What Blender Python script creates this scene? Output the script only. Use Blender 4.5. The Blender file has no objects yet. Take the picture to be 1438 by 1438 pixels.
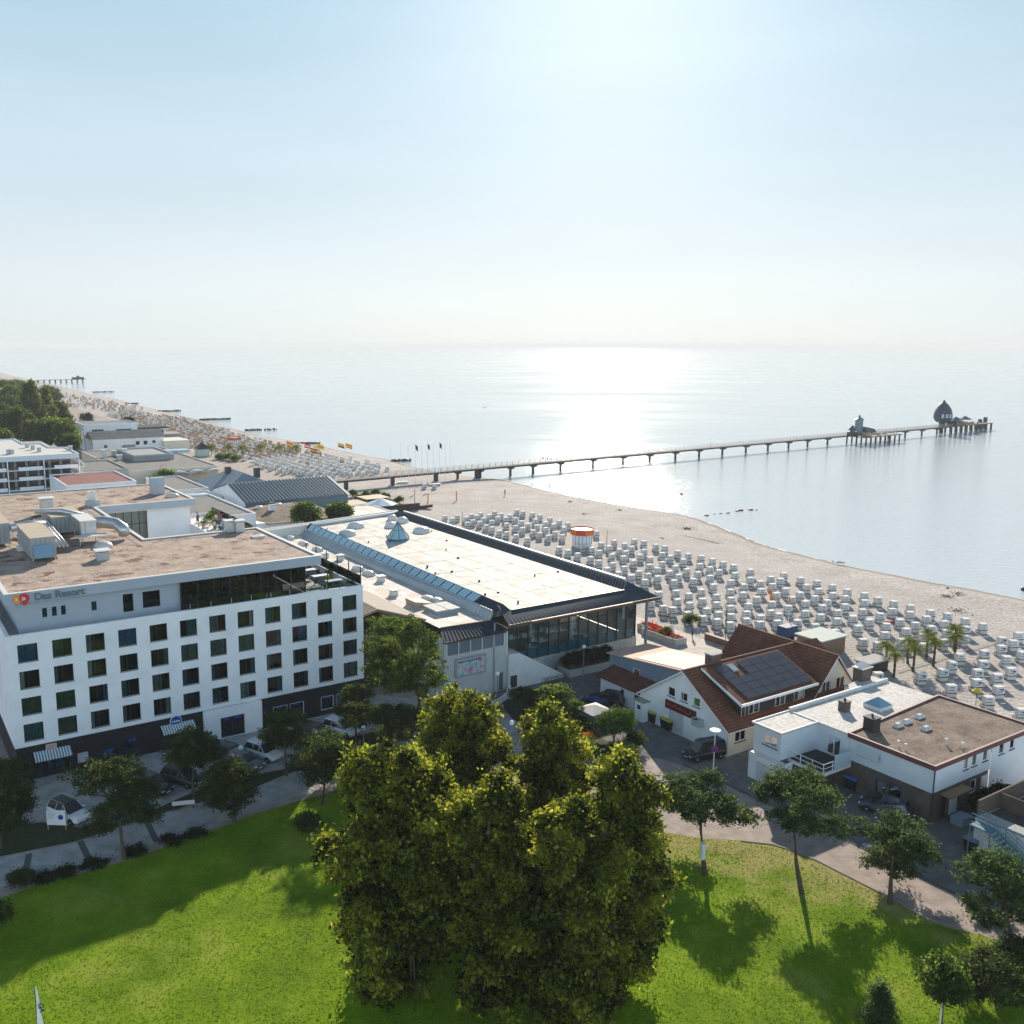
import bpy, bmesh, math, random
import numpy as np
from mathutils import Vector, Matrix
PI = math.pi
rad = math.radians
SC = bpy.context.scene
COL = SC.collection

# ------------------------------------------------------------------ camera
FPX, CX, CY, CAM_H, ROLL, HY, PXW = 1330., 640., 719., 42., 0.0028, 485., 1438.
TILT = math.atan((CY - HY) / FPX)
cam = bpy.data.cameras.new('camera')
cam.sensor_width = 36.
cam.lens = 36. * FPX / PXW
cam.shift_x = (PXW / 2 - CX) / PXW
cam.clip_start = 0.5
cam.clip_end = 120000.
camo = bpy.data.objects.new('camera', cam)
COL.objects.link(camo)
r0 = Vector((1, 0, 0)); u0_ = Vector((0, math.sin(TILT), math.cos(TILT))); f0 = Vector((0, math.cos(TILT), -math.sin(TILT)))
cr = r0 * math.cos(ROLL) + u0_ * math.sin(ROLL)
cu = u0_ * math.cos(ROLL) - r0 * math.sin(ROLL)
camo.matrix_world = Matrix(((cr.x, cu.x, -f0.x, 0), (cr.y, cu.y, -f0.y, 0), (cr.z, cu.z, -f0.z, CAM_H), (0, 0, 0, 1)))
SC.camera = camo

# ------------------------------------------------------------------ sky, sun, exposure
SUN_AZ, SUN_EL = 8.8, 23.0          # azimuth clockwise from +Y
sd_ = (math.sin(rad(SUN_AZ)) * math.cos(rad(SUN_EL)), math.cos(rad(SUN_AZ)) * math.cos(rad(SUN_EL)), math.sin(rad(SUN_EL)))
w = bpy.data.worlds.new('World'); SC.world = w; w.use_nodes = True
nt = w.node_tree; nt.nodes.clear()
sky = nt.nodes.new('ShaderNodeTexSky'); sky.sky_type = 'NISHITA'; sky.sun_disc = False
sky.sun_elevation = rad(SUN_EL); sky.sun_rotation = rad(SUN_AZ)
sky.altitude = 40; sky.air_density = 1.0; sky.dust_density = 1.0; sky.ozone_density = 1.6
bg = nt.nodes.new('ShaderNodeBackground'); bg.inputs['Strength'].default_value = 0.1
wo = nt.nodes.new('ShaderNodeOutputWorld')
# thin high veil of cloud over the whole sky: paler towards the horizon
tcw = nt.nodes.new('ShaderNodeTexCoord'); sxw = nt.nodes.new('ShaderNodeSeparateXYZ'); nt.links.new(tcw.outputs['Generated'], sxw.inputs[0])
vr = nt.nodes.new('ShaderNodeValToRGB'); ve = vr.color_ramp.elements
ve[0].position = 0.0; ve[0].color = (.425, .468, .495, 1); ve[1].position = 1.0; ve[1].color = (.03, .05, .09, 1)
for p_, c_ in ((.06, (.425, .465, .49, 1)), (.2, (.345, .425, .475, 1)), (.33, (.25, .365, .44, 1)), (.5, (.05, .09, .14, 1))): q_ = ve.new(p_); q_.color = c_
nt.links.new(sxw.outputs[2], vr.inputs['Fac'])
mpw = nt.nodes.new('ShaderNodeMapping'); mpw.inputs['Scale'].default_value = (1.1, 1.1, 9.); mpw.inputs['Rotation'].default_value = (.05, .12, 0); nt.links.new(tcw.outputs['Generated'], mpw.inputs[0])
nzw = nt.nodes.new('ShaderNodeTexNoise'); nzw.inputs['Scale'].default_value = 1.6; nzw.inputs['Detail'].default_value = 5; nt.links.new(mpw.outputs[0], nzw.inputs['Vector'])
mrw = nt.nodes.new('ShaderNodeMapRange'); mrw.inputs['From Min'].default_value = .3; mrw.inputs['From Max'].default_value = .7; mrw.inputs['To Min'].default_value = 9.4; mrw.inputs['To Max'].default_value = 10.15; nt.links.new(nzw.outputs['Fac'], mrw.inputs['Value'])
vm = nt.nodes.new('ShaderNodeVectorMath'); vm.operation = 'SCALE'; nt.links.new(vr.outputs[0], vm.inputs[0]); nt.links.new(mrw.outputs[0], vm.inputs['Scale'])
sm_w = nt.nodes.new('ShaderNodeVectorMath'); sm_w.operation = 'SCALE'; sm_w.inputs['Scale'].default_value = .06; nt.links.new(sky.outputs[0], sm_w.inputs[0])
ad_w = nt.nodes.new('ShaderNodeVectorMath'); ad_w.operation = 'ADD'; nt.links.new(vm.outputs[0], ad_w.inputs[0]); tn_w = nt.nodes.new('ShaderNodeVectorMath'); tn_w.operation = 'MULTIPLY'; tn_w.inputs[1].default_value = (.76, .93, 1.12); nt.links.new(sm_w.outputs[0], tn_w.inputs[0]); nt.links.new(tn_w.outputs[0], ad_w.inputs[1])
# sky behind the camera scaled up, an added boost for the shaded facades
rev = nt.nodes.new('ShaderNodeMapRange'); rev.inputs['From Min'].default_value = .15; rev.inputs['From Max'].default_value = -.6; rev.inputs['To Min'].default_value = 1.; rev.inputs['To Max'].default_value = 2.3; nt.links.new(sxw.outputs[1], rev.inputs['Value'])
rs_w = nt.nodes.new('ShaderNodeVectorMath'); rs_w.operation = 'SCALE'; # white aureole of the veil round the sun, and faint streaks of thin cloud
dtw = nt.nodes.new('ShaderNodeVectorMath'); dtw.operation = 'DOT_PRODUCT'; dtw.inputs[1].default_value = tuple(sd_); nt.links.new(tcw.outputs['Generated'], dtw.inputs[0])
clw = nt.nodes.new('ShaderNodeMath'); clw.operation = 'MAXIMUM'; clw.inputs[1].default_value = 0; nt.links.new(dtw.outputs['Value'], clw.inputs[0])
pww = nt.nodes.new('ShaderNodeMath'); pww.operation = 'POWER'; pww.inputs[1].default_value = 60; nt.links.new(clw.outputs[0], pww.inputs[0])
glw = nt.nodes.new('ShaderNodeVectorMath'); glw.operation = 'SCALE'; glw.inputs[0].default_value = (1.7, 1.22, 1.16); nt.links.new(pww.outputs[0], glw.inputs['Scale'])
ad2 = nt.nodes.new('ShaderNodeVectorMath'); ad2.operation = 'ADD'; nt.links.new(ad_w.outputs[0], ad2.inputs[0]); nt.links.new(glw.outputs[0], ad2.inputs[1])
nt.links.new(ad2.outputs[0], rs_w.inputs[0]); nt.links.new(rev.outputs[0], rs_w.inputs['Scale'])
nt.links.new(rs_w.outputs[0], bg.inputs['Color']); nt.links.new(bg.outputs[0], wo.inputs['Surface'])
sl = bpy.data.lights.new('sun', 'SUN'); sl.energy = 4.2; sl.angle = rad(0.6); sl.color = (1.0, 0.90, 0.76)
so = bpy.data.objects.new('sun', sl); COL.objects.link(so)
sd = Vector((math.sin(rad(SUN_AZ)) * math.cos(rad(SUN_EL)), math.cos(rad(SUN_AZ)) * math.cos(rad(SUN_EL)), math.sin(rad(SUN_EL))))
so.rotation_euler = sd.to_track_quat('Z', 'Y').to_euler()
vs = SC.view_settings
SC.display_settings.display_device = 'sRGB'
vs.view_transform = 'Standard'; vs.look = 'None'; vs.gamma = 1.0; vs.use_curve_mapping = False
vs.exposure = 0.75
SC.render.engine = 'CYCLES'
cy = SC.cycles
cy.max_bounces = 6; cy.diffuse_bounces = 3; cy.glossy_bounces = 3; cy.transmission_bounces = 4; cy.transparent_max_bounces = 12
cy.volume_bounces = 0; cy.caustics_reflective = False; cy.caustics_refractive = False
cy.sample_clamp_indirect = 4.0
cy.use_denoising = True

# ------------------------------------------------------------------ measuring helpers (photo pixel -> point at height z)
def ray(px, py):
    dx, dy = px - CX, py - CY
    c, s = math.cos(ROLL), math.sin(ROLL)
    x, y = dx * c + dy * s, -dx * s + dy * c
    X, Z = x / FPX, -y / FPX
    return (X, math.cos(TILT) + Z * math.sin(TILT), Z * math.cos(TILT) - math.sin(TILT))
def G(px, py, z=0.):
    r = ray(px, py); k = (z - CAM_H) / r[2]
    return (r[0] * k, r[1] * k, z)
def zat(px, py, x, y):
    r = ray(px, py); k = math.hypot(x, y) / math.hypot(r[0], r[1]); return CAM_H + r[2] * k
# the town grid: u along the hotel front, v away from the camera
OX, OY, TA = -42.45, 85.99, rad(32.4)
ca, sa = math.cos(TA), math.sin(TA)
def W(u, v, z=0.): return (OX + u * ca - v * sa, OY + u * sa + v * ca, z)
def UV(p): dx, dy = p[0] - OX, p[1] - OY; return (dx * ca + dy * sa, -dx * sa + dy * ca)
def GUV(px, py, z=0.): return UV(G(px, py, z))

# ------------------------------------------------------------------ mesh builder
class MB:
    def __init__(s): s.v = []; s.f = []; s.m = []; s.k = 0
    def add(s, vs_, fs):
        b = len(s.v); s.v += [tuple(p) for p in vs_]
        for f in fs: s.f.append([b + i for i in f]); s.m.append(s.k)
        return s
    def poly(s, pts): return s.add(pts, [list(range(len(pts)))])
    def box(s, x0, x1, y0, y1, z0, z1):
        return s.add([(x0, y0, z0), (x1, y0, z0), (x1, y1, z0), (x0, y1, z0), (x0, y0, z1), (x1, y0, z1), (x1, y1, z1), (x0, y1, z1)],
                     [(0, 3, 2, 1), (4, 5, 6, 7), (0, 1, 5, 4), (1, 2, 6, 5), (2, 3, 7, 6), (3, 0, 4, 7)])
    def loft(s, loops, cap0=True, cap1=True):
        n = len(loops[0]); b = len(s.v)
        for l in loops: s.v += [tuple(p) for p in l]
        for i in range(len(loops) - 1):
            for j in range(n):
                a = b + i * n; k = (j + 1) % n
                s.f.append([a + j, a + k, a + n + k, a + n + j]); s.m.append(s.k)
        if cap0: s.f.append([b + j for j in range(n)][::-1]); s.m.append(s.k)
        if cap1: s.f.append([b + (len(loops) - 1) * n + j for j in range(n)]); s.m.append(s.k)
        return s
    def prism(s, pts, z0, z1): return s.loft([[(p[0], p[1], z0) for p in pts], [(p[0], p[1], z1) for p in pts]])
    def ext(s, prof, axis, a0, a1):
        # profile of 2-D points extruded along an axis: axis 'x' -> profile is (y,z); axis 'y' -> profile is (x,z)
        if axis == 'x': return s.loft([[(a0, p[0], p[1]) for p in prof], [(a1, p[0], p[1]) for p in prof]])
        return s.loft([[(p[0], a0, p[1]) for p in prof], [(p[0], a1, p[1]) for p in prof]])
    def cyl(s, x, y, z0, z1, r, r2=None, n=10):
        r2 = r if r2 is None else r2
        return s.loft([[(x + q * math.cos(2 * PI * i / n), y + q * math.sin(2 * PI * i / n), z) for i in range(n)] for q, z in ((r, z0), (r2, z1))])
    def lathe(s, x, y, prof, n=14):
        return s.loft([[(x + q * math.cos(2 * PI * i / n), y + q * math.sin(2 * PI * i / n), z) for i in range(n)] for q, z in prof])
    def tube(s, pts, rs, n=6):
        pts = [Vector(p) for p in pts]
        if not isinstance(rs, (list, tuple)): rs = [rs] * len(pts)
        loops = []
        for i, p in enumerate(pts):
            d = (pts[min(i + 1, len(pts) - 1)] - pts[max(i - 1, 0)]).normalized()
            a = d.cross(Vector((0, 0, 1)) if abs(d.z) < .9 else Vector((1, 0, 0))).normalized(); b = d.cross(a)
            loops.append([tuple(p + (a * math.cos(2 * PI * j / n) + b * math.sin(2 * PI * j / n)) * rs[i]) for j in range(n)])
        return s.loft(loops)
    def ball(s, c, r, n=10, rz=None):
        rz = rz or r
        return s.lathe(c[0], c[1], [(max(r * math.sin(PI * i / 8), 1e-3), c[2] - rz * math.cos(PI * i / 8)) for i in range(9)], n)
    def wall(s, P, a0, a1, z0, z1, holes=(), dep=.2):
        # flat wall with real openings and reveals; P(a, d, z) maps to a point
        A = sorted({a0, a1, *[h[0] for h in holes], *[h[1] for h in holes]}); Z = sorted({z0, z1, *[h[2] for h in holes], *[h[3] for h in holes]})
        for i in range(len(A) - 1):
            for j in range(len(Z) - 1):
                m, q = (A[i] + A[i + 1]) / 2, (Z[j] + Z[j + 1]) / 2
                if any(h[0] < m < h[1] and h[2] < q < h[3] for h in holes): continue
                s.poly([P(A[i], 0, Z[j]), P(A[i + 1], 0, Z[j]), P(A[i + 1], 0, Z[j + 1]), P(A[i], 0, Z[j + 1])])
        for b0, b1, c0, c1 in holes:
            s.poly([P(b0, 0, c0), P(b1, 0, c0), P(b1, dep, c0), P(b0, dep, c0)]); s.poly([P(b0, 0, c1), P(b1, 0, c1), P(b1, dep, c1), P(b0, dep, c1)])
            s.poly([P(b0, 0, c0), P(b0, 0, c1), P(b0, dep, c1), P(b0, dep, c0)]); s.poly([P(b1, 0, c0), P(b1, 0, c1), P(b1, dep, c1), P(b1, dep, c0)])
        return s
    def rim(s, loop, wd, z0, z1):
        n = len(loop); ar = sum(loop[i][0] * loop[(i + 1) % n][1] - loop[(i + 1) % n][0] * loop[i][1] for i in range(n))
        sg = 1 if ar > 0 else -1; ins = []
        for i in range(n):
            a, b, c = Vector(loop[i - 1]), Vector(loop[i]), Vector(loop[(i + 1) % n])
            d1, d2 = (b - a).normalized(), (c - b).normalized()
            n1, n2 = Vector((-d1.y, d1.x)) * sg, Vector((-d2.y, d2.x)) * sg
            m = (n1 + n2); m = m / max(m.dot(n1), .2); ins.append(b + m * wd)
        for i in range(n):
            j = (i + 1) % n
            s.prism([loop[i], loop[j], tuple(ins[j]), tuple(ins[i])], z0, z1)
        return s
    def mesh(s, name, mats):
        me = bpy.data.meshes.new(name); me.from_pydata(s.v, [], s.f)
        if not isinstance(mats, (list, tuple)): mats = [mats]
        for m in mats: me.materials.append(m)
        if any(s.m): me.polygons.foreach_set('material_index', s.m)
        me.validate(); me.update(); return me
    def obj(s, name, mats, parent=None, loc=(0, 0, 0), rz=0.):
        return link(name, s.mesh(name, mats), parent, loc, rz)
def link(name, me, parent=None, loc=(0, 0, 0), rz=0.):
    o = bpy.data.objects.new(name, me); COL.objects.link(o); o.parent = parent
    o.location = loc; o.rotation_euler = (0, 0, rz); return o
def tag(o, label, cat, group=None, kind=None):
    if label: o['label'] = label
    if cat: o['category'] = cat
    if group: o['group'] = group
    if kind: o['kind'] = kind
    return o
def thing(name, label, cat, loc, rz=0., group=None):
    return tag(link(name, None, None, loc, rz), label, cat, group)
def town(name, label, cat, u, v, z=0., group=None): return thing(name, label, cat, W(u, v, z), TA, group)
def struct(o): o['kind'] = 'structure'; return o
def copy_tree(o, parent=None):
    c = o.copy(); COL.objects.link(c); c.parent = parent
    for ch in o.children: copy_tree(ch, c)
    return c
def smooth(o):
    o.data.polygons.foreach_set('use_smooth', [True] * len(o.data.polygons)); return o
PX_ = lambda y: (lambda a, d, z: (a, y + d, z))        # wall facing -y
PY_ = lambda x: (lambda a, d, z: (x + d, a, z))        # wall facing -x
PXr = lambda x: (lambda a, d, z: (x - d, a, z))        # wall facing +x
def text(name, s, size, m, parent, loc, rot, depth=.02, align='LEFT', bold=False):
    cu_ = bpy.data.curves.new(name, 'FONT'); cu_.body = s; cu_.size = size; cu_.extrude = depth; cu_.align_x = align
    if bold: cu_.offset = size * .025
    t = bpy.data.objects.new(name, cu_); COL.objects.link(t)
    dg = bpy.context.evaluated_depsgraph_get(); me = bpy.data.meshes.new_from_object(t.evaluated_get(dg))
    bpy.data.objects.remove(t)
    me.materials.clear(); me.materials.append(m)
    o = link(name, me, parent, loc); o.rotation_euler = rot; return o

# ------------------------------------------------------------------ materials
def M(name, col, rough=.8, var=.12, scale=2., col2=None, bump=0., bscale=None, metal=0., spec=.4, fine=0., blot=None, sheen=0.):
    m = bpy.data.materials.new(name); m.use_nodes = True; t = m.node_tree; N = t.nodes; L = t.links
    b = N['Principled BSDF']; b.inputs['Roughness'].default_value = rough; b.inputs['Metallic'].default_value = metal
    b.inputs['Specular IOR Level'].default_value = spec
    tc = N.new('ShaderNodeTexCoord')
    c1 = tuple(c * (1 - var) for c in col) + (1,); c2 = tuple(min(1, c * (1 + var)) for c in (col2 or col)) + (1,)
    n1 = N.new('ShaderNodeTexNoise'); n1.inputs['Scale'].default_value = scale; n1.inputs['Detail'].default_value = 6; n1.inputs['Roughness'].default_value = .65
    L.new(tc.outputs['Object'], n1.inputs['Vector'])
    rp = N.new('ShaderNodeValToRGB'); rp.color_ramp.elements[0].position = .32; rp.color_ramp.elements[1].position = .68
    rp.color_ramp.elements[0].color = c1; rp.color_ramp.elements[1].color = c2
    L.new(n1.outputs['Fac'], rp.inputs['Fac']); out = rp.outputs['Color']
    if fine:
        n2 = N.new('ShaderNodeTexNoise'); n2.inputs['Scale'].default_value = fine; n2.inputs['Detail'].default_value = 3
        L.new(tc.outputs['Object'], n2.inputs['Vector'])
        mx = N.new('ShaderNodeMix'); mx.data_type = 'RGBA'; mx.blend_type = 'OVERLAY'; mx.inputs['Factor'].default_value = .8
        L.new(out, mx.inputs[6]); L.new(n2.outputs['Fac'], mx.inputs[7]); out = mx.outputs[2]
    if blot:   # (scale, threshold, softness, colour)
        n3 = N.new('ShaderNodeTexNoise'); n3.inputs['Scale'].default_value = blot[0]; n3.inputs['Detail'].default_value = 7; n3.inputs['Roughness'].default_value = .7
        L.new(tc.outputs['Object'], n3.inputs['Vector'])
        r3 = N.new('ShaderNodeValToRGB'); r3.color_ramp.elements[0].position = blot[1]; r3.color_ramp.elements[1].position = blot[1] + blot[2]
        L.new(n3.outputs['Fac'], r3.inputs['Fac'])
        mx = N.new('ShaderNodeMix'); mx.data_type = 'RGBA'; mx.inputs[7].default_value = tuple(blot[3]) + (1,)
        L.new(r3.outputs['Color'], mx.inputs['Factor']); L.new(out, mx.inputs[6]); out = mx.outputs[2]
    L.new(out, b.inputs['Base Color'])
    if bump:
        nb = N.new('ShaderNodeTexNoise'); nb.inputs['Scale'].default_value = bscale or scale * 5; nb.inputs['Detail'].default_value = 5
        L.new(tc.outputs['Object'], nb.inputs['Vector'])
        bp = N.new('ShaderNodeBump'); bp.inputs['Strength'].default_value = bump; bp.inputs['Distance'].default_value = .05
        L.new(nb.outputs['Fac'], bp.inputs['Height']); L.new(bp.outputs['Normal'], b.inputs['Normal'])
    return m
def brick(name, c1, c2, mortar, bw, bh, msz=.012, rough=.8, bump=.4, vec='xz', scale=1., offs=.5):
    m = bpy.data.materials.new(name); m.use_nodes = True; t = m.node_tree; N = t.nodes; L = t.links
    b = N['Principled BSDF']; b.inputs['Roughness'].default_value = rough; b.inputs['Specular IOR Level'].default_value = .3
    tc = N.new('ShaderNodeTexCoord'); sp = N.new('ShaderNodeSeparateXYZ'); cb = N.new('ShaderNodeCombineXYZ')
    L.new(tc.outputs['Object'], sp.inputs[0])
    if vec == 'wall':
        ad = N.new('ShaderNodeMath'); L.new(sp.outputs[0], ad.inputs[0]); L.new(sp.outputs[1], ad.inputs[1]); L.new(ad.outputs[0], cb.inputs[0]); L.new(sp.outputs[2], cb.inputs[1])
    else:
        ix = {'x': 0, 'y': 1, 'z': 2}; L.new(sp.outputs[ix[vec[0]]], cb.inputs[0]); L.new(sp.outputs[ix[vec[1]]], cb.inputs[1])
    br = N.new('ShaderNodeTexBrick'); L.new(cb.outputs[0], br.inputs['Vector'])
    br.inputs['Color1'].default_value = (*c1, 1); br.inputs['Color2'].default_value = (*c2, 1); br.inputs['Mortar'].default_value = (*mortar, 1)
    br.inputs['Scale'].default_value = scale; br.inputs['Mortar Size'].default_value = msz; br.inputs['Brick Width'].default_value = bw; br.inputs['Row Height'].default_value = bh; br.offset = offs
    nz = N.new('ShaderNodeTexNoise'); nz.inputs['Scale'].default_value = .8; nz.inputs['Detail'].default_value = 6; L.new(tc.outputs['Object'], nz.inputs['Vector'])
    mx = N.new('ShaderNodeMix'); mx.data_type = 'RGBA'; mx.blend_type = 'OVERLAY'; mx.inputs['Factor'].default_value = .6
    L.new(br.outputs['Color'], mx.inputs[6]); L.new(nz.outputs['Fac'], mx.inputs[7]); L.new(mx.outputs[2], b.inputs['Base Color'])
    bp = N.new('ShaderNodeBump'); bp.invert = True; bp.inputs['Strength'].default_value = bump; bp.inputs['Distance'].default_value = .03
    L.new(br.outputs['Fac'], bp.inputs['Height']); L.new(bp.outputs['Normal'], b.inputs['Normal'])
    return m
def glass(name, tint=(.5, .6, .6), clear=.55, rough=.02):
    m = bpy.data.materials.new(name); m.use_nodes = True; t = m.node_tree; N = t.nodes; L = t.links; N.clear()
    o = N.new('ShaderNodeOutputMaterial'); g = N.new('ShaderNodeBsdfGlossy'); g.inputs['Roughness'].default_value = rough; g.inputs['Color'].default_value = (.9, .95, 1, 1)
    tr = N.new('ShaderNodeBsdfTransparent'); tr.inputs['Color'].default_value = (*[c * clear for c in tint], 1)
    fr = N.new('ShaderNodeFresnel'); fr.inputs['IOR'].default_value = 1.6
    mx = N.new('ShaderNodeMixShader'); L.new(fr.outputs[0], mx.inputs[0]); L.new(tr.outputs[0], mx.inputs[1]); L.new(g.outputs[0], mx.inputs[2]); L.new(mx.outputs[0], o.inputs[0])
    return m
def leafmat(name, c1, c2, trans=.35, scale=.6, c3=None, tv=1.5):
    m = bpy.data.materials.new(name); m.use_nodes = True; t = m.node_tree; N = t.nodes; L = t.links; N.clear()
    o = N.new('ShaderNodeOutputMaterial'); tc = N.new('ShaderNodeTexCoord')
    n1 = N.new('ShaderNodeTexNoise'); n1.inputs['Scale'].default_value = scale; n1.inputs['Detail'].default_value = 4; L.new(tc.outputs['Object'], n1.inputs['Vector'])
    n2 = N.new('ShaderNodeTexWhiteNoise'); geo = N.new('ShaderNodeNewGeometry'); n2.noise_dimensions = '1D'; L.new(geo.outputs['Random Per Island'], n2.inputs['W'])
    ad = N.new('ShaderNodeMath'); ad.operation = 'MULTIPLY_ADD'; ad.inputs[1].default_value = .45; L.new(n2.outputs['Value'], ad.inputs[0])
    sb = N.new('ShaderNodeMath'); sb.operation = 'MULTIPLY_ADD'; sb.inputs[1].default_value = 1.6; sb.inputs[2].default_value = -.52; L.new(n1.outputs['Fac'], sb.inputs[0]); L.new(sb.outputs[0], ad.inputs[2])
    rp = N.new('ShaderNodeValToRGB'); e = rp.color_ramp.elements; e[0].position = .25; e[1].position = .85; e[0].color = (*c1, 1); e[1].color = (*c2, 1)
    if c3: x = e.new(1.0); x.color = (*c3, 1); e[1].position = .7
    L.new(ad.outputs[0], rp.inputs['Fac'])
    d = N.new('ShaderNodeBsdfDiffuse'); L.new(rp.outputs[0], d.inputs['Color'])
    hs = N.new('ShaderNodeHueSaturation'); hs.inputs['Hue'].default_value = .48; hs.inputs['Value'].default_value = tv; L.new(rp.outputs[0], hs.inputs['Color'])
    tl = N.new('ShaderNodeBsdfTranslucent'); L.new(hs.outputs[0], tl.inputs['Color'])
    gl = N.new('ShaderNodeBsdfGlossy'); gl.inputs['Roughness'].default_value = .45; gl.inputs['Color'].default_value = (.6, .65, .6, 1)
    m1 = N.new('ShaderNodeMixShader'); m1.inputs[0].default_value = trans; L.new(d.outputs[0], m1.inputs[1]); L.new(tl.outputs[0], m1.inputs[2])
    m2 = N.new('ShaderNodeMixShader'); m2.inputs[0].default_value = .015; L.new(m1.outputs[0], m2.inputs[1]); L.new(gl.outputs[0], m2.inputs[2]); L.new(m2.outputs[0], o.inputs[0])
    return m
white = M('white_render', (.84, .85, .86), .85, .04, .5, bump=.05, bscale=30, fine=.35, blot=(.9, .68, .12, (.66, .66, .64)))
white_dirty = M('weathered_white_render', (.70, .70, .68), .85, .08, .8, blot=(.7, .6, .2, (.5, .48, .44)))
cream = M('cream_render', (.72, .66, .54), .85, .05, .7)
concrete = M('concrete', (.42, .42, .40), .85, .12, .9, fine=9.)
greypaint = M('grey_painted_metal', (.42, .44, .46), .5, .05, .5)
capm = M('pale_metal_capping', (.72, .70, .66), .5, .05, 1.)
charcoal = brick('charcoal_cladding', (.016, .018, .021), (.022, .024, .026), (.009, .009, .01), 1.2, .3, .01, .5, .2, 'wall')
darkmetal = M('dark_metal', (.04, .045, .05), .4, .1, 1.)
black = M('black_plastic', (.015, .015, .017), .5, .1, 2.)
rubber = M('rubber', (.02, .02, .02), .8, .1, 4.)
steel = M('galvanised_steel', (.55, .57, .58), .35, .12, 1.5, metal=.6)
steelblue = M('blue_grey_metal', (.16, .22, .27), .45, .12, .6)
gravel = M('roof_gravel', (.33, .24, .19), .95, .18, .5, col2=(.44, .34, .27), bump=.8, bscale=7, fine=5., blot=(.42, .565, .03, (.15, .07, .05)))
membrane = M('white_roof_membrane', (.56, .51, .455), .75, .05, .35, col2=(.60, .56, .51), fine=.5, blot=(.28, .63, .03, (.30, .21, .15)))
membrane2 = M('pale_bitumen_roof', (.60, .57, .53), .8, .08, .6, fine=3.)
bitumen = M('brown_bitumen_roof', (.17, .12, .09), .95, .25, .5, col2=(.24, .18, .14), bump=.3, bscale=10, fine=5., blot=(.4, .62, .06, (.08, .07, .04)))
bitgrey = M('grey_bitumen_roof', (.20, .19, .18), .95, .2, .4, fine=4.)
seam = M('standing_seam_zinc', (.040, .060, .078), .7, .15, .4, spec=.1)
seamlight = M('pale_zinc_cladding', (.34, .40, .44), .4, .1, .5, metal=.3)
tealm = M('teal_roof_metal', (.03, .17, .25), .45, .1, .5)
tile_x = brick('brown_roof_tiles', (.24, .095, .055), (.18, .07, .042), (.06, .026, .018), .24, .3, .02, .75, .8, 'xy')
tile_y = brick('brown_roof_tiles_side', (.24, .095, .055), (.18, .07, .042), (.06, .026, .018), .24, .3, .02, .75, .8, 'yx')
tile_red = brick('red_roof_tiles', (.30, .09, .05), (.24, .075, .04), (.09, .03, .02), .24, .28, .02, .75, .8, 'xy')
brickm = brick('dark_brown_brick', (.12, .09, .075), (.09, .065, .055), (.16, .14, .12), .25, .075, .012, .85, .3, 'wall')
brickred = brick('red_brick', (.28, .13, .08), (.22, .10, .06), (.2, .17, .14), .25, .075, .012, .85, .3, 'wall')
woodm = M('weathered_timber', (.20, .12, .075), .75, .2, 3., col2=(.28, .18, .11))
woodpale = M('pale_timber', (.45, .33, .2), .7, .15, 3.)
woodgrey = M('grey_timber', (.30, .27, .24), .85, .2, 2.)
winglass = glass('window_glass', (.6, .72, .72), .8)
hallglass = glass('hall_glass', (.82, .93, .95), .97)
clearglass = glass('clear_glass', (.85, .95, .93), .9)
room = M('dark_room', (.035, .04, .042), .9, .3, .8)
curt = [M('curtain_%s' % n, tuple(q * 2.0 for q in c), .9, .25, 2.) for n, c in (('teal', (.04, .14, .15)), ('blue', (.03, .13, .24)), ('grey', (.16, .17, .17)), ('green', (.06, .11, .07)), ('pale', (.3, .33, .34)))]
winframe = M('dark_window_frame', (.03, .035, .04), .4, .05, 1.)
whiteframe = M('white_window_frame', (.8, .8, .8), .4, .03, 1.)
globe = M('white_globe', (.85, .85, .82), .3, .02, 1.)
bluem = M('blue_sign', (.01, .07, .34), .4, .05, 1.)
wht = M('white_paint', (.82, .82, .82), .4, .02, 1.)
redm = M('red_paint', (.45, .03, .03), .5, .1, 1.)
orange = M('orange_paint', (.75, .22, .02), .5, .1, 1.)
yellowg = M('yellow_green_lid', (.42, .42, .05), .5, .1, 2.)
bluelid = M('blue_lid', (.02, .16, .5), .4, .1, 2.)
terracotta = M('terracotta', (.5, .24, .15), .8, .1, 1.)
barkm = M('bark', (.10, .07, .05), .9, .25, 4., bump=.5)
barkp = M('pine_bark', (.095, .068, .05), .9, .25, 4., bump=.5)
linden = leafmat('linden_leaves', (.010, .020, .004), (.17, .205, .018), .56, .5, (.46, .45, .075), 2.6)
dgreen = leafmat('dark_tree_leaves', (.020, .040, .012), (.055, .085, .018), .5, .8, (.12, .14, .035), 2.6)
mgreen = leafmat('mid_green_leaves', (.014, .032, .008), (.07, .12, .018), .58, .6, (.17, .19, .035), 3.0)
pinem = leafmat('pine_needles', (.022, .046, .018), (.055, .095, .026), .45, .9, (.12, .15, .04), 2.6)
hedgem = leafmat('hedge_leaves', (.010, .024, .010), (.026, .045, .014), .25, 1.2)
brightm = leafmat('bright_shrub_leaves', (.05, .11, .02), (.12, .22, .03), .4, 1.5)
palmm = leafmat('palm_fronds', (.06, .10, .015), (.20, .24, .03), .5, 1., (.32, .30, .05), 2.)
flower_o = leafmat('orange_flowers', (.6, .2, .02), (.8, .4, .03), .3, 2.)
flower_r = leafmat('red_flowers', (.5, .06, .02), (.7, .15, .03), .3, 2.)

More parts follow.
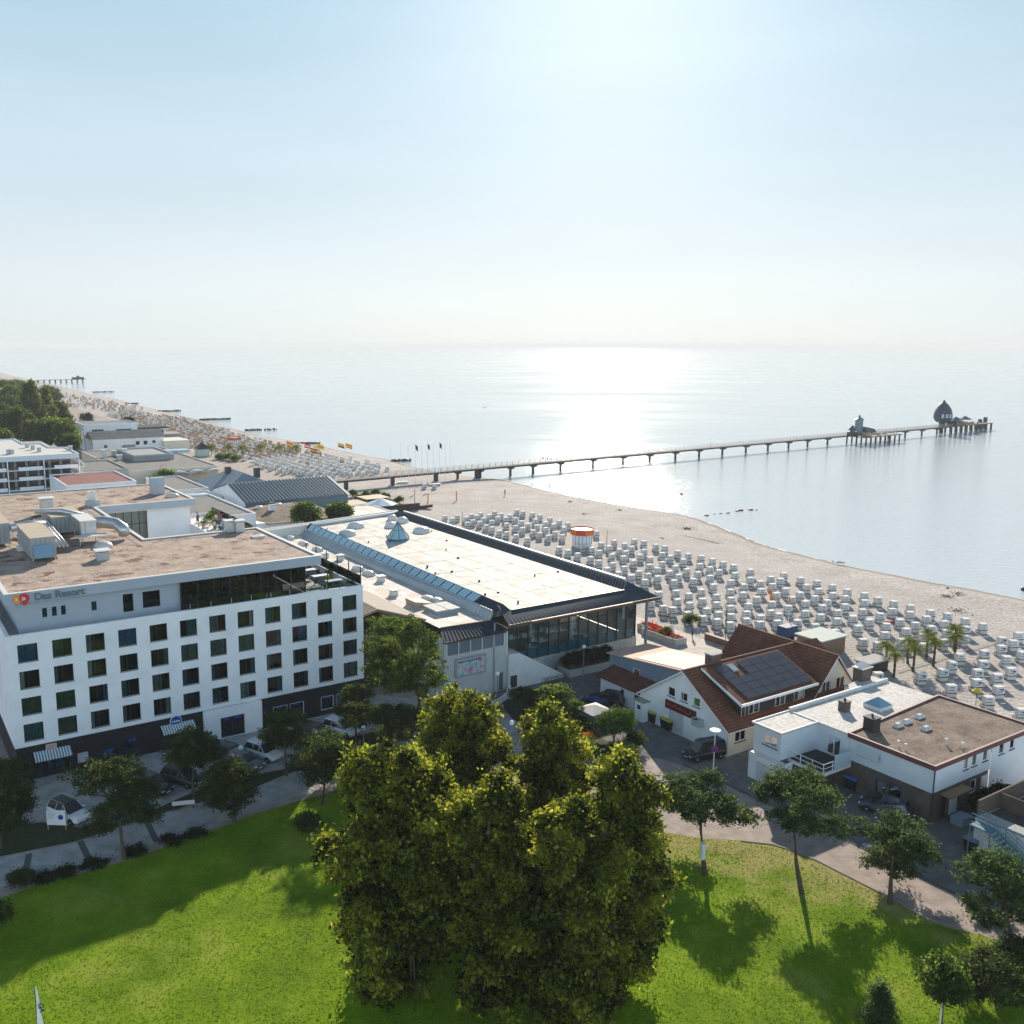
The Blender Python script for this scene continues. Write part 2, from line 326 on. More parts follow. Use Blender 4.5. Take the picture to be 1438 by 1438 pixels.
# ================================================================== GROUND, BEACH, SEA
SEA_Z = -0.7
def gpoly(name, pts, z, m, px=True):
    mb = MB(); mb.poly([(*(G(*p)[:2] if px else p), z) for p in pts]); return struct(mb.obj(name, m))
shore_px = [(0, 523), (60, 537), (120, 552), (160, 560), (200, 571), (250, 583), (330, 603), (352, 610), (400, 618), (450, 627), (500, 638), (545, 646), (575, 655), (600, 660), (640, 667),
            (690, 672), (730, 680), (770, 690), (850, 706), (900, 714), (960, 724), (1000, 737), (1040, 753), (1070, 765), (1130, 781), (1200, 797), (1300, 817), (1438, 843)]
S = [G(x, y, SEA_Z)[:2] for x, y in shore_px]
S = [(-6000, 9500), (-2600, 4600), (-1300, 2600)] + S + [(130, 110), (175, 40), (260, -120)]
S = [(a[0], a[1]) for a in S]
# smooth the shoreline with extra points
def catmull(P, n=4):
    out = []
    for i in range(len(P) - 1):
        p0, p1, p2, p3 = P[max(i - 1, 0)], P[i], P[i + 1], P[min(i + 2, len(P) - 1)]
        for k in range(n):
            t = k / n
            out.append(tuple(.5 * ((2 * p1[j]) + (-p0[j] + p2[j]) * t + (2 * p0[j] - 5 * p1[j] + 4 * p2[j] - p3[j]) * t * t + (-p0[j] + 3 * p1[j] - 3 * p2[j] + p3[j]) * t ** 3) for j in range(2)))
    return out + [P[-1]]
SS = catmull(S, 5)
inl = (-.85, -.53)
rows = [(-60, -5.), (-14, -1.5), (-1.0, -.78), (1.5, -.5), (3.2, -.32), (5., -.30), (16., 0.0), (40., 0.), (4000., 0.)]
mb = MB(); V = []
random.seed(3)
for i, (x, y) in enumerate(SS):
    for d, z in rows:
        j = random.uniform(-.25, .25) if abs(d) < 6 else 0
        V.append((x + inl[0] * (d + j), y + inl[1] * (d + j), z))
R_ = len(rows); F_ = []
for i in range(len(SS) - 1):
    for j in range(R_ - 1):
        a = i * R_ + j; F_.append((a, a + 1, a + R_ + 1, a + R_))
mb.add(V, F_)
sand = M('beach_sand', (.40, .352, .32), .95, .10, .12, col2=(.46, .415, .385), bump=.9, bscale=1.3, fine=2.2, blot=(.9, .69, .05, (.22, .17, .13)))
# wet darker sand close to the water line, by height
t = sand.node_tree; N = t.nodes; L = t.links; bs = N['Principled BSDF']
lk = bs.inputs['Base Color'].links[0].from_socket
gp = N.new('ShaderNodeNewGeometry'); sp = N.new('ShaderNodeSeparateXYZ'); L.new(gp.outputs['Position'], sp.inputs[0])
mr = N.new('ShaderNodeMapRange'); mr.inputs['From Min'].default_value = -.62; mr.inputs['From Max'].default_value = -.36; mr.inputs['To Min'].default_value = 1; mr.inputs['To Max'].default_value = 0; L.new(sp.outputs[2], mr.inputs['Value'])
mx = N.new('ShaderNodeMix'); mx.data_type = 'RGBA'; mx.inputs[7].default_value = (.20, .15, .11, 1); L.new(mr.outputs[0], mx.inputs['Factor']); L.new(lk, mx.inputs[6]); L.new(mx.outputs[2], bs.inputs['Base Color'])
[n_ for n_ in sand.node_tree.nodes if n_.type == 'BUMP'][0].inputs['Distance'].default_value = .22
struct(smooth(mb.obj('beach', sand)))
# thin broken line of foam where the water meets the sand
g = MB(); rf_ = random.Random(17)
for i in range(len(SS) - 1):
    a, b = Vector(SS[i]), Vector(SS[i + 1]); n_ = max(1, int((b - a).length / 1.6))
    if (b - a).length > 400: continue
    for k in range(min(n_, 60)):
        if rf_.random() < .3: continue
        p, q = a.lerp(b, k / n_), a.lerp(b, (k + rf_.uniform(.7, 1.)) / n_); o_ = rf_.uniform(-.5, .0); w1, w2 = rf_.uniform(.08, .4), rf_.uniform(.08, .4)
        g.poly([(p.x - inl[0] * o_ * -1, p.y, SEA_Z + .01), (q.x - inl[0] * o_ * -1, q.y, SEA_Z + .01), (q.x + w2, q.y + w2 * .5, SEA_Z + .01), (p.x + w1, p.y + w1 * .5, SEA_Z + .01)])
struct(g.obj('foam_line', M('sea_foam', (.85, .86, .86), .6, .03, 2.)))
# sea
sea = bpy.data.materials.new('sea_water'); sea.use_nodes = True; t = sea.node_tree; N = t.nodes; L = t.links; bs = N['Principled BSDF']
bs.inputs['Base Color'].default_value = (.60, .655, .675, 1); bs.inputs['IOR'].default_value = 1.33; bs.inputs['Specular IOR Level'].default_value = .38
tc = N.new('ShaderNodeTexCoord')
def wavenoise(scale, stretch, det):
    mp = N.new('ShaderNodeMapping'); mp.inputs['Scale'].default_value = (scale, scale * stretch, scale); mp.inputs['Rotation'].default_value = (0, 0, .35); L.new(tc.outputs['Object'], mp.inputs[0])
    n = N.new('ShaderNodeTexNoise'); n.inputs['Scale'].default_value = 1; n.inputs['Detail'].default_value = det; n.inputs['Roughness'].default_value = .6; L.new(mp.outputs[0], n.inputs['Vector']); return n
big = wavenoise(.004, 2.5, 4)
mr = N.new('ShaderNodeMapRange'); mr.inputs['From Min'].default_value = .35; mr.inputs['From Max'].default_value = .65; mr.inputs['To Min'].default_value = -.035; mr.inputs['To Max'].default_value = .035; L.new(big.outputs['Fac'], mr.inputs['Value'])
gp = N.new('ShaderNodeNewGeometry'); sy = N.new('ShaderNodeSeparateXYZ'); L.new(gp.outputs['Position'], sy.inputs[0])
# calm water inshore, ruffled by wind farther out
m2r = N.new('ShaderNodeMapRange'); m2r.inputs['From Min'].default_value = 250.; m2r.inputs['From Max'].default_value = 1200.; m2r.inputs['To Min'].default_value = .10; m2r.inputs['To Max'].default_value = .105; L.new(sy.outputs[1], m2r.inputs['Value'])
sm2 = N.new('ShaderNodeMath'); L.new(mr.outputs[0], sm2.inputs[0]); L.new(m2r.outputs[0], sm2.inputs[1]); L.new(sm2.outputs[0], bs.inputs['Roughness'])
wv = wavenoise(.5, 1.7, 6); bp = N.new('ShaderNodeBump'); bp.inputs['Strength'].default_value = .5; bp.inputs['Distance'].default_value = .3
L.new(wv.outputs['Fac'], bp.inputs['Height']); L.new(bp.outputs['Normal'], bs.inputs['Normal'])
mb = MB(); n = 48
ringr = [1., 300., 900., 2500., 7000., 20000., 38000.]
V = [(0, 200, SEA_Z)]
for r in ringr:
    V += [(r * math.cos(2 * PI * i / n), 200 + r * math.sin(2 * PI * i / n), SEA_Z) for i in range(n)]
F_ = [(0, 1 + i, 1 + (i + 1) % n) for i in range(n)]
for k in range(len(ringr) - 1):
    for i in range(n):
        a = 1 + k * n + i; b = 1 + k * n + (i + 1) % n; F_.append((a, b, b + n, a + n))
mb.add(V, F_); struct(mb.obj('sea', sea))
# town paving (base sheet), everything landward of the beach wall
paver = brick('reddish_pavers', (.38, .305, .265), (.34, .275, .24), (.28, .225, .195), .4, .2, .01, .85, .15, 'xy')
asph = brick('grey_block_paving', (.19, .18, .17), (.16, .15, .145), (.12, .115, .11), .4, .2, .012, .9, .2, 'xy')
cobble = brick('grey_cobble_path', (.46, .45, .43), (.39, .38, .37), (.27, .26, .25), .35, .18, .02, .85, .25, 'xy')
prom = brick('pale_promenade_slabs', (.52, .45, .39), (.48, .42, .37), (.40, .35, .31), 1., .5, .01, .8, .1, 'xy')
edge = [W(91.5, -160)[:2], W(91.5, 118)[:2]] + [G(*p)[:2] for p in [(486, 688), (430, 668), (300, 640), (235, 626), (165, 592), (112, 575), (70, 557), (30, 545), (0, 535)]] + [(-1500, 2400), (-2600, 2400), (-2600, -200), W(91.5, -260)[:2]]
gpoly('town_paving', edge, .004, paver, False)
gpoly('block_paved_lot', [(960, 1075), (998, 1091), (1060, 1121), (1120, 1146), (1180, 1175), (1250, 1212), (1345, 1257), (1500, 1325), (1700, 1200), (1438, 1060), (1300, 1000), (1100, 960), (960, 930), (880, 915), (800, 925), (690, 960), (690, 1010), (800, 1040), (860, 1062), (925, 1065)], .008, asph)
gpoly('parking_lane', [(-300, 1250), (0, 1158), (60, 1153), (130, 1163), (210, 1138), (300, 1098), (400, 1078), (450, 1043), (560, 1018), (640, 985), (520, 975), (300, 1010), (0, 1075), (-300, 1130)], .008, cobble)
gpoly('cobbled_path', [(-350, 1325), (-350, 1290), (0, 1205), (105, 1184), (220, 1146), (271, 1131), (303, 1125), (360, 1107), (400, 1090), (460, 1072), (500, 1060), (560, 1042), (640, 1020), (700, 1000), (760, 1010), (700, 1040), (600, 1062), (540, 1078), (470, 1100), (420, 1118), (360, 1137), (287, 1166), (223, 1182), (159, 1204), (80, 1223), (0, 1246)], .012, cobble)
gpoly('promenade', [W(79.5, -60)[:2], W(91.2, -60)[:2], W(91.2, 60)[:2], W(79.5, 60)[:2]], .012, prom, False)
for a, b in (((36, 1200), (30, 1234)), ((108, 1182), (122, 1212)), ((200, 1151), (216, 1184))):
    p, q = G(*a), G(*b); mb = MB(); mb.poly([(p[0], p[1], .017), (p[0] + .45, p[1] + .28, .017), (q[0] + .45, q[1] + .28, .017), (q[0], q[1], .017)]); struct(mb.obj('path_band', M('dark_setts', (.10, .10, .10), .9, .15, 4.)))
lawn_px = [(-500, 1480), (-350, 1340), (0, 1262), (60, 1240), (110, 1228), (180, 1207), (290, 1170), (360, 1142), (430, 1122), (480, 1108), (560, 1095), (640, 1110), (720, 1150), (800, 1170), (905, 1165), (940, 1170), (990, 1178), (1040, 1180), (1085, 1186), (1120, 1197), (1150, 1210), (1215, 1243), (1260, 1266), (1300, 1290), (1340, 1305), (1380, 1313), (1438, 1340), (1750, 1480), (2400, 2100), (-1300, 2300)]
lawnm = M('lawn', (.105, .185, .006), .95, .10, .22, col2=(.20, .305, .008), bump=.2, bscale=14, fine=9., blot=(.11, .52, .25, (.30, .27, .07)), spec=.08)
# dry, worn strip beside the road
t = lawnm.node_tree; N = t.nodes; L = t.links; bs = N['Principled BSDF']; lk = bs.inputs['Base Color'].links[0].from_socket
gp = N.new('ShaderNodeNewGeometry'); dt = N.new('ShaderNodeVectorMath'); dt.operation = 'DOT_PRODUCT'; dt.inputs[1].default_value = (.46, 1, 0); L.new(gp.outputs['Position'], dt.inputs[0])
nz = N.new('ShaderNodeTexNoise'); nz.inputs['Scale'].default_value = .35; nz.inputs['Detail'].default_value = 6; L.new(gp.outputs['Position'], nz.inputs['Vector'])
ma = N.new('ShaderNodeMath'); ma.operation = 'MULTIPLY_ADD'; ma.inputs[1].default_value = 22.; L.new(nz.outputs['Fac'], ma.inputs[0]); L.new(dt.outputs['Value'], ma.inputs[2])
mr = N.new('ShaderNodeMapRange'); mr.inputs['From Min'].default_value = 89.5; mr.inputs['From Max'].default_value = 95.; mr.inputs['To Max'].default_value = .8; L.new(ma.outputs[0], mr.inputs['Value'])
mx = N.new('ShaderNodeMix'); mx.data_type = 'RGBA'; mx.inputs[7].default_value = (.40, .33, .14, 1); L.new(mr.outputs[0], mx.inputs['Factor']); L.new(lk, mx.inputs[6]); L.new(mx.outputs[2], bs.inputs['Base Color'])
gpoly('lawn', lawn_px, .016, lawnm)
verge = M('dark_verge', (.030, .042, .014), .95, .3, 1., bump=.8, bscale=8, fine=5.)
gpoly('planted_verge', [(-300, 1245), (0, 1160), (60, 1155), (130, 1165), (210, 1140), (300, 1100), (400, 1080), (450, 1045), (560, 1020), (556, 1040), (500, 1058), (460, 1070), (400, 1088), (360, 1105), (303, 1123), (271, 1129), (220, 1144), (105, 1182), (0, 1203), (-330, 1284)], .016, verge)
gpoly('garden_bed', [(700, 985), (760, 975), (810, 1005), (850, 1040), (905, 1050), (890, 1072), (840, 1078), (770, 1040), (720, 1010)], .016, verge)
# raised kerbs
def strip(name, pts, wd, z0, z1, m, px=True, lab=None, cat=None):
    P = [Vector(G(*p)[:2] if px else p) for p in pts]; mb = MB(); Lf, Rt = [], []
    for i, p in enumerate(P):
        d = (P[min(i + 1, len(P) - 1)] - P[max(i - 1, 0)]).normalized(); nn = Vector((-d.y, d.x)) * wd / 2; Lf.append(p + nn); Rt.append(p - nn)
    for i in range(len(P) - 1):
        mb.prism([tuple(Lf[i]), tuple(Lf[i + 1]), tuple(Rt[i + 1]), tuple(Rt[i])], z0, z1)
    o = mb.obj(name, m); return tag(o, lab, cat) if lab else struct(o)
strip('kerb', [(960, 1075), (998, 1091), (1060, 1121), (1120, 1146), (1180, 1175), (1250, 1212), (1345, 1257), (1500, 1325)], .18, -.05, .06, M('kerb_stone', (.10, .10, .10), .9, .1, 2.))
strip('lawn_kerb', [(1040, 1181), (1085, 1186), (1120, 1197), (1150, 1210), (1215, 1243), (1260, 1266), (1300, 1290), (1340, 1305)], .16, -.05, .08, M('pale_kerb_stone', (.34, .29, .26), .9, .1, 2.))
for a, b in (((148, 1206), (205, 1187)), ((205, 1187), (212, 1176)), ((300, 1172), (360, 1148))):
    pass
# small tracks and low sandy path on the beach
strip('sand_track', [(560, 684), (640, 700), (760, 712), (900, 738), (1010, 762)], .5, -.03, .03, M('pale_sand', (.62, .54, .46), .95, .08, 1.))
struct(MB().prism([G(1260, 942)[:2], G(1262, 946)[:2], G(1405, 903)[:2], G(1400, 901)[:2]], -.03, .05).obj('boardwalk', woodgrey))
# seaweed heaps
for (px, py, s) in [(965, 742, 1.9), (820, 722, 1.0), (1345, 858, 2.0), (1345, 833, .9), (1330, 837, 1.), (1180, 790, 1.), (800, 704, .8), (870, 716, .7), (1160, 878, .5), (930, 756, .6)]:
    mb = MB(); random.seed(int(px)); x, y, _ = G(px, py)
    for k in range(int(60 * s)):
        a = random.uniform(0, 2 * PI); r = s * abs(random.gauss(0, .5)); cx_, cy_ = x + r * math.cos(a) * 1.3, y + r * math.sin(a) * 1.6; h = random.uniform(.03, .14)
        mb.add([(cx_ - .12, cy_ - .1, -.02), (cx_ + .12, cy_ - .08, -.02), (cx_, cy_ + .13, -.02), (cx_ + random.uniform(-.1, .1), cy_, h)], [(0, 1, 3), (1, 2, 3), (2, 0, 3)])
    o = mb.obj('seaweed_heap', M('seaweed', (.10, .08, .055), .9, .3, 5.)); o['kind'] = 'stuff'; o['label'] = 'dark seaweed heap on the sand'; o['category'] = 'seaweed'

# ================================================================== HOTEL
h = town('hotel', 'long white hotel with dark ground floor, four window rows and brown gravel roof', 'hotel', 0, 0)
cols = [.9 + 3.1 * i for i in range(12)]
rowz = [12.0, 9.35, 6.68, 4.02]
WW, WH = 1.78, 1.76
holes = [(c, c + WW, z, z + WH) for c in cols for z in rowz]
def roofline(name, loop, z0, z1, par, wallm, holes_by_edge=None): pass
mb = MB(); mb.wall(PX_(0), 0, 37.6, 3.5, 14.7, holes, .22)
mb.poly([(0, 0, 3.5), (0, 22, 3.5), (0, 22, 14.7), (0, 0, 14.7)]); mb.poly([(37.6, 0, 3.5), (37.6, 20, 3.5), (37.6, 20, 14.7), (37.6, 0, 14.7)])
mb.poly([(0, 22, 0), (37.6, 22, 0), (37.6, 22, 14), (0, 22, 14)])
mb.poly([(0, 0, 3.5), (37.6, 0, 3.5), (37.6, .3, 3.5), (0, .3, 3.5)])
mb.obj('wall', white, h)
mb = MB(); mb.rim([(0.02, 0.02), (37.58, 0.02), (37.58, 21.9), (0.02, 21.9)], .32, 14.0, 14.76); mb.obj('parapet', white, h)
mb = MB(); mb.poly([(0, 0, 14.05), (37.6, 0, 14.05), (37.6, 22, 14.05), (0, 22, 14.05)]); mb.obj('terrace_floor', M('terrace_decking', (.30, .29, .27), .8, .12, 1., fine=4.), h)
mb = MB()
gh = [(2.2, 4.9, .5, 1.9), (7.9, 9.6, .4, 1.5), (10.1, 11.2, .3, 2.1), (14.3, 17.0, .2, 2.2), (26.3, 28.0, .6, 2.2), (28.3, 30.0, .6, 2.2), (32.1, 33.7, .6, 2.2), (34.0, 35.6, .6, 2.2)]
mb.wall(PX_(.12), .12, 18.4, 0, 3.5, [g for g in gh if g[0] < 18], .15); mb.wall(PY_(.12), .12, 21.9, 0, 3.5); mb.obj('ground_floor_cladding', charcoal, h); mb = MB(); mb.wall(PX_(.12), 24.9, 37.48, 0, 3.5, [g for g in gh if g[0] > 18], .15)
mb.wall(PXr(37.48), .12, 19.9, 0, 3.5); mb.obj('ground_floor_cladding', charcoal, h)
mb = MB(); mb.wall(PX_(-.25), 18.4, 24.9, 0, 3.42, [(20.2, 22.9, .02, 2.35)], .3)
mb.poly([(18.4, -.25, 0), (18.4, .12, 0), (18.4, .12, 3.42), (18.4, -.25, 3.42)]); mb.poly([(24.9, -.25, 0), (24.9, .12, 0), (24.9, .12, 3.42), (24.9, -.25, 3.42)]); mb.poly([(18.4, -.25, 3.42), (24.9, -.25, 3.42), (24.9, .12, 3.42), (18.4, .12, 3.42)])
mb.obj('entrance_surround', white, h)
d = MB().box(20.2, 22.9, .02, .08, 0.02, 2.35).obj('door', winglass, h)
MB().box(20.2, 20.3, -.05, .02, .02, 2.35).box(21.5, 21.6, -.05, .02, .02, 2.35).box(22.8, 22.9, -.05, .02, .02, 2.35).box(20.3, 21.5, -.05, .02, 2.25, 2.35).box(21.6, 22.8, -.05, .02, 2.25, 2.35).obj('door_frame', winframe, d)
for x in (20.5, 21.8): MB().box(x, x + .75, -.09, -.06, 1.92, 2.14).obj('sign_plate', bluem, d)
MB().box(20.15, 22.95, .10, 1.2, 0, 2.4).obj('lobby', room, d)
# one bedroom window, copied
def bedroom(parent, x, z, y=0., ww=WW, hh=WH, seedv=0):
    rr = random.Random(seedv)
    f = MB(); f.box(0, .07, .12, .2, 0, hh).box(ww - .07, ww, .12, .2, 0, hh).box(.07, ww - .07, .12, .2, 0, .07).box(.07, ww - .07, .12, .2, hh - .07, hh).box(ww * .42, ww * .42 + .07, .12, .2, .07, hh - .07).box(-.04, ww + .04, -.04, .12, -.05, -.003)
    f = f.obj('window', winframe, parent, (x, y, z))
    MB().poly([(.05, .16, .05), (ww - .05, .16, .05), (ww - .05, .16, hh - .05), (.05, .16, hh - .05)]).obj('pane', winglass, f)
    MB().add([(0, .21, 0), (ww, .21, 0), (ww, .21, hh), (0, .21, hh), (0, 1.2, 0), (ww, 1.2, 0), (ww, 1.2, hh), (0, 1.2, hh)], [(4, 5, 6, 7), (0, 1, 5, 4), (3, 2, 6, 7), (0, 3, 7, 4), (1, 2, 6, 5)]).obj('room_niche', room, f)
    c = MB(); side = rr.random() < .6; w_ = ww * rr.choice([.18, .22, .3, .55, .9])
    x0 = .06 if side else ww - .06 - w_
    nn = max(3, int(w_ / .09)); pr = [(x0 + w_ * i / nn, .30 + (.05 if i % 2 else 0)) for i in range(nn + 1)]
    for i in range(nn): c.poly([(pr[i][0], pr[i][1], .02), (pr[i + 1][0], pr[i + 1][1], .02), (pr[i + 1][0], pr[i + 1][1], hh - .02), (pr[i][0], pr[i][1], hh - .02)])
    c.obj('curtain', rr.choice(curt), f)
    return f
k = 0
for z in rowz:
    for c in cols:
        bedroom(h, c, z, 0, seedv=k * 7 + 3); k += 1
# shop windows on the ground floor
for i, (a, b, z0, z1) in enumerate(gh):
    f = MB().box(a, a + .06, .14, .22, z0, z1).box(b - .06, b, .14, .22, z0, z1).box(a + .06, b - .06, .14, .22, z0, z0 + .06).box(a + .06, b - .06, .14, .22, z1 - .06, z1).obj('shop_window', whiteframe if i > 3 else winframe, h)
    MB().poly([(a, .19, z0), (b, .19, z0), (b, .19, z1), (a, .19, z1)]).obj('pane', winglass, f)
    MB().add([(a, .24, z0), (b, .24, z0), (b, .24, z1), (a, .24, z1), (a, 1.3, z0), (b, 1.3, z0), (b, 1.3, z1), (a, 1.3, z1)], [(4, 5, 6, 7), (0, 1, 5, 4), (3, 2, 6, 7), (0, 3, 7, 4), (1, 2, 6, 5)]).obj('room_niche', room, f)
    if i not in (0, 3): MB().box(a + .4, a + 1.25, .10, .16, z1 - .3, z1 - .1).obj('sign_plate', bluem, f)
    if i != 3:
        g = MB(); rr = random.Random(i)
        for q in range(9):
            x = rr.uniform(a + .15, b - .35); g.box(x, x + rr.uniform(.08, .3), .5 + q * .05, .54 + q * .05, z0 + .02, z0 + rr.uniform(.2, .9))
        g.obj('window_display', curt[4] if i % 2 else curt[1], f)
stripe = M('awning_stripes', (.75, .78, .78), .7, .03, 1.)
for a, b in ((1.6, 5.0), (13.9, 17.4)):
    g = MB(); n = 26
    for i in range(n):
        g.k = i % 2; x0, x1 = a + (b - a) * i / n, a + (b - a) * (i + 1) / n
        g.poly([(x0, .10, 2.75), (x1, .10, 2.75), (x1, -.95, 2.28), (x0, -.95, 2.28)]); g.poly([(x0, -.95, 2.28), (x1, -.95, 2.28), (x1, -.97, 2.08), (x0, -.97, 2.08)])
    g.obj('awning', [stripe, M('awning_blue', (.12, .20, .26), .7, .03, 1.)], h)
# round blue sign
g = MB(); g.k = 0; n = 28
for r, y, kk in ((.62, .02, 0), (.55, -.02, 1)):
    g.k = kk; g.loft([[(15.5 + r * math.cos(2 * PI * i / n), .10, 2.98 + r * math.sin(2 * PI * i / n)) for i in range(n)], [(15.5 + r * math.cos(2 * PI * i / n), y, 2.98 + r * math.sin(2 * PI * i / n)) for i in range(n)]])
rs = g.obj('round_sign', [wht, bluem], h)
text('lettering', 'NIVEA', .3, wht, rs, (15.5, -.04, 2.88), (PI / 2, 0, 0), .01, 'CENTER', True)
g = MB(); g.k = 0; g.box(2.75, 3.75, .03, .10, 2.35, 3.3); g.k = 1
for i in range(8): g.box(2.86, 3.64, .01, .026, 2.46 + i * .1, 2.5 + i * .1)
g.obj('notice_board', [M('poster_paper', (.62, .5, .48), .7, .05, 2.), M('poster_print', (.55, .25, .22), .7, .2, 5.)], h)
MB().box(5.6, 6.6, .03, .10, .7, 1.7).obj('menu_case', greypaint, h)
MB().box(18.43, 18.5, -.33, -.26, 3.42, 3.47).obj('downlight', steel, h)
# penthouse
ph = [(3.75, 4.2, 15.35, 16.3), (4.65, 5.1, 15.35, 16.3), (5.5, 5.95, 15.35, 16.3), (8.4, 8.9, 15.35, 16.3), (11.5, 12.55, 14.7, 16.6), (13.5, 15.3, 14.85, 16.6)]
pw = M('pale_grey_render', (.40, .45, .50), .85, .04, .6)
mb = MB(); mb.wall(PX_(2.95), 1.5, 17.4, 14.05, 17.32, ph, .2); mb.wall(PY_(1.5), 2.95, 69.0, 14.05, 17.32); mb.obj('penthouse_wall', pw, h)
for a, b, z0, z1 in ph:
    f = MB().box(a, a + .06, 3.07, 3.14, z0, z1).box(b - .06, b, 3.07, 3.14, z0, z1).box(a + .06, b - .06, 3.07, 3.14, z0, z0 + .06).box(a + .06, b - .06, 3.07, 3.14, z1 - .06, z1).obj('window', winframe, h)
    MB().poly([(a, 3.11, z0), (b, 3.11, z0), (b, 3.11, z1), (a, 3.11, z1)]).obj('pane', winglass, f)
    MB().add([(a, 3.16, z0), (b, 3.16, z0), (b, 3.16, z1), (a, 3.16, z1), (a, 4.3, z0), (b, 4.3, z0), (b, 4.3, z1), (a, 4.3, z1)], [(4, 5, 6, 7), (0, 1, 5, 4), (3, 2, 6, 7), (0, 3, 7, 4), (1, 2, 6, 5)]).obj('room_niche', M('lit_blue_room', (.10, .55, .75), .8, .1, 1.) if b - a < .6 else room, f)  # small windows: the blue room light is put into the niche colour
# restaurant glazing
gz = MB(); x0, x1 = 17.4, 31.6
gz.poly([(x0, 2.6, 14.1), (x1, 2.6, 14.1), (x1, 2.6, 17.3), (x0, 2.6, 17.3)]); gz.poly([(x1, 2.6, 14.1), (x1, 20, 14.1), (x1, 20, 17.3), (x1, 2.6, 17.3)])
gz = gz.obj('glazed_front', winglass, h)
fr = MB()
for i in range(9): x = x0 + (x1 - x0) * i / 8; fr.box(x - .04, x + .04, 2.5, 2.58, 14.1, 17.3)
for i in range(8): y = 3.2 + i * 2.4; fr.box(x1 + .02, x1 + .1, y - .04, y + .04, 14.1, 17.3)
fr.obj('mullion_frame', winframe, gz)
rr = random.Random(5); fm = MB()
for i in range(26):
    x, y = rr.uniform(18.5, 30.5), rr.uniform(4, 14); fm.box(x - .4, x + .4, y - .4, y + .4, 14.75, 14.8).box(x - .04, x + .04, y - .04, y + .04, 14.1, 14.75)
    for s in (-1, 1): fm.box(x + s * .7 - .22, x + s * .7 + .22, y - .22, y + .22, 14.1, 14.9)
fm.obj('dining_furniture', M('dining_furniture', (.12, .10, .08), .7, .3, 1.), h)
MB().box(17.45, 31.4, 16.0, 16.1, 14.1, 17.3).box(17.4, 17.5, 3.2, 16.0, 14.1, 17.3).obj('inner_wall', M('inner_wall', (.10, .10, .09), .8, .3, .8), h)
# glass balustrade along the front and the right-hand terrace
bl = MB(); bl.box(17.4, 33.2, .16, .18, 14.76, 15.5); bl = bl.obj('balustrade', clearglass, h)
b2 = MB()
for i in range(8): x = 17.6 + i * 2.22; b2.box(x - .03, x + .03, .13, .19, 14.76, 15.35)
b2.obj('post', steel, bl)
bl = MB().box(33.3, 37.4, .16, .18, 14.8, 15.9).box(37.4, 37.42, .18, 18, 14.8, 15.9).obj('balustrade', clearglass, h)
b2 = MB()
for y in (.1, 3.2, 6.3, 9.4, 12.5, 15.6): b2.box(37.36, 37.46, y, y + .1, 14.76, 17.0)
b2.box(33.2, 33.3, .1, .2, 14.76, 16.8)
b2.obj('post', darkmetal, bl)
# roofs : three bars round the courtyard, one outline
RL = [(.4, 2.2), (33.4, 2.2), (33.4, 22.2), (18.8, 22.2), (18.8, 49.9), (33.6, 49.9), (33.6, 69.6), (.4, 69.6)]
rf = MB().prism(RL, 17.3, 18.16).obj('roof', [gravel], h)
fas = MB(); RL2 = [(.37, 2.17), (33.43, 2.17), (33.43, 22.23), (18.83, 22.23), (18.83, 49.87), (33.63, 49.87), (33.63, 69.63), (.37, 69.63)]
fas.rim(RL2, .42, 17.27, 18.28); fas.obj('fascia', pw, rf)
cp = MB(); cp.rim([(a - (.03 if a < 1 else -.03), b) for a, b in RL2], .46, 18.283, 18.33); cp.obj('capping', capm, rf)
# strips on the gravel roof
MB().box(19.2, 33.0, 20.2, 20.4, 18.165, 18.19).box(17.3, 17.5, 20.4, 49, 18.165, 18.19).obj('roof_strip', M('roof_strip', (.3, .27, .24), .9, .1, 1.), rf)
mb = MB(); mb.wall(PX_(51.2), 17.5, 33.2, 10, 17.3, [(19.5, 26.5, 12.6, 16.9)], .3); mb.wall(PXr(33.2), 51.2, 69, 0, 17.3); mb.wall(PXr(17.5), 22.0, 51.2, 3, 17.3); mb.wall(PX_(51.2), 17.5, 33.2, 0, 10)
mb.wall(PY_(0.), 22, 69, 0, 14); mb.poly([(0, 69, 0), (33, 69, 0), (33, 69, 17), (0, 69, 17)]); mb.obj('rear_wall', white, h)
f = MB(); nx = 6
for i in range(nx + 1): x = 19.5 + 7 * i / nx; f.box(x - .04, x + .04, 51.25, 51.35, 12.6, 16.9)
f.box(19.5, 26.5, 51.36, 51.4, 14.9, 15.0); f = f.obj('courtyard_window', winframe, h)
MB().poly([(19.5, 51.42, 12.6), (26.5, 51.42, 12.6), (26.5, 51.42, 16.9), (19.5, 51.42, 16.9)]).obj('pane', winglass, f)
MB().box(19.5, 26.5, 53.5, 53.6, 12.6, 16.9).obj('curtain', curt[4], f)
MB().add([(19.5, 51.5, 12.6), (26.5, 51.5, 12.6), (26.5, 54, 12.6), (19.5, 54, 12.6)], [(0, 1, 2, 3)]).obj('room_niche', room, f)
for x0, x1, z0, z1 in ((27.2, 29.0, 14.7 - 4, 14.9 - 3.2), (31, 33, 10.3, 11.1)):
    MB().box(x0, x1, 51.1, 51.18, z0, z1).obj('window', winglass, h)
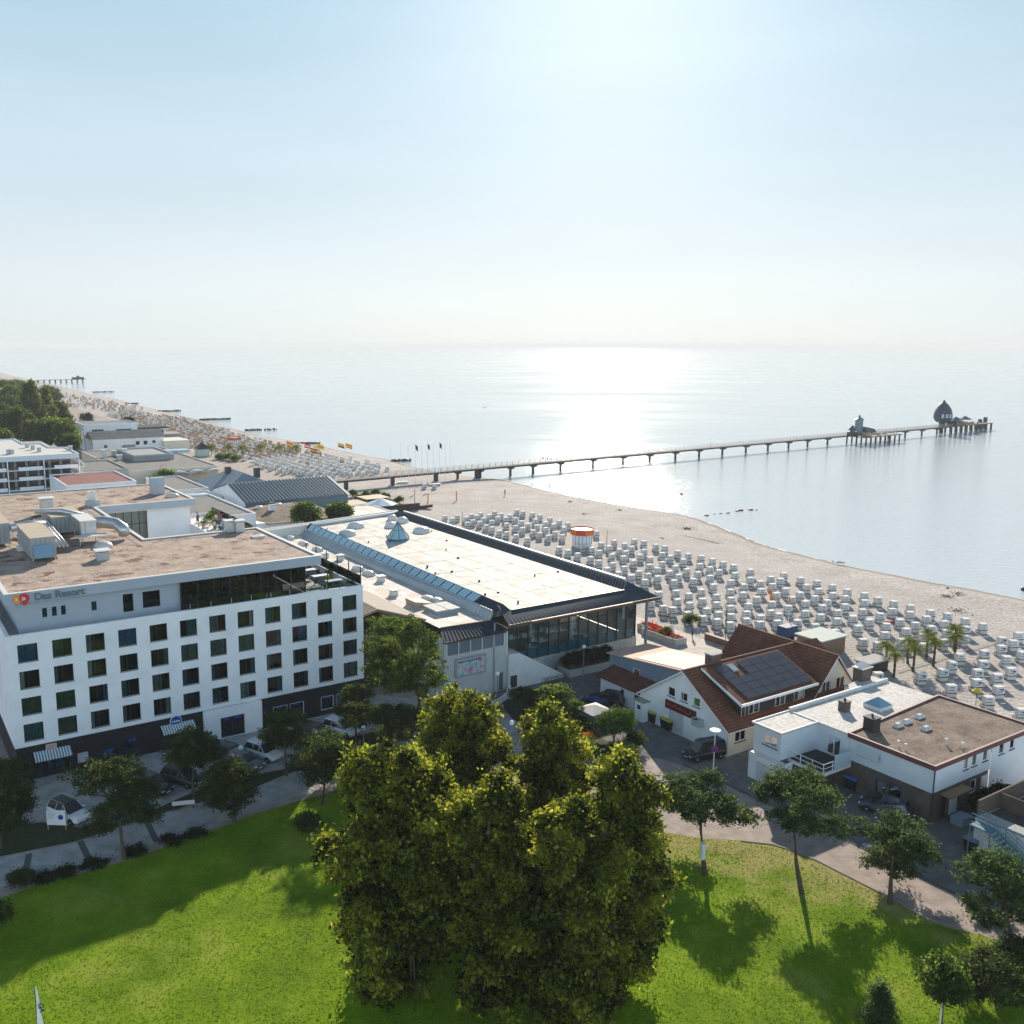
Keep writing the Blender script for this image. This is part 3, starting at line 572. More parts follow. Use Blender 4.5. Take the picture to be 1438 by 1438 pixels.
# rear side terrace block
MB().box(33.23, 39.5, 40, 60, 0, 13.6).obj('side_wing', white, h)
MB().rim([(33.23, 40), (39.5, 40), (39.5, 60), (33.23, 60)], .2, 13.603, 14.1).obj('side_wing_parapet', white, h)
for x in (34.2, 37.0): MB().box(x, x + 1.9, 39.94, 39.99, 12.1, 12.9).obj('window', winframe, h)
b = MB().box(39.35, 39.38, 40.2, 60, 14.1, 15.1).box(33.4, 39.3, 40.1, 40.13, 14.1, 15.1).obj('balustrade', clearglass, h)
# sign : two overlapping leaf shapes and lettering on the fascia
def blobz(cx_, cz, r, n=24, sq=1., tip=0.): return [(cx_ + r * math.cos(2 * PI * i / n), cz + r * sq * math.sin(2 * PI * i / n) - (tip * max(0, -math.sin(2 * PI * i / n)) ** 3)) for i in range(n)]
om = M('orange_sign', (.85, .30, .03), .4, .03, 1.); rm_ = M('crimson_sign', (.62, .03, .04), .4, .03, 1.)
g = MB(); g.k = 0
g.loft([[(x, 2.15, z) for x, z in blobz(1.5, 17.74, .42)], [(x, 2.02, z) for x, z in blobz(1.5, 17.74, .42)]]); g.k = 1
g.loft([[(x, 2.15, z) for x, z in blobz(2.12, 17.8, .44, tip=.3)], [(x, 1.97, z) for x, z in blobz(2.12, 17.8, .44, tip=.3)]])
sg = g.obj('logo_sign', [om, rm_], h)
text('lettering', 'a', .52, wht, sg, (1.3, 1.99, 17.62), (PI / 2, 0, 0), .01, 'LEFT', True)
text('lettering', 'ja', .52, wht, sg, (1.88, 1.95, 17.64), (PI / 2, 0, 0), .01, 'LEFT', True)
lt = text('lettering', 'Das Resort', 1.02, M('slate_letters', (.13, .18, .23), .5, .05, 1.), h, (3.0, 2.06, 17.42), (PI / 2, 0, 0), .03, 'LEFT', True)

# ---- plant on the hotel roof
def rp(px, py, z=18.2): return GUV(px, py, z)
def duct(pts, r, name, label, mat_=steel):
    u, v = pts[0][0], pts[0][1]; o = MB().tube([(p[0] - u, p[1] - v, p[2] - 18.17) for p in pts], r, 10).obj(name, mat_, None, W(u, v, 18.17), TA); smooth(o); return tag(o, label, 'duct')
def plant(label, u0, v0, u1, v1, z1, name='air_handling_unit', top=M('weathered_unit_lid', (.48, .40, .30), .8, .1, 1.), body=M('unit_casing', (.34, .36, .37), .5, .1, .8), z0=18.5):
    a = town(name, label, 'roof plant', u0, v0, 18.17)
    du, dv = u1 - u0, v1 - v0
    MB().box(0, du, 0, dv, z0 - 18.17, z1 - 18.17 - .08).obj('casing', body, a); MB().box(-.08, du + .08, -.08, dv + .08, z1 - 18.17 - .077, z1 - 18.17).obj('lid', top, a)
    f = MB()
    for x in (.1, du - .2):
        for y in (.1, dv - .2): f.box(x, x + .1, y, y + .1, 0, z0 - 18.173)
    f.obj('frame', steel, a)
    p = MB(); n = max(2, int(dv / 1.2))
    for i in range(1, n): p.box(-.02, -.002, i * dv / n - .03, i * dv / n + .03, z0 - 18.1, z1 - 18.3)
    for i in range(1, 2 * max(1, int(du))): p.box(i * .5 - .015, i * .5 + .015, -.02, -.002, z0 - 18.1, z1 - 18.3)
    p.obj('panel_joint', darkmetal, a); return a
plant('long grey air handling unit at the left edge of the hotel roof plant', 2.2, 27.0, 4.3, 36.5, 21.0)
a = plant('long grey air handling unit with blue intake hood, front of the hotel roof plant', 5.0, 16.3, 7.6, 26.3, 20.9)
MB().add([(.2, -1.0, .6), (2.2, -1.0, .6), (2.2, 0, .6), (.2, 0, .6), (.2, -.25, 1.9), (2.2, -.25, 1.9), (2.2, 0, 1.9), (.2, 0, 1.9)], [(0, 3, 2, 1), (4, 5, 6, 7), (0, 1, 5, 4), (1, 2, 6, 5), (3, 0, 4, 7)]).obj('intake_hood', M('blue_hood', (.20, .32, .42), .4, .05, 1.), a)
plant('square ventilation unit with pale lid between the pipes on the hotel roof', 9.6, 30.5, 13.4, 38, 20.6)
a = plant('bright metal duct housing on legs at the right of the hotel roof plant', 11.8, 24.2, 13.6, 29.5, 20.9, 'duct_housing', capm, steel, 19.2)
MB().box(-.6, 2.8, -1.6, -.1, .9, 1.05).box(-.5, -.4, -1.5, -1.4, 0, .9).box(2.6, 2.7, -1.5, -1.4, 0, .9).obj('platform', capm, a)
for i in range(4): duct([(7.9 + i * .42, 18.5, 19.2), (8.0 + i * .42, 27, 19.5), (8.1 + i * .42, 34, 19.9)], .17, 'roof_pipe', 'shiny insulated pipe, %s of the four running side by side on the hotel roof' % ['first', 'second', 'third', 'fourth'][i])
duct([(13.7, 27.0, 20.0), (15.0, 26.8, 20.1), (16.3, 25.8, 19.9), (16.8, 24.4, 19.4), (16.8, 23.9, 18.9)], .75, 'bent_duct', 'fat bent metal duct curving down to the hotel roof')
duct([(4.4, 26.9, 20.3), (6.5, 27.4, 20.5), (8.3, 27.0, 20.3)], .5, 'cross_duct', 'short silver duct crossing between two roof units')
duct([(8.6, 36, 20.6), (11.2, 33, 20.9), (13.2, 29.8, 20.6)], .33, 'sloping_duct', 'sloping silver duct above the pipes on the hotel roof')
def chimney(label, u, v, z, w_, hh, m=steel, cap=True, cat='roof vent', name='roof_vent'):
    a = town(name, label, cat, u, v, z); MB().box(-w_ / 2, w_ / 2, -w_ / 2, w_ / 2, 0, hh).obj('shaft', m, a)
    if cap: MB().box(-w_ * .65, w_ * .65, -w_ * .65, w_ * .65, hh + .12, hh + .24).cyl(0, 0, hh + .003, hh + .117, w_ * .3).obj('cap', capm, a)
    return a
u, v = rp(66, 722); chimney('tall double vent tower behind the roof units', u, v, 18.17, 1.6, 2.2)
u, v = rp(144, 785); a = chimney('square roof fan with white cap, nearest the front of the hotel roof', u, v, 18.17, 1.3, .9, greypaint)
u, v = rp(145, 768); tag(smooth(MB().lathe(0, 0, [(1.15, 0), (1.1, .25), (.9, .5), (.5, .7), (.02, .78)]).obj('dome_light', M('dome_plastic', (.62, .62, .60), .3, .03, 1.), None, W(u, v, 18.17))), 'round roof dome beside the square roof fan on the hotel', 'skylight')
u, v = rp(130, 710); a = chimney('twin-pipe vent on grey plinth at the inner corner of the hotel roof', u, v, 18.17, 1.8, .9, greypaint, False)
for dx in (-.35, .35): MB().cyl(dx, 0, .9, 2.2, .3).obj('pipe', capm, a)
u, v = rp(221, 693); a = chimney('big hooded fan box on the rear roof of the hotel', u, v, 18.17, 1.9, 1.5, greypaint, False)
MB().add([(-1, -1.0, 1.5), (1, -1.0, 1.5), (1, 1, 1.5), (-1, 1, 1.5), (-1, -.5, 2.6), (1, -.5, 2.6), (1, .7, 2.7), (-1, .7, 2.7)], [(0, 3, 2, 1), (4, 5, 6, 7), (0, 1, 5, 4), (1, 2, 6, 5), (2, 3, 7, 6), (3, 0, 4, 7)]).obj('hood', steel, a)
u, v = rp(242, 697); tag(smooth(MB().lathe(0, 0, [(1.1, 0), (1.05, .2), (.8, .45), (.4, .55), (.02, .6)]).obj('dome_light', M('dome_plastic_b', (.55, .56, .55), .3, .03, 1.), None, W(u, v, 18.17))), 'low roof dome beside the hooded fan on the rear hotel roof', 'skylight')
for k_, (px, s_) in enumerate([(323, 'left'), (336, 'right')]):
    u, v = rp(px, 746); chimney('ribbed square vent, %s one of the pair at the back edge of the front roof' % s_, u, v, 18.17, 1.1, 1.3, steel)
u, v = rp(362, 754); tag(MB().box(-.8, .8, -.5, .5, 0, .2).add([(-.7, -.4, .2), (.7, -.4, .2), (.7, .4, .2), (-.7, .4, .2), (0, 0, .32)], [(0, 1, 4), (1, 2, 4), (2, 3, 4), (3, 0, 4)]).obj('roof_hatch', capm, None, W(u, v, 18.17), TA), 'pale flat roof hatch near the right end of the hotel roof', 'roof hatch')
u, v = rp(25, 760); a = town('roof_railing', 'thin steel railing round the left side of the hotel roof plant', 'railing', u, v, 18.17)
MB().tube([(-1, 3, 1), (2.0, -7.5, 1)], .03).tube([(-1, 3, .5), (2.0, -7.5, .5)], .03).obj('rail', steel, a)
for i in range(6): MB().tube([(-1 + 3 * i / 5, 3 - 10.5 * i / 5, 0), (-1 + 3 * i / 5, 3 - 10.5 * i / 5, 1)], .03).obj('post', steel, a)
u, v = rp(32, 772); chimney('small white air box on the left of the hotel roof', u, v, 18.17, 1.2, .5, capm, False)

# ================================================================== BATHING HALL
b = town('bathing_hall', 'large low hall with white flat roof, dark zinc edges and tall glazed front', 'hall', 46, -4.3)
def Lc(u, v): return (u - 46, v + 4.3)
def seams(mb, p00, p01, p10, p11, n, hgt=.05, wd=.05):
    # raised ribs running from edge p00-p01 to edge p10-p11
    a, b_, c, d_ = map(Vector, (p00, p01, p10, p11)); nn = (b_ - a).cross(c - a).normalized()
    if nn.z < 0: nn = -nn
    e = (b_ - a).normalized() * wd / 2
    for i in range(1, n):
        t = i / n; p = a.lerp(b_, t); q = c.lerp(d_, t)
        mb.loft([[tuple(p - e), tuple(p + e), tuple(p + e + nn * hgt), tuple(p - e + nn * hgt)], [tuple(q - e), tuple(q + e), tuple(q + e + nn * hgt), tuple(q - e + nn * hgt)]])
def L3(u, v, z): return (u - 46, v + 4.3, z)
# body
mb = MB(); mb.wall(PX_(0), 0, 9.1, 0, 7.5, [(.3, 1.0, .9, 2.3), (7.9, 8.55, .1, 2.35), (.35, 8.65, 5.8, 7.35)], .15)
mb.poly([(9.1, 0, 0), (9.1, 2.8, 0), (9.1, 2.8, 8), (9.1, 0, 8)]); mb.poly([(0, 0, 0), (0, 60, 0), (0, 60, 8), (0, 0, 8)]); mb.poly([(0, 60, 0), (34, 66, 0), (34, 66, 9), (0, 60, 9)]); mb.poly([(33.2, 38, 0), (33.2, 65, 0), (33.2, 65, 9), (33.2, 38, 9)]); mb.poly([(33.2, 2.8, 0), (33.2, 38, 0), (33.2, 38, 2.1), (33.2, 2.8, 2.1)])
mb.obj('wall', M('pale_panel_wall', (.50, .52, .51), .8, .07, .5), b)
f = MB(); f.box(.2, 8.8, -.06, .03, 7.35, 7.46).box(8.95, 9.12, -.07, -.003, 4.5, 7.5)
for x in (.35, 2.0, 3.68, 5.35, 7.0, 8.6): f.box(x - .05, x + .05, -.05, .02, 5.8, 7.35)
f = f.obj('window_band', whiteframe, b); MB().poly([(.35, .1, 5.8), (8.65, .1, 5.8), (8.65, .1, 7.35), (.35, .1, 7.35)]).obj('pane', M('frosted_pane', (.16, .20, .24), .25, .1, .5), f)
MB().box(7.9, 8.55, .1, .14, .1, 2.35).obj('door', M('grey_door', (.10, .13, .14), .5, .1, 1.), b)
MB().box(.3, 1.0, .1, .14, .9, 2.3).obj('small_window', winframe, b)
MB().cyl(7.1, -.12, 0, 8.9, .09).obj('downpipe', steel, b)
# billboard
bb = MB(); bb.box(1.45, 5.85, -.16, -.003, 2.95, 5.2); bb = bb.obj('billboard', steel, b)
pic = bpy.data.materials.new('poster_picture'); pic.use_nodes = True; t = pic.node_tree; N = t.nodes; L = t.links
tc = N.new('ShaderNodeTexCoord'); nz = N.new('ShaderNodeTexNoise'); nz.inputs['Scale'].default_value = 1.5; L.new(tc.outputs['Object'], nz.inputs['Vector'])
rp_ = N.new('ShaderNodeValToRGB'); e = rp_.color_ramp.elements; e[0].position = .36; e[0].color = (.12, .42, .45, 1); e[1].position = .64; e[1].color = (.62, .18, .30, 1)
for q, c_ in ((.44, (.5, .62, .64, 1)), (.5, (.55, .5, .42, 1)), (.57, (.35, .5, .55, 1))): x = e.new(q); x.color = c_
L.new(nz.outputs['Fac'], rp_.inputs['Fac']); L.new(rp_.outputs[0], N['Principled BSDF'].inputs['Base Color'])
MB().box(1.65, 5.65, -.2, -.163, 3.12, 5.02).obj('poster', pic, bb)
g = MB(); g.k = 0; rr = random.Random(2); x = 1.9
while x < 5.2:
    w_ = rr.uniform(.12, .3); g.box(x, x + w_, -.212, -.203, 4.7, 4.9); x += w_ + .08
g.obj('poster_lettering', M('poster_ink', (.05, .06, .1), .6, .1, 1.), bb)
g = MB()
for i in range(18):
    g.box(1.35 + i * .26, 1.4 + i * .26, -.2, -.16, 5.22, 5.4)
g.tube([(1.4, -.18, 5.4), (5.9, -.18, 5.4)], .03); g.obj('lamp_rail', steel, bb)
# glazed front with podium
gx0, gx1 = 11.0, 32.9
MB().box(9.103, 33.1, 2.82, 3.4, 0, 2.05).obj('podium', concrete, b)
gl = MB().poly([(gx0, 2.9, 2.1), (gx1, 2.9, 2.1), (gx1, 2.9, 8.3), (gx0, 2.9, 8.3)]).poly([(gx1, 2.9, 2.1), (gx1, 38, 2.1), (gx1, 38, 8.3), (gx1, 2.9, 8.3)]).obj('glazing', hallglass, b)
f = MB(); n = 13
for i in range(n + 1): x = gx0 + (gx1 - gx0) * i / n; f.box(x - .07, x + .07, 2.72, 2.86, 2.1, 8.3)
f.box(gx0, gx1, 2.78, 2.85, 6.0, 6.07).obj('mullion', darkmetal, gl)
MB().box(gx0, gx1, 3.1, 3.16, 2.1, 3.3).obj('blue_tint_panel', M('blue_lower_panel', (.05, .22, .30), .3, .1, .5), gl)
MB().box(9.13, 10.9, 2.7, 2.8, 2.1, 8.3).obj('corner_panel', steelblue, b)
MB().box(9.5, 10.6, 2.64, 2.69, 3.0, 7.3).obj('corner_window', M('pale_corner_pane', (.4, .42, .36), .3, .1, .5), b)
MB().poly([(9.2, 3.3, 2.06), (33, 3.3, 2.06), (33, 38, 2.06), (9.2, 38, 2.06)]).obj('floor', M('hall_floor', (.45, .42, .36), .5, .1, .6), b)
MB().box(9.2, 24, 16.8, 17.0, 2.1, 8.3).box(9.15, 9.2, 3, 18, 2.1, 8.3).obj('inner_wall', M('hall_inner_wall', (.42, .38, .32), .8, .35, .3), b)
rr = random.Random(9)
for i in range(5):
    x, y = 12 + i * 3.9 + rr.random(), rr.uniform(6, 13); MB().cyl(x, y, 2.07, 8.3, .22).obj('inner_column', wht, b)
fm = MB()
for i in range(24):
    x, y = rr.uniform(12, 32), rr.uniform(4.2, 12); fm.box(x - .9, x + .9, y - .3, y + .3, 2.3, 2.5).box(x - .9, x - .3, y - .3, y + .3, 2.503, 2.95)
fm.obj('lounger_row', wht, b)
# columns under the eaves
for u in (78.0,):
    MB().cyl(u - 46, -.3, 0, 8.3, .2).obj('eave_column', steelblue, b)
# roof : flat white field, front slope, left and right raised ridges
fz = 9.75
fr_ = MB().poly([L3(56.2, -3.4, fz), L3(74.9, -3.5, fz), L3(75.3, 62.5, fz), L3(57.6, 59.2, fz)]).obj('flat_roof', membrane, b)
g = MB()
for k in range(1, 5): t = k / 5; g.box(56.3 - 46 + t * 18.5 - .03, 56.3 - 46 + t * 18.5 + .03, .9, 64, fz + .003, fz + .02)
for k in range(1, 9): g.box(57.8 - 46, 74.8 - 46, k * 7.2 - .03, k * 7.2 + .03, fz + .0205, fz + .03)
g.obj('roof_seam', M('membrane_seam', (.545, .495, .44), .8, .1, 1.), fr_)
rr = random.Random(31); g = MB()
for k in range(22): x, y = rr.uniform(11.5, 28), rr.uniform(2, 62); g.cyl(x, y, fz + .01, fz + rr.uniform(.15, .4), rr.uniform(.08, .2), n=8)
g.obj('roof_drain', darkmetal, fr_)
zr = 10.55
fs = MB()   # front slope
fs.poly([L3(54.6, -2.6, zr), L3(56.2, -3.42, fz + .05), L3(74.8, -3.5, fz + .05), L3(76.3, -2.4, zr), L3(79.0, -6.0, 8.75), L3(54.1, -5.9, 8.85)])
seams(fs, L3(54.9, -3.3, fz), L3(76.6, -3.45, fz + .05), L3(54.3, -5.9, 8.86), L3(78.8, -6.0, 8.76), 46)
fs.obj('front_roof_slope', seam, b)
MB().box(54.1 - 46, 79.0 - 46, -1.72, -1.62, 8.42, 8.85).box(79.003 - 46, 79.1 - 46, -1.7, 62, 8.42, 8.75).obj('eaves_fascia', M('brown_eaves', (.09, .06, .045), .6, .1, 1.), b)
MB().poly([(8.1, -1.6, 8.43), (33, -1.6, 8.43), (33, 3.2, 8.43), (8.1, 3.2, 8.43)]).obj('soffit', M('timber_soffit', (.16, .10, .07), .7, .15, 1.), b)
MB().box(57.5 - 46, 74 - 46, -1.8, -1.723, 8.72, 8.86).box(10.3, 28.8, .72, .86, fz + .04, fz + .12).obj('gutter', M('copper_edge', (.50, .30, .18), .5, .1, 1.), b)
rs_ = MB(); rs_.poly([L3(74.85, -3.5, fz + .02), L3(76.3, -2.4, zr), L3(77.0, 62.8, zr), L3(75.3, 62.5, fz + .02)]); rs_.poly([L3(76.3, -2.4, zr), L3(79.0, -6.0, 8.75), L3(79.6, 63, 8.75), L3(77.0, 62.8, zr)])
seams(rs_, L3(74.85, -3.3, fz + .02), L3(75.3, 62.5, fz + .02), L3(76.3, -2.4, zr), L3(77.0, 62.8, zr), 110)
rs_.obj('right_roof_ridge', seam, b)
MB().prism([L3(77.0, -1, 0)[:2], L3(77.35, -1, 0)[:2], L3(77.95, 62, 0)[:2], L3(77.6, 62, 0)[:2]], zr - .5, zr + .02).obj('ridge_capping', capm, b)
ls = MB()   # left ridge : crest, inner slope, outer slope
crest0, crest1 = L3(55.6, -2.9, zr), L3(59.0, 59.6, zr); out0, out1 = L3(54.3, -2.4, 9.65), L3(55.9, 58.8, 9.65)
ls.poly([crest0, L3(56.2, -3.4, fz), L3(57.6, 59.2, fz), crest1]) if False else None
cr0, cr1 = L3(55.4, -2.9, zr), L3(57.2, 59.6, zr)
ls.poly([cr0, L3(56.2, -3.42, fz + .03), L3(58.2, 59.2, fz + .03), cr1]); ls.poly([out0, cr0, cr1, out1])
seams(ls, out0, out1, cr0, cr1, 104)
ls.poly([out0, cr0, L3(56.2, -3.42, fz)]); ls.obj('left_roof_ridge', seam, b)
def lerp3(a, b_, t): return tuple(a[i] + (b_[i] - a[i]) * t for i in range(3))
# skylight strip on the outer slope: 25 groups
N_ = 25
for i in range(N_):
    t0, t1 = .075 + .91 * i / N_, .075 + .91 * (i + .93) / N_
    q = [lerp3(out0, out1, t0), lerp3(out0, out1, t1), lerp3(cr0, cr1, t1), lerp3(cr0, cr1, t0)]
    q = [(p[0] - .09, p[1], p[2] + .09) for p in q]
    sk = MB().loft([q, [(p[0] + .09, p[1], p[2] - .09) for p in q]]).obj('skylight', tealm, b)
    for s0, s1 in ((.05, .32), (.37, .63), (.68, .95)):
        a0, a1 = t0 + (t1 - t0) * s0, t0 + (t1 - t0) * s1
        p = [lerp3(lerp3(out0, out1, a0), lerp3(cr0, cr1, a0), .08), lerp3(lerp3(out0, out1, a1), lerp3(cr0, cr1, a1), .08), lerp3(lerp3(out0, out1, a1), lerp3(cr0, cr1, a1), .94), lerp3(lerp3(out0, out1, a0), lerp3(cr0, cr1, a0), .94)]
        MB().poly([(x_ - .1, y_, z_ + .1) for x_, y_, z_ in p]).obj('pane', M('skylight_pane', (.46, .68, .78), .12, .05, .5), sk) if i == 0 and s0 < .1 else link('pane', MB().poly([(x_ - .1, y_, z_ + .1) for x_, y_, z_ in p]).mesh('pane', bpy.data.materials['skylight_pane']), sk)
cl = MB(); lo0, lo1 = L3(53.7, -2.6, 8.62), L3(54.6, 59.0, 8.62)
cl.poly([out0, out1, lo1, lo0]); seams(cl, lo0, lo1, out0, out1, 70, .04, .06); cl.tube([(out0[0] - .05, out0[1], out0[2] + .02), (out1[0] - .05, out1[1], out1[2] + .02)], .14); cl.obj('side_cladding', seamlight, b)
lr = MB(); lr.poly([L3(46.8, -2.1, 8.6), L3(53.75, -2.6, 8.6), L3(54.6, 59.0, 8.6), L3(43.6, 57.5, 8.6), L3(43.6, 8, 8.6), L3(46.8, 4, 8.6)]); lr.obj('low_roof', membrane, b)
lf = MB(); lf.poly([L3(46.7, -2.1, 8.66), L3(54.5, -2.6, 8.66), L3(54.6, -4.9, 7.75), L3(45.7, -4.6, 7.75)]); seams(lf, L3(46.7, -2.1, 8.66), L3(54.5, -2.6, 8.66), L3(45.7, -4.6, 7.75), L3(54.6, -4.9, 7.75), 18); lf.obj('low_roof_slope', seam, b)
MB().box(-.2, 8.6, -.45, -.02, 7.5, 7.72).obj('low_eaves', M('dark_eaves', (.05, .04, .035), .6, .1, 1.), b)
MB().tube([L3(46.8, -2.1, 8.7), L3(53.7, -2.6, 8.7)], .07).obj('roof_edge', M('orange_edge', (.5, .28, .14), .6, .1, 1.), b)
MB().rim([L3(43.5, 57.4, 0)[:2], L3(43.5, 59.2, 0)[:2], L3(77.6, 65.0, 0)[:2], L3(77.6, 63.2, 0)[:2]], .3, 8.6, 10.3).obj('rear_parapet', capm, b)
MB().poly([L3(58, 59.3, 9.7), L3(77, 62.7, 9.7), L3(77, 64, 10.2), L3(58, 60.6, 10.2)]).obj('rear_upstand', seamlight, b)
# white ramp wall with hatch
rw = MB(); pr = [(9.13, 0), (17.8, 0), (17.8, .45), (10.8, 4.5), (9.13, 4.6)]
rw.ext([(p[0], p[1]) for p in pr], 'y', -.35, 2.6); rw.obj('ramp_wall', white_dirty, b)
MB().box(9.4, 10.4, -.37, -.352, .2, 1.75).obj('hatch', M('dark_hatch', (.05, .05, .05), .6, .1, 1.), b)
# planter with hedge
pl = town('long_planter', 'long pale concrete planter along the foot of the glazed hall', 'planter', 64.3, -5.3)
MB().rim([(0, 0), (8.0, 0), (8.0, 2.6), (0, 2.6)], .18, 0, 1.0).obj('trough', concrete, pl); MB().box(.2, 7.8, .2, 2.4, .6, .9).obj('soil', verge, pl)
# low curved white wall
strip('curved_wall', [(628, 999), (655, 1000), (680, 996), (700, 990), (712, 980), (716, 970)], .3, 0, .7, white_dirty, True, 'low curved white wall in front of the hall door', 'wall')
# things on the hall roof
domem = M('roof_dome_plastic', (.66, .66, .64), .3, .03, 1.)
for (px, py), z, r, lab in [((488, 751), fz, 1.5, 'front left one of the big domes near the glass pyramid'), ((500, 740), fz, 1.5, 'dome behind the front left dome by the glass pyramid'), ((549, 740), fz, 1.1, 'small dome hidden behind the glass pyramid'), ((592, 747), fz, 1.5, 'dome right of the glass pyramid'), ((565, 733), fz, 1.1, 'right one of the two rearmost small domes'), ((551, 730), fz, .9, 'left one of the two rearmost small domes')]:
    u, v = GUV(px, py, z); d = town('roof_dome', 'white ' + lab + ' on the hall roof', 'skylight', u, v, z, 'round domes on the hall roof')
    MB().cyl(0, 0, 0, .25, r * 1.06, n=20).obj('curb', capm, d); smooth(MB().lathe(0, 0, [(r, .253), (r * .95, .5), (r * .75, .75), (r * .4, .92), (.02, .98)], 20).obj('dome', domem, d))
for (px, py), lab in [((407, 757), 'rearmost'), ((426, 765), 'second'), ((446, 773), 'third'), ((503, 800), 'fourth'), ((518, 807), 'fifth'), ((601, 843), 'sixth'), ((614, 846), 'front')]:
    u, v = GUV(px, py, 8.6); d = town('long_skylight', '%s white bubble skylight on the lower left hall roof' % lab, 'skylight', u, v, 8.6, 'bubble skylights on the lower roof')
    MB().box(-.6, .6, -1.0, 1.0, 0, .2).obj('curb', capm, d); smooth(MB().loft([[(-.55, -.95, .203), (.55, -.95, .203), (.55, .95, .203), (-.55, .95, .203)], [(-.5, -.9, .45), (.5, -.9, .45), (.5, .9, .45), (-.5, .9, .45)], [(-.25, -.6, .62), (.25, -.6, .62), (.25, .6, .62), (-.25, .6, .62)]]).obj('dome', domem, d))
u, v = GUV(559, 758, fz); d = town('glass_pyramid', 'steep teal glass pyramid on the white hall roof', 'skylight', u, v, fz)
R8 = [(1.9 * math.cos(PI / 8 + i * PI / 4), 1.9 * math.sin(PI / 8 + i * PI / 4)) for i in range(8)]
py_ = MB()
for i in range(8): py_.poly([(*R8[i], .4), (*R8[(i + 1) % 8], .4), (0, 0, 3.0)])
py_.obj('pane', M('pyramid_glass', (.34, .50, .54), .12, .05, .5), d)
f = MB().prism(R8, 0, .4)
for i in range(8): f.tube([(*R8[i], .42), (0, 0, 3.05)], .06, 4); f.tube([(R8[i][0] * .5, R8[i][1] * .5, 1.72), (R8[(i + 1) % 8][0] * .5, R8[(i + 1) % 8][1] * .5, 1.72)], .04, 4)
f.obj('frame', tealm, d)
for (px, py, lab) in [(535, 816, 'flat pale vent box'), (553, 836, 'white fan with round top'), (457, 783, 'short twin vent'), (478, 786, 'squat round vent')]:
    u, v = GUV(px, py, 8.6); chimney(lab + ' on the lower left hall roof', u, v, 8.6, .9, .6, capm)
u, v = GUV(620, 858, 8.6); a = town('roof_box', 'large low square roof box with crossed lid near the front of the hall roof', 'roof vent', u, v, 8.6)
MB().box(-1.6, 1.6, -1.6, 1.6, 0, .5).obj('casing', seamlight, a); MB().box(-1.75, 1.75, -1.75, 1.75, .503, .62).box(-.05, .05, -1.7, 1.7, .623, .66).obj('lid', membrane2, a)
u, v = GUV(588, 850, 8.6); a = town('roof_box', 'small tilted brown roof lid left of the square roof box', 'roof vent', u, v, 8.6)
MB().loft([[(-1.2, -1.2, 0), (1.2, -1.2, 0), (1.2, 1.2, 0), (-1.2, 1.2, 0)], [(-1.3, -1.3, .9), (1.3, -1.3, .4), (1.3, 1.3, .4), (-1.3, 1.3, .9)]]).obj('casing', M('brown_lid', (.4, .32, .26), .7, .1, 1.), a)
# link building between hotel and hall
a = town('link_building', 'low dark building with ribbed pitched roof squeezed between the hotel and the hall', 'building', 38.2, 4.0)
MB().box(0, 7.5, 1, 16, 0, 7.2).obj('wall', M('dark_brown_boards', (.08, .06, .05), .8, .2, 1.), a)
r_ = MB(); r_.poly([(-.3, .4, 9.3), (3.6, .4, 10.2), (3.6, 16, 10.2), (-.3, 16, 9.3)]); r_.poly([(3.6, .4, 10.2), (9.0, -2.2, 8.7), (9.0, 14, 8.7), (3.6, 16, 10.2)]); seams(r_, (-.3, .4, 9.3), (-.3, 16, 9.3), (3.6, .4, 10.2), (3.6, 16, 10.2), 26); r_.obj('roof', M('timber_grey_roof', (.24, .20, .17), .8, .15, 1.), a)
MB().add([(-.3, .4, 9.3), (3.6, .4, 10.2), (9, -2.2, 8.7), (9, -2.2, 8.45), (3.6, .4, 9.9), (-.3, .4, 9.0)], [(0, 1, 4, 5), (1, 2, 3, 4)]).obj('fascia', woodm, a)
MB().box(0.1, 7, .2, .9, 3.2, 3.4).tube([(.3, .3, 3.4), (.3, .3, 4.3), (6.8, .3, 4.3), (6.8, .3, 3.4)], .04).obj('balcony', winframe, a)

# ================================================================== GABLED RESTAURANT
a = town('restaurant_house', 'white gabled restaurant with brown tiled roof, solar panels and long dark dormer', 'house', 63, -32.4)
def H3(u, v, z): return (u - 63, v + 32.4, z)
mb = MB(); eL, eR, ap = (0, 12.9), (0, 0), (0, 6.3)
fh = [(7.5, 8.6, 4.0, 5.08), (5.65, 6.7, 4.05, 5.06), (3.85, 4.85, 4.05, 5.06), (6.1, 8.4, .05, 2.45)]
mb.wall(PY_(0), 0, 12.9, 0, 3.0, [fh[3]], .15)
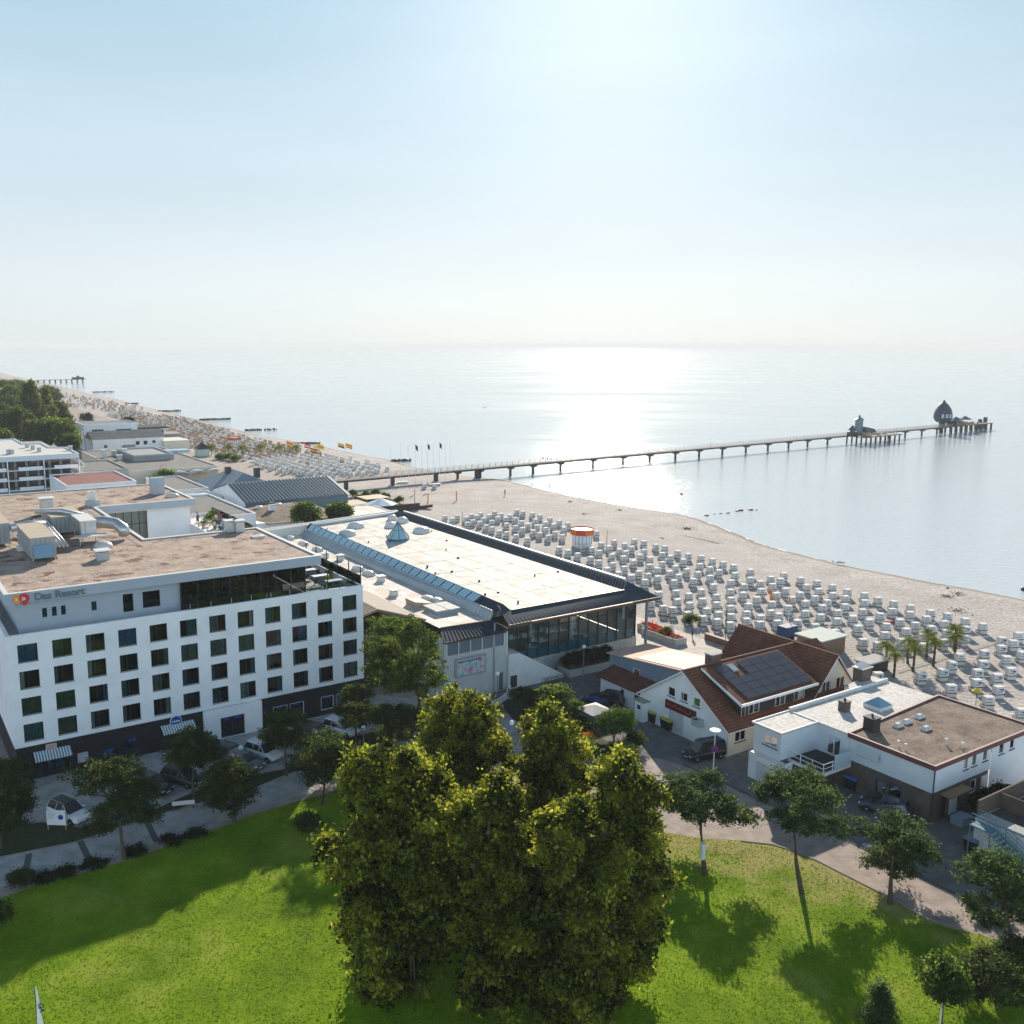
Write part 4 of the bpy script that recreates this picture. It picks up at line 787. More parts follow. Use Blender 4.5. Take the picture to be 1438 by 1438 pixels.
# gable trapezoid with window openings, built in columns
def gable_cols(mb, ys, hs):
    ys = sorted(set(ys + [h_[0] for h_ in hs] + [h_[1] for h_ in hs]))
    top = lambda y: 3.0 + 4.3 * (y / 6.4 if y < 6.4 else (12.9 - y) / 6.5)
    for i in range(len(ys) - 1):
        y0, y1 = ys[i], ys[i + 1]; m_ = (y0 + y1) / 2; hh_ = [q for q in hs if q[0] < m_ < q[1]]
        if hh_:
            q = hh_[0]; mb.poly([(0, y0, 3.0), (0, y1, 3.0), (0, y1, q[2]), (0, y0, q[2])]); mb.poly([(0, y0, q[3]), (0, y1, q[3]), (0, y1, top(y1)), (0, y0, top(y0))])
            mb.poly([(0, y0, q[2]), (0, y1, q[2]), (.15, y1, q[2]), (.15, y0, q[2])]); mb.poly([(0, y0, q[2]), (0, y0, q[3]), (.15, y0, q[3]), (.15, y0, q[2])]); mb.poly([(0, y1, q[2]), (0, y1, q[3]), (.15, y1, q[3]), (.15, y1, q[2])])
        else: mb.poly([(0, y0, 3.0), (0, y1, 3.0), (0, y1, top(y1)), (0, y0, top(y0))])
gable_cols(mb, [0, 6.4, 12.9], fh[:3]); mb.obj('front_wall', white, a)
mb = MB(); mb.wall(PX_(0), 0, 14.3, 0, 3.0, [(1.2, 2.85, 1.3, 2.45)], .15); mb.poly([(0, 12.9, 0), (22, 12.9, 0), (22, 12.9, 3), (0, 12.9, 3)]); mb.obj('side_wall', cream, a)
def small_win(parent, P, a0, a1, z0, z1, fm_=whiteframe, bar=True, sill=True, back=1.0, cm=None):
    def bx(mb, u0, u1, d0, d1, w0, w1):
        pts = [P(u, d, z) for z in (w0, w1) for u, d in ((u0, d0), (u1, d0), (u1, d1), (u0, d1))]
        return mb.add(pts, [(0, 3, 2, 1), (4, 5, 6, 7), (0, 1, 5, 4), (1, 2, 6, 5), (2, 3, 7, 6), (3, 0, 4, 7)])
    f = MB(); t_ = .08; bx(f, a0, a0 + t_, .02, .1, z0, z1); bx(f, a1 - t_, a1, .02, .1, z0, z1); bx(f, a0 + t_, a1 - t_, .02, .1, z0, z0 + t_); bx(f, a0 + t_, a1 - t_, .02, .1, z1 - t_, z1)
    if bar: m_ = (a0 + a1) / 2; bx(f, m_ - .04, m_ + .04, .02, .1, z0 + t_, z1 - t_)
    f = f.obj('window', fm_, parent)
    MB().poly([P(a0, .08, z0), P(a1, .08, z0), P(a1, .08, z1), P(a0, .08, z1)]).obj('pane', winglass, f)
    MB().add([P(a0, .14, z0), P(a1, .14, z0), P(a1, .14, z1), P(a0, .14, z1), P(a0, back, z0), P(a1, back, z0), P(a1, back, z1), P(a0, back, z1)], [(4, 5, 6, 7), (0, 1, 5, 4), (3, 2, 6, 7), (0, 3, 7, 4), (1, 2, 6, 5)]).obj('room_niche', room, f)
    if cm: q = a0 + (a1 - a0) * .35; MB().poly([P(a0, .2, z0), P(q, .2, z0), P(q, .2, z1), P(a0, .2, z1)]).poly([P(a1, .2, z0), P(a1 - .3 * (a1 - a0), .2, z0), P(a1 - .3 * (a1 - a0), .2, z1), P(a1, .2, z1)]).obj('curtain', cm, f)
    if sill: s_ = MB(); bx(s_, a0 - .08, a1 + .08, -.08, -.003, z0 - .1, z0 - .02); s_.obj('sill', M('dark_sill', (.05, .045, .04), .7, .1, 1.), f)
    return f
for q in fh[:3]: small_win(a, PY_(0), *q, fm_=whiteframe, bar=False)
MB().box(.1, .14, 6.1, 8.4, .05, 2.45).obj('roller_door', M('pale_roller_door', (.55, .58, .60), .6, .05, 1.), a)
sb_ = MB().box(-.1, -.003, 4.3, 8.85, 2.52, 3.5).obj('sign_board', M('oxblood_sign', (.10, .012, .010), .6, .15, 2.), a)
g = MB(); rr = random.Random(4); y = 4.6
while y < 8.5:
    w_ = rr.uniform(.08, .26); z_ = rr.choice([2.72, 2.95]); g.box(-.112, -.103, y, y + w_, z_, z_ + rr.uniform(.12, .36)); y += w_ + .07
g.obj('faded_lettering', M('faded_gold', (.28, .10, .05), .6, .3, 5.), sb_)
ac = MB().box(-.75, -.05, 3.2, 4.3, 2.2, 3.0).obj('air_conditioner', greypaint, a); MB().cyl(0, 0, 0, .02, .3).obj('fan_grille', darkmetal, ac, (-.7, 3.75, 3.003))
small_win(a, PX_(0), 1.2, 2.85, 1.3, 2.45)
# main roof
rfm = MB(); e_ = .35
rfm.poly([(-.25, -.35, 2.78), (22.3, -.35, 2.78), (22.3, 6.4, 7.45), (-.25, 6.4, 7.45)]); rfm.poly([(-.25, 13.2, 2.82), (-.25, 6.4, 7.45), (22.3, 6.4, 7.45), (22.3, 13.2, 2.82)])
rfm.poly([(-.25, -.35, 2.64), (-.25, -.35, 2.78), (-.25, 6.4, 7.45), (-.25, 6.4, 7.31)]); rfm.poly([(-.25, 13.2, 2.68), (-.25, 13.2, 2.82), (-.25, 6.4, 7.45), (-.25, 6.4, 7.31)]); rfm.poly([(-.25, -.35, 2.64), (22, -.35, 2.64), (22, -.35, 2.78), (-.25, -.35, 2.78)])
mr_ = rfm.obj('main_roof', tile_x, a)
MB().tube([(-.3, 6.4, 7.5), (18, 6.4, 7.5)], .12).obj('ridge_tiles', M('ridge_tiles', (.20, .09, .05), .8, .2, 4.), mr_)
MB().prism([(-.32, -.38), (-.252, -.38), (-.252, -.30), (-.32, -.30)], 2.6, 2.8).add([(-.31, -.38, 2.6), (-.31, 6.4, 7.27), (-.31, 6.4, 7.47), (-.31, -.38, 2.8), (-.253, -.38, 2.6), (-.253, 6.4, 7.27), (-.253, 6.4, 7.47), (-.253, -.38, 2.8)], [(0, 1, 2, 3), (3, 2, 6, 7), (0, 1, 5, 4)]).add([(-.31, 13.2, 2.64), (-.31, 6.4, 7.27), (-.31, 6.4, 7.47), (-.31, 13.2, 2.84), (-.253, 13.2, 2.84), (-.253, 6.4, 7.47)], [(0, 1, 2, 3), (3, 2, 5, 4)]).obj('bargeboard', wht, a)
MB().tube([(-.2, -.42, 2.72), (14.2, -.42, 2.72)], .07).tube([(.12, -.1, 2.7), (.12, -.1, 0)], .05).obj('gutter', capm, a)
# dormer
d = MB(); dz0, dz1 = 3.3, 5.05
dh = [(3.95, 5.7, 3.5, 4.9), (8.2, 9.9, 3.5, 4.9), (11.3, 13.1, 3.5, 4.95)]
d.wall(PX_(.75), 2.75, 14.3, dz0, dz1 + .1, dh, .1); d.poly([(2.75, .75, 3.45), (2.75, .75, 5.1), (2.75, 5.6, 6.95)]); d = d.obj('dormer', M('dark_slate_cladding', (.035, .033, .035), .7, .2, 2.), a)
for q in dh: small_win(d, PX_(.75), *q, bar=True, sill=False, cm=curt[4])
small_win(d, PX_(.73), 2.85, 3.5, 3.45, 4.75, bar=False, sill=False)
dr = MB(); dr.loft([[(2.2, .2, 4.98), (14.6, .2, 4.98), (14.6, 5.9, 7.32), (2.2, 5.9, 7.32)], [(2.2, .2, 5.18), (14.6, .2, 5.18), (14.6, 5.9, 7.48), (2.2, 5.9, 7.48)]])
drf = dr.obj('dormer_roof', tile_x, a)
MB().box(2.15, 14.65, .1, .197, 4.93, 5.22).add([(2.1, .1, 4.9), (2.1, 5.9, 7.3), (2.1, 5.9, 7.52), (2.1, .1, 5.2), (2.197, .1, 4.9), (2.197, 5.9, 7.3), (2.197, 5.9, 7.52), (2.197, .1, 5.2)], [(0, 1, 2, 3), (3, 2, 6, 7), (0, 1, 5, 4), (0, 3, 7, 4)]).obj('verge_board', wht, drf)
# solar panels on dormer roof : plane through (y=.2,z=5.18)-(5.9,7.48)
sm = bpy.data.materials.new('solar_cells'); sm.use_nodes = True; bs = sm.node_tree.nodes['Principled BSDF']; bs.inputs['Roughness'].default_value = .28
t = sm.node_tree; N = t.nodes; L = t.links; tc = N.new('ShaderNodeTexCoord'); br = N.new('ShaderNodeTexBrick'); br.offset = 0; br.inputs['Color1'].default_value = (.05, .055, .075, 1); br.inputs['Color2'].default_value = (.06, .065, .085, 1); br.inputs['Mortar'].default_value = (.12, .12, .13, 1); br.inputs['Mortar Size'].default_value = .008; br.inputs['Brick Width'].default_value = .16; br.inputs['Row Height'].default_value = .16; br.inputs['Scale'].default_value = 1
L.new(tc.outputs['Object'], br.inputs['Vector']); L.new(br.outputs['Color'], bs.inputs['Base Color'])
sl_ = (7.48 - 5.18) / 5.7
def onroof(x, y, o=0.): return (x, y, 5.18 + (y - .2) * sl_ + o)
def panel(x0, x1, y0, y1, parent):
    x0 += .02; x1 -= .02; y0 += .015; y1 -= .015
    p = MB(); p.loft([[onroof(x0, y0, .06), onroof(x1, y0, .06), onroof(x1, y1, .06), onroof(x0, y1, .06)], [onroof(x0, y0, .11), onroof(x1, y0, .11), onroof(x1, y1, .11), onroof(x0, y1, .11)]]); fr_ = p.obj('solar_panel', darkmetal, parent)
    e = .03; MB().poly([onroof(x0 + e, y0 + e, .114), onroof(x1 - e, y0 + e, .114), onroof(x1 - e, y1 - e, .114), onroof(x0 + e, y1 - e, .114)]).obj('cells', sm, fr_)
pw_, ph_ = 1.78, 1.0
for i in range(6):
    for j in range(5):
        x0, y0 = 3.6 + i * pw_, .55 + j * ph_
        if i in (1,) and j >= 3: continue
        if x0 + pw_ > 14.6: continue
        panel(x0, x0 + pw_, y0, y0 + ph_, drf)
MB().loft([[onroof(5.6, 4.4, .02), onroof(6.4, 4.4, .02), onroof(6.4, 5.4, .02), onroof(5.6, 5.4, .02)], [onroof(5.6, 4.4, .15), onroof(6.4, 4.4, .15), onroof(6.4, 5.4, .15), onroof(5.6, 5.4, .15)]]).obj('roof_window', M('roof_window', (.45, .5, .52), .15, .05, 1.), drf)
c_ = MB().box(4.4, 5.9, 6.5, 7.5, 6.4, 8.3).obj('chimney', brickm, a); MB().box(4.3, 6.0, 6.4, 7.6, 8.303, 8.42).obj('chimney_cap', concrete, c_)
# cross gable at the rear right
xg = MB(); xg.poly([(14.4, .8, 0), (22.4, .8, 0), (22.4, .8, 3.3), (14.4, .8, 3.3)])
def xz(u, v, z): return (u - 63, v + 32.4, z)
xw = [(16.15, 17.7, 3.35, 4.7), (18.7, 20.2, 3.4, 4.8)]
xg2 = MB(); ys = sorted({14.4, 18.3, 22.4, *[q for w_ in xw for q in w_[:2]]}); tp = lambda x: 3.0 + 4.4 * ((x - 14.4) / 3.9 if x < 18.3 else (22.4 - x) / 4.1)
for i in range(len(ys) - 1):
    x0, x1 = ys[i], ys[i + 1]; m_ = (x0 + x1) / 2; q = [w_ for w_ in xw if w_[0] < m_ < w_[1]]
    if q: q = q[0]; xg2.poly([(x0, .8, 0), (x1, .8, 0), (x1, .8, q[2]), (x0, .8, q[2])]); xg2.poly([(x0, .8, q[3]), (x1, .8, q[3]), (x1, .8, max(tp(x1), q[3])), (x0, .8, max(tp(x0), q[3]))])
    else: xg2.poly([(x0, .8, 0), (x1, .8, 0), (x1, .8, tp(x1)), (x0, .8, tp(x0))])
xg2.poly([(22.4, .8, 0), (22.4, 15, 0), (22.4, 15, 3), (22.4, .8, 3)]); xg2.poly([(14.4, 14.5, 0), (22.4, 14.5, 0), (22.4, 14.5, 3), (18.3, 14.5, 7.4), (14.4, 14.5, 3)]); xg2.obj('rear_gable_wall', cream, a)
for q in xw: small_win(a, PX_(.8), *q, cm=curt[4])
xr = MB(); xr.poly([(13.9, .45, 2.75), (18.3, .45, 7.55), (18.3, 14.9, 7.55), (13.9, 14.9, 2.75)]); xr.poly([(18.3, .45, 7.55), (21.2, .45, 4.2), (22.9, .45, 2.75), (22.9, 14.9, 2.75), (21.2, 14.9, 4.2), (18.3, 14.9, 7.55)][:1] + [(21.2, .45, 4.2), (21.2, 14.9, 4.2), (18.3, 14.9, 7.55)]); xr.poly([(21.2, .45, 4.2), (23.0, .45, 3.0), (23.0, 14.9, 3.0), (21.2, 14.9, 4.2)])
xrf = xr.obj('rear_roof', tile_y, a); MB().tube([(18.3, .4, 7.6), (18.3, 14.95, 7.6)], .12).obj('ridge_tiles', bpy.data.materials['ridge_tiles'], xrf)
MB().add([(13.85, .4, 2.62), (18.3, .4, 7.42), (18.3, .4, 7.6), (13.85, .4, 2.8), (18.3, .4, 7.42), (21.2, .4, 4.05), (21.2, .4, 4.25), (23, .4, 2.85), (23, .4, 3.05)], [(0, 1, 2, 3), (4, 5, 6, 2), (5, 7, 8, 6)]).obj('bargeboard', wht, a)
# grey annex with cream roof
an = MB(); an.wall(PY_(3.3), 8.8, 21.9, 2.2, 4.4, [(16.5, 17.7, 3.05, 3.85)], .12); an.poly([(3.3, 21.9, 0), (9.6, 21.9, 0), (9.6, 21.9, 4.4), (3.3, 21.9, 4.4)]); an.poly([(3.3, 8.0, 3), (3.3, 8.8, 4.4), (3.3, 21.9, 4.4), (3.3, 8.8, 6.0)]); an = an.obj('annex_wall', M('blue_grey_boards', (.20, .26, .33), .7, .06, .8), a)
small_win(an, PY_(3.3), 16.5, 17.7, 3.05, 3.85, bar=False)
ar = MB(); ar.loft([[(3.0, 8.4, 5.95), (9.8, 8.4, 5.95), (9.8, 22.2, 4.4), (3.0, 22.2, 4.4)], [(3.0, 8.4, 6.1), (9.8, 8.4, 6.1), (9.8, 22.2, 4.55), (3.0, 22.2, 4.55)]]); ar = ar.obj('annex_roof', M('salmon_roof_felt', (.58, .38, .28), .8, .08, .5), a)
MB().loft([[(3.4, 9.0, 6.05), (9.4, 9.0, 6.05), (9.4, 17.5, 5.10), (3.4, 17.5, 5.10)], [(3.4, 9.0, 6.10), (9.4, 9.0, 6.10), (9.4, 17.5, 5.14), (3.4, 17.5, 5.14)]]).obj('cream_field', M('cream_roof_felt', (.70, .64, .55), .8, .05, .5), ar)
lt_ = MB(); lt_.wall(PY_(.8), 13.0, 20.6, 0, 2.45, [(17.9, 18.5, 1.0, 1.5), (16.4, 17.15, 1.05, 1.95), (13.8, 14.7, .03, 1.95)], .12); lt_.poly([(.8, 20.6, 0), (3.3, 20.6, 0), (3.3, 20.6, 3.1), (.8, 20.6, 2.45)]); lt_ = lt_.obj('lean_to_wall', white, a)
small_win(lt_, PY_(.8), 16.4, 17.15, 1.05, 1.95, bar=False); small_win(lt_, PY_(.8), 17.9, 18.5, 1.0, 1.5, bar=False, sill=False)
MB().box(.88, .92, 13.8, 14.7, .03, 1.95).obj('door', M('dark_door', (.04, .035, .03), .6, .1, 1.), lt_)
MB().loft([[(.3, 12.7, 2.38), (3.29, 12.7, 3.1), (3.29, 21.1, 3.1), (.3, 21.1, 2.38)], [(.3, 12.7, 2.52), (3.29, 12.7, 3.24), (3.29, 21.1, 3.24), (.3, 21.1, 2.52)]]).obj('lean_to_roof', brick('lean_to_tiles', (.22, .075, .05), (.18, .06, .04), (.07, .03, .02), .24, .3, .02, .75, .8, 'yx'), a)
MB().box(-1.0, -.02, 11.3, 12.7, 0, 2.3).obj('store_cabinet', white, a); MB().box(-1.1, -.003, 11.2, 12.8, 2.303, 2.42).obj('cabinet_lid', M('mossy_lid', (.3, .31, .25), .9, .2, 3.), a)
MB().box(-1.012, -1.003, 11.75, 12.25, 1.4, 1.9).obj('cabinet_sign', M('navy_sign', (.02, .04, .16), .5, .1, 1.), a)

# free brick chimney stack and metal-topped barbecue chimney
u, v = 81.9, -34.6; c_ = town('brick_chimney', 'tall brown brick chimney with metal cowl between the gable and the flat roof', 'chimney', u, v, 0)
MB().box(-.85, .85, -.55, .55, 0, 6.9).obj('shaft', brickm, c_); MB().box(-1.0, 1.0, -.7, .7, 6.903, 7.0).add([(-.9, -.6, 7.0), (.9, -.6, 7.0), (.9, .6, 7.3), (-.9, .6, 7.3)], [(0, 1, 2, 3)]).obj('cowl', steel, c_)

# ================================================================== WHITE FLAT-ROOFED HOUSE WITH BRICK BASE
a = town('flat_roofed_house', 'white flat-roofed house with brick ground floor, garage and railed roof terrace', 'house', 61.4, -52)
def F3(u, v, z): return (u - 61.4, v + 52, z)
fu, fv = 61.4, -52.
g = MB(); g.wall(PY_(0), 11.6, 15.4, 0, 2.6, [(12.7, 14.5, .03, 2.0)], .12); g.poly([(0, 15.4, 0), (6, 15.4, 0), (6, 15.4, 2.6), (0, 15.4, 2.6)]); g.poly([(0, 11.6, 0), (2.0, 11.6, 0), (2.0, 11.6, 2.6), (0, 11.6, 2.6)]); g.obj('garage_wall', white, a)
MB().box(.08, .12, 12.7, 14.5, .03, 2.0).obj('garage_door', M('pale_garage_door', (.6, .63, .66), .5, .04, 1.), a)
MB().box(0, .6, 11.6, 15.4, 2.603, 2.7).obj('garage_capping', capm, a)
g = MB(); g.wall(PY_(.6), 12.2, 15.4, 2.7, 5.35, [(12.6, 14.3, 3.75, 4.85)], .12); g.wall(PX_(12.2), .6, 6.0, 2.7, 5.35); g.poly([(.6, 15.4, 2.7), (6, 15.4, 2.7), (6, 15.4, 5.35), (.6, 15.4, 5.35)]); g.wall(PY_(6.0), 8.6, 12.2, 2.7, 5.35, [(9.5, 11.0, 2.75, 4.75)], .15); g.poly([(6, 15.5, 0), (22.3, 15.5, 0), (22.3, 15.5, 5.35), (6, 15.5, 5.35)]); g.obj('upper_wall', M('bluish_white_render', (.70, .74, .78), .8, .04, .7), a)
small_win(a, PY_(.6), 12.6, 14.3, 3.75, 4.85, bar=True, cm=curt[4]); small_win(a, PY_(6.0), 9.5, 11.0, 2.75, 4.75, fm_=whiteframe, bar=True, sill=False)
MB().prism([(.5, 12.1), (6.0, 12.1), (6.0, 15.6), (.5, 15.6)], 5.353, 5.5).obj('front_roof', membrane2, a)
MB().prism([(6.003, 8.75), (22.4, 9.9), (22.4, 15.6), (6.003, 15.6)], 5.353, 5.52).obj('white_roof', membrane2, a)
MB().rim([(.45, 12.05), (5.95, 12.05), (5.95, 15.65), (.45, 15.65)], .12, 5.503, 5.6).box(6.0, 22.4, 15.45, 15.68, 5.523, 5.85).obj('roof_edge', capm, a)
MB().prism([(16.9, 16.1), (22.5, 16.1), (22.5, 18.0), (16.9, 17.0)], 3, 5.5).obj('rear_roof_step', membrane2, a)
# terrace
t_ = MB().prism([(1.8, 8.2), (5.98, 8.2), (5.98, 12.18), (1.8, 12.18)], 2.35, 2.66).obj('terrace', white_dirty, a)
MB().poly([(1.95, 8.35, 2.665), (5.95, 8.35, 2.665), (5.95, 12.15, 2.665), (1.95, 12.15, 2.665)]).obj('terrace_mat', M('dark_terrace_mat', (.05, .045, .045), .9, .2, 2.), t_)
rl = MB(); pts = [(1.85, 12.1), (1.85, 8.25), (5.9, 8.25)]
for z in (3.55, 3.1): rl.tube([(p[0], p[1], z) for p in pts], .035)
for p in [(1.85, 12.1), (1.85, 10.8), (1.85, 9.5), (1.85, 8.25), (3.2, 8.25), (4.5, 8.25), (5.9, 8.25)]: rl.box(p[0] - .03, p[0] + .03, p[1] - .03, p[1] + .03, 2.67, 3.6)
rl.obj('railing', wht, a); MB().box(3.4, 5.95, 8.2, 8.23, 2.7, 4.1).obj('wind_screen', M('pale_screen', (.5, .6, .66), .3, .05, 1.), a)
d_ = MB()
for (y, z, s_) in ((8.9, 4.35, .22), (9.3, 3.9, .25)):
    pass
# brick block
b_ = MB(); wy = [(3.05, 4.25, .95, 2.4), (4.55, 5.6, .9, 2.25)]
b_.wall(PY_(6.1), .2, 8.6, 0, 3.0, wy, .15); b_.wall(PX_(.2), 6.1, 15.2, 0, 3.0, [(7.6, 10.6, .02, 2.5), (12.35, 13.3, 1.25, 2.6), (13.9, 14.8, 1.2, 2.6)], .15); b_.poly([(1.8, 11.6, 0), (6.1, 11.6, 0), (6.1, 11.6, 2.35), (1.8, 11.6, 2.35)]); b_.poly([(6.1, 8.6, 0), (6.1, 11.6, 0), (6.1, 11.6, 2.6), (6.1, 8.6, 2.6)]); b_.obj('brick_wall', brickm, a)
for q in wy: small_win(a, PY_(6.1), *q, fm_=winframe, bar=False)
for q in ((12.35, 13.3, 1.25, 2.6), (13.9, 14.8, 1.2, 2.6)): small_win(a, PX_(.2), *q, bar=False)
MB().box(7.6, 8.6, .28, .34, .02, 2.4).obj('door', winframe, a); MB().box(9.3, 10.5, .28, .34, .02, 2.4).obj('white_door', wht, a)
w_ = MB(); up = [(5.2, 7.35, 4.0, 4.9)]
w_.wall(PY_(6.03), .1, 8.6, 3.0, 5.3, [(5.3, 7.6, 3.95, 4.95)], .12); w_.wall(PX_(.13), 6.03, 15.3, 3.0, 5.3, [(10.75, 11.5, 4.05, 5.15), (12.1, 12.9, 4.05, 5.15), (13.9, 14.7, 4.1, 5.15)], .12); w_.wall(PX_(.10), 15.3, 22.6, 0, 5.3, [(16.6, 17.5, 4.15, 5.2), (18.5, 19.3, 4.2, 5.2)], .12)
w_.poly([(6.03, .13, 3.0), (15.3, .13, 3.0), (15.3, .3, 3.0), (6.03, .3, 3.0)]); w_.poly([(6.03, .1, 3.0), (6.03, 8.6, 3.0), (6.2, 8.6, 3.0), (6.2, .1, 3.0)]); w_.obj('white_band_wall', M('bluish_white_render_b', (.70, .74, .78), .8, .04, .7), a)
small_win(a, PY_(6.03), 5.3, 7.6, 3.95, 4.95, bar=False, sill=False)
MB().add([(5.75, 5.35, 3.92), (5.75, 7.55, 3.92), (6.0, 7.55, 4.9), (6.0, 5.35, 4.9)], [(0, 1, 2, 3)]).tube([(5.75, 5.35, 3.92), (5.75, 7.55, 3.92), (6.0, 7.55, 4.9)], .04, 4).tube([(5.75, 5.35, 3.92), (6.0, 5.35, 4.9)], .04, 4).obj('tilted_window', whiteframe, a).data.materials[0] = M('tilted_pane', (.45, .52, .55), .1, .05, 1.)
MB().box(5.98, 6.027, 1.2, 3.3, 3.95, 4.9).obj('roller_shutter', M('white_shutter', (.74, .77, .8), .5, .03, 1.), a)
for q in ((10.75, 11.5, 4.05, 5.15), (12.1, 12.9, 4.05, 5.15), (13.9, 14.7, 4.1, 5.15), (16.6, 17.5, 4.15, 5.2), (18.5, 19.3, 4.2, 5.2)): small_win(a, PX_(.13 if q[0] < 15 else .10), *q, bar=False)
RLp = [(5.9, 0.0), (22.8, 0.0), (22.8, 9.9), (5.9, 8.7)]
MB().prism(RLp, 5.3, 5.52).obj('brown_roof', bitumen, a)
MB().rim([(5.87, -.03), (22.83, -.03), (22.83, 9.93), (5.87, 8.73)], .16, 5.2, 5.66).obj('roof_fascia', M('maroon_fascia', (.16, .055, .055), .6, .08, 1.), a)
MB().rim([(5.85, -.05), (22.85, -.05), (22.85, 9.95), (5.85, 8.75)], .2, 5.663, 5.69).obj('fascia_capping', M('pinkish_capping', (.46, .34, .32), .6, .08, 1.), a)
MB().box(7.3, 10.8, -.9, .12, 2.55, 2.7).obj('door_canopy', M('ochre_canopy', (.28, .20, .09), .7, .1, 1.), a)
MB().cyl(6.0, .05, 0, 5.2, .06).obj('downpipe', darkmetal, a)
MB().box(8.0, 9.6, -1.7, -.6, 0, .75).obj('step_box', M('blue_grey_box', (.30, .40, .46), .5, .05, 1.), a)
MB().box(13.9, 14.9, -.03, .1, 1.15, 2.65).obj('poster_case', wht, a)
def fchim(u, v, lab, w_=.9, hh=1.2, m_=brickm):
    c = town('chimney_stack', lab, 'chimney', u, v, 5.5); MB().box(-w_ / 2, w_ / 2, -w_ / 2, w_ / 2, 0, hh).obj('shaft', m_, c); MB().box(-w_ / 2 - .06, w_ / 2 + .06, -w_ / 2 - .06, w_ / 2 + .06, hh + .003, hh + .1).obj('cap', darkmetal, c); MB().cyl(0, 0, hh + .1, hh + .4, .12).obj('flue', darkmetal, c)
fchim(70.0, -43.9, 'square black chimney at the corner of the brown roof', 1.1, 1.3, M('sooty_brick', (.05, .04, .035), .9, .2, 4.))
fchim(72.1, -39.4, 'small red-brown brick chimney on the white roof', .85, 1.0)
for (x, y, l) in ((73.0, -44.7, 'nearest the black chimney'), (74.6, -44.6, 'second from the black chimney'), (76.9, -44.5, 'third and farthest from the black chimney'), (74.6, -46.6, 'standing apart towards the middle')):
    d = town('roof_light', 'small white roof light %s on the brown roof' % l, 'skylight', x, y, 5.52); MB().box(-.5, .5, -.32, .32, 0, .22).obj('curb', capm, d); MB().loft([[(-.46, -.28, .223), (.46, -.28, .223), (.46, .28, .223), (-.46, .28, .223)], [(-.3, -.15, .36), (.3, -.15, .36), (.3, .15, .36), (-.3, .15, .36)]]).obj('dome', domem, d)
for (x, y, l) in ((68.6, -47.6, 'left of two by the front edge'), (68.5, -48.4, 'right of two by the front edge'), (72.8, -49.7, 'single one in the right half'), (73.2, -51.0, 'one close to the right-hand edge')):
    d = town('vent_pipe', 'thin vent pipe, %s of the brown roof' % l, 'vent pipe', x, y, 5.52); MB().cyl(0, 0, 0, .55, .06).obj('pipe', capm, d); MB().cyl(0, 0, .553, .64, .13).obj('cap', capm, d)
d = town('roof_lantern', 'blue-tinted square roof lantern on the white flat roof', 'skylight', 75.9, -40.6, 5.52)
MB().box(-1.0, 1.0, -1.0, 1.0, 0, .35).obj('curb', capm, d); MB().loft([[(-1, -1, .353), (1, -1, .353), (1, 1, .353), (-1, 1, .353)], [(-.05, -.05, 1.1), (.05, -.05, 1.1), (.05, .05, 1.1), (-.05, .05, 1.1)]]).obj('pane', M('lantern_glass', (.22, .38, .48), .12, .05, 1.), d)
# yard wall, terrace building and metal stair at the right edge
a = town('raised_terrace', 'raised pale-walled terrace with timber screens at the right edge', 'terrace', 66.2, -70)
MB().box(0, 16, 0, 13.6, 0, 3.1).obj('wall', white_dirty, a)
MB().box(.3, 15.8, .3, 13.3, 3.103, 3.2).obj('deck', M('dark_deck', (.09, .08, .075), .8, .2, 1.), a)
MB().box(.0, 12, 13.4, 13.55, 3.2, 4.7).box(3.2, 3.3, 8.6, 13.4, 3.2, 4.6).obj('timber_screen', M('dark_timber_screen', (.12, .085, .065), .8, .2, 2.), a)
MB().box(0, 1.2, 8.5, 13.6, 3.2, 3.35).obj('capping', concrete, a)
st = town('metal_stair', 'steep blue-green metal stair with railings down the terrace wall', 'stair', 65.9, -57.0)
tealp = M('teal_painted_metal', (.12, .24, .28), .5, .1, 1.)
sm_ = MB(); n = 16
for i in range(n): y, z = -1.2 - i * .34, 3.0 - i * .19; sm_.box(-1.1, -.05, y - .3, y, z - .04, z)
sm_.obj('tread', tealp, st)
rl = MB()
for x in (-1.12, -.04):
    rl.tube([(x, .2, 3.05), (x, -1.2, 3.0), (x, -6.6, 0.0)], .06); 
    for hh in (.35, .7, 1.05): rl.tube([(x, .2, 3.05 + hh), (x, -1.2, 3.0 + hh), (x, -6.6, hh)], .03)
    for k in range(7): y = -1.2 - k * .9; z = 3.0 - k * .5; rl.tube([(x, y, z), (x, y, z + 1.05)], .03)
rl.obj('railing', tealp, st); MB().box(-1.15, -.03, -1.2, .3, 2.95, 3.05).obj('landing', tealp, st)
for x, y in ((-1.1, .25), (-1.1, -1.4)): MB().tube([(x, y, 0), (x, y, 3.0)], .05).obj('leg', tealp, st)

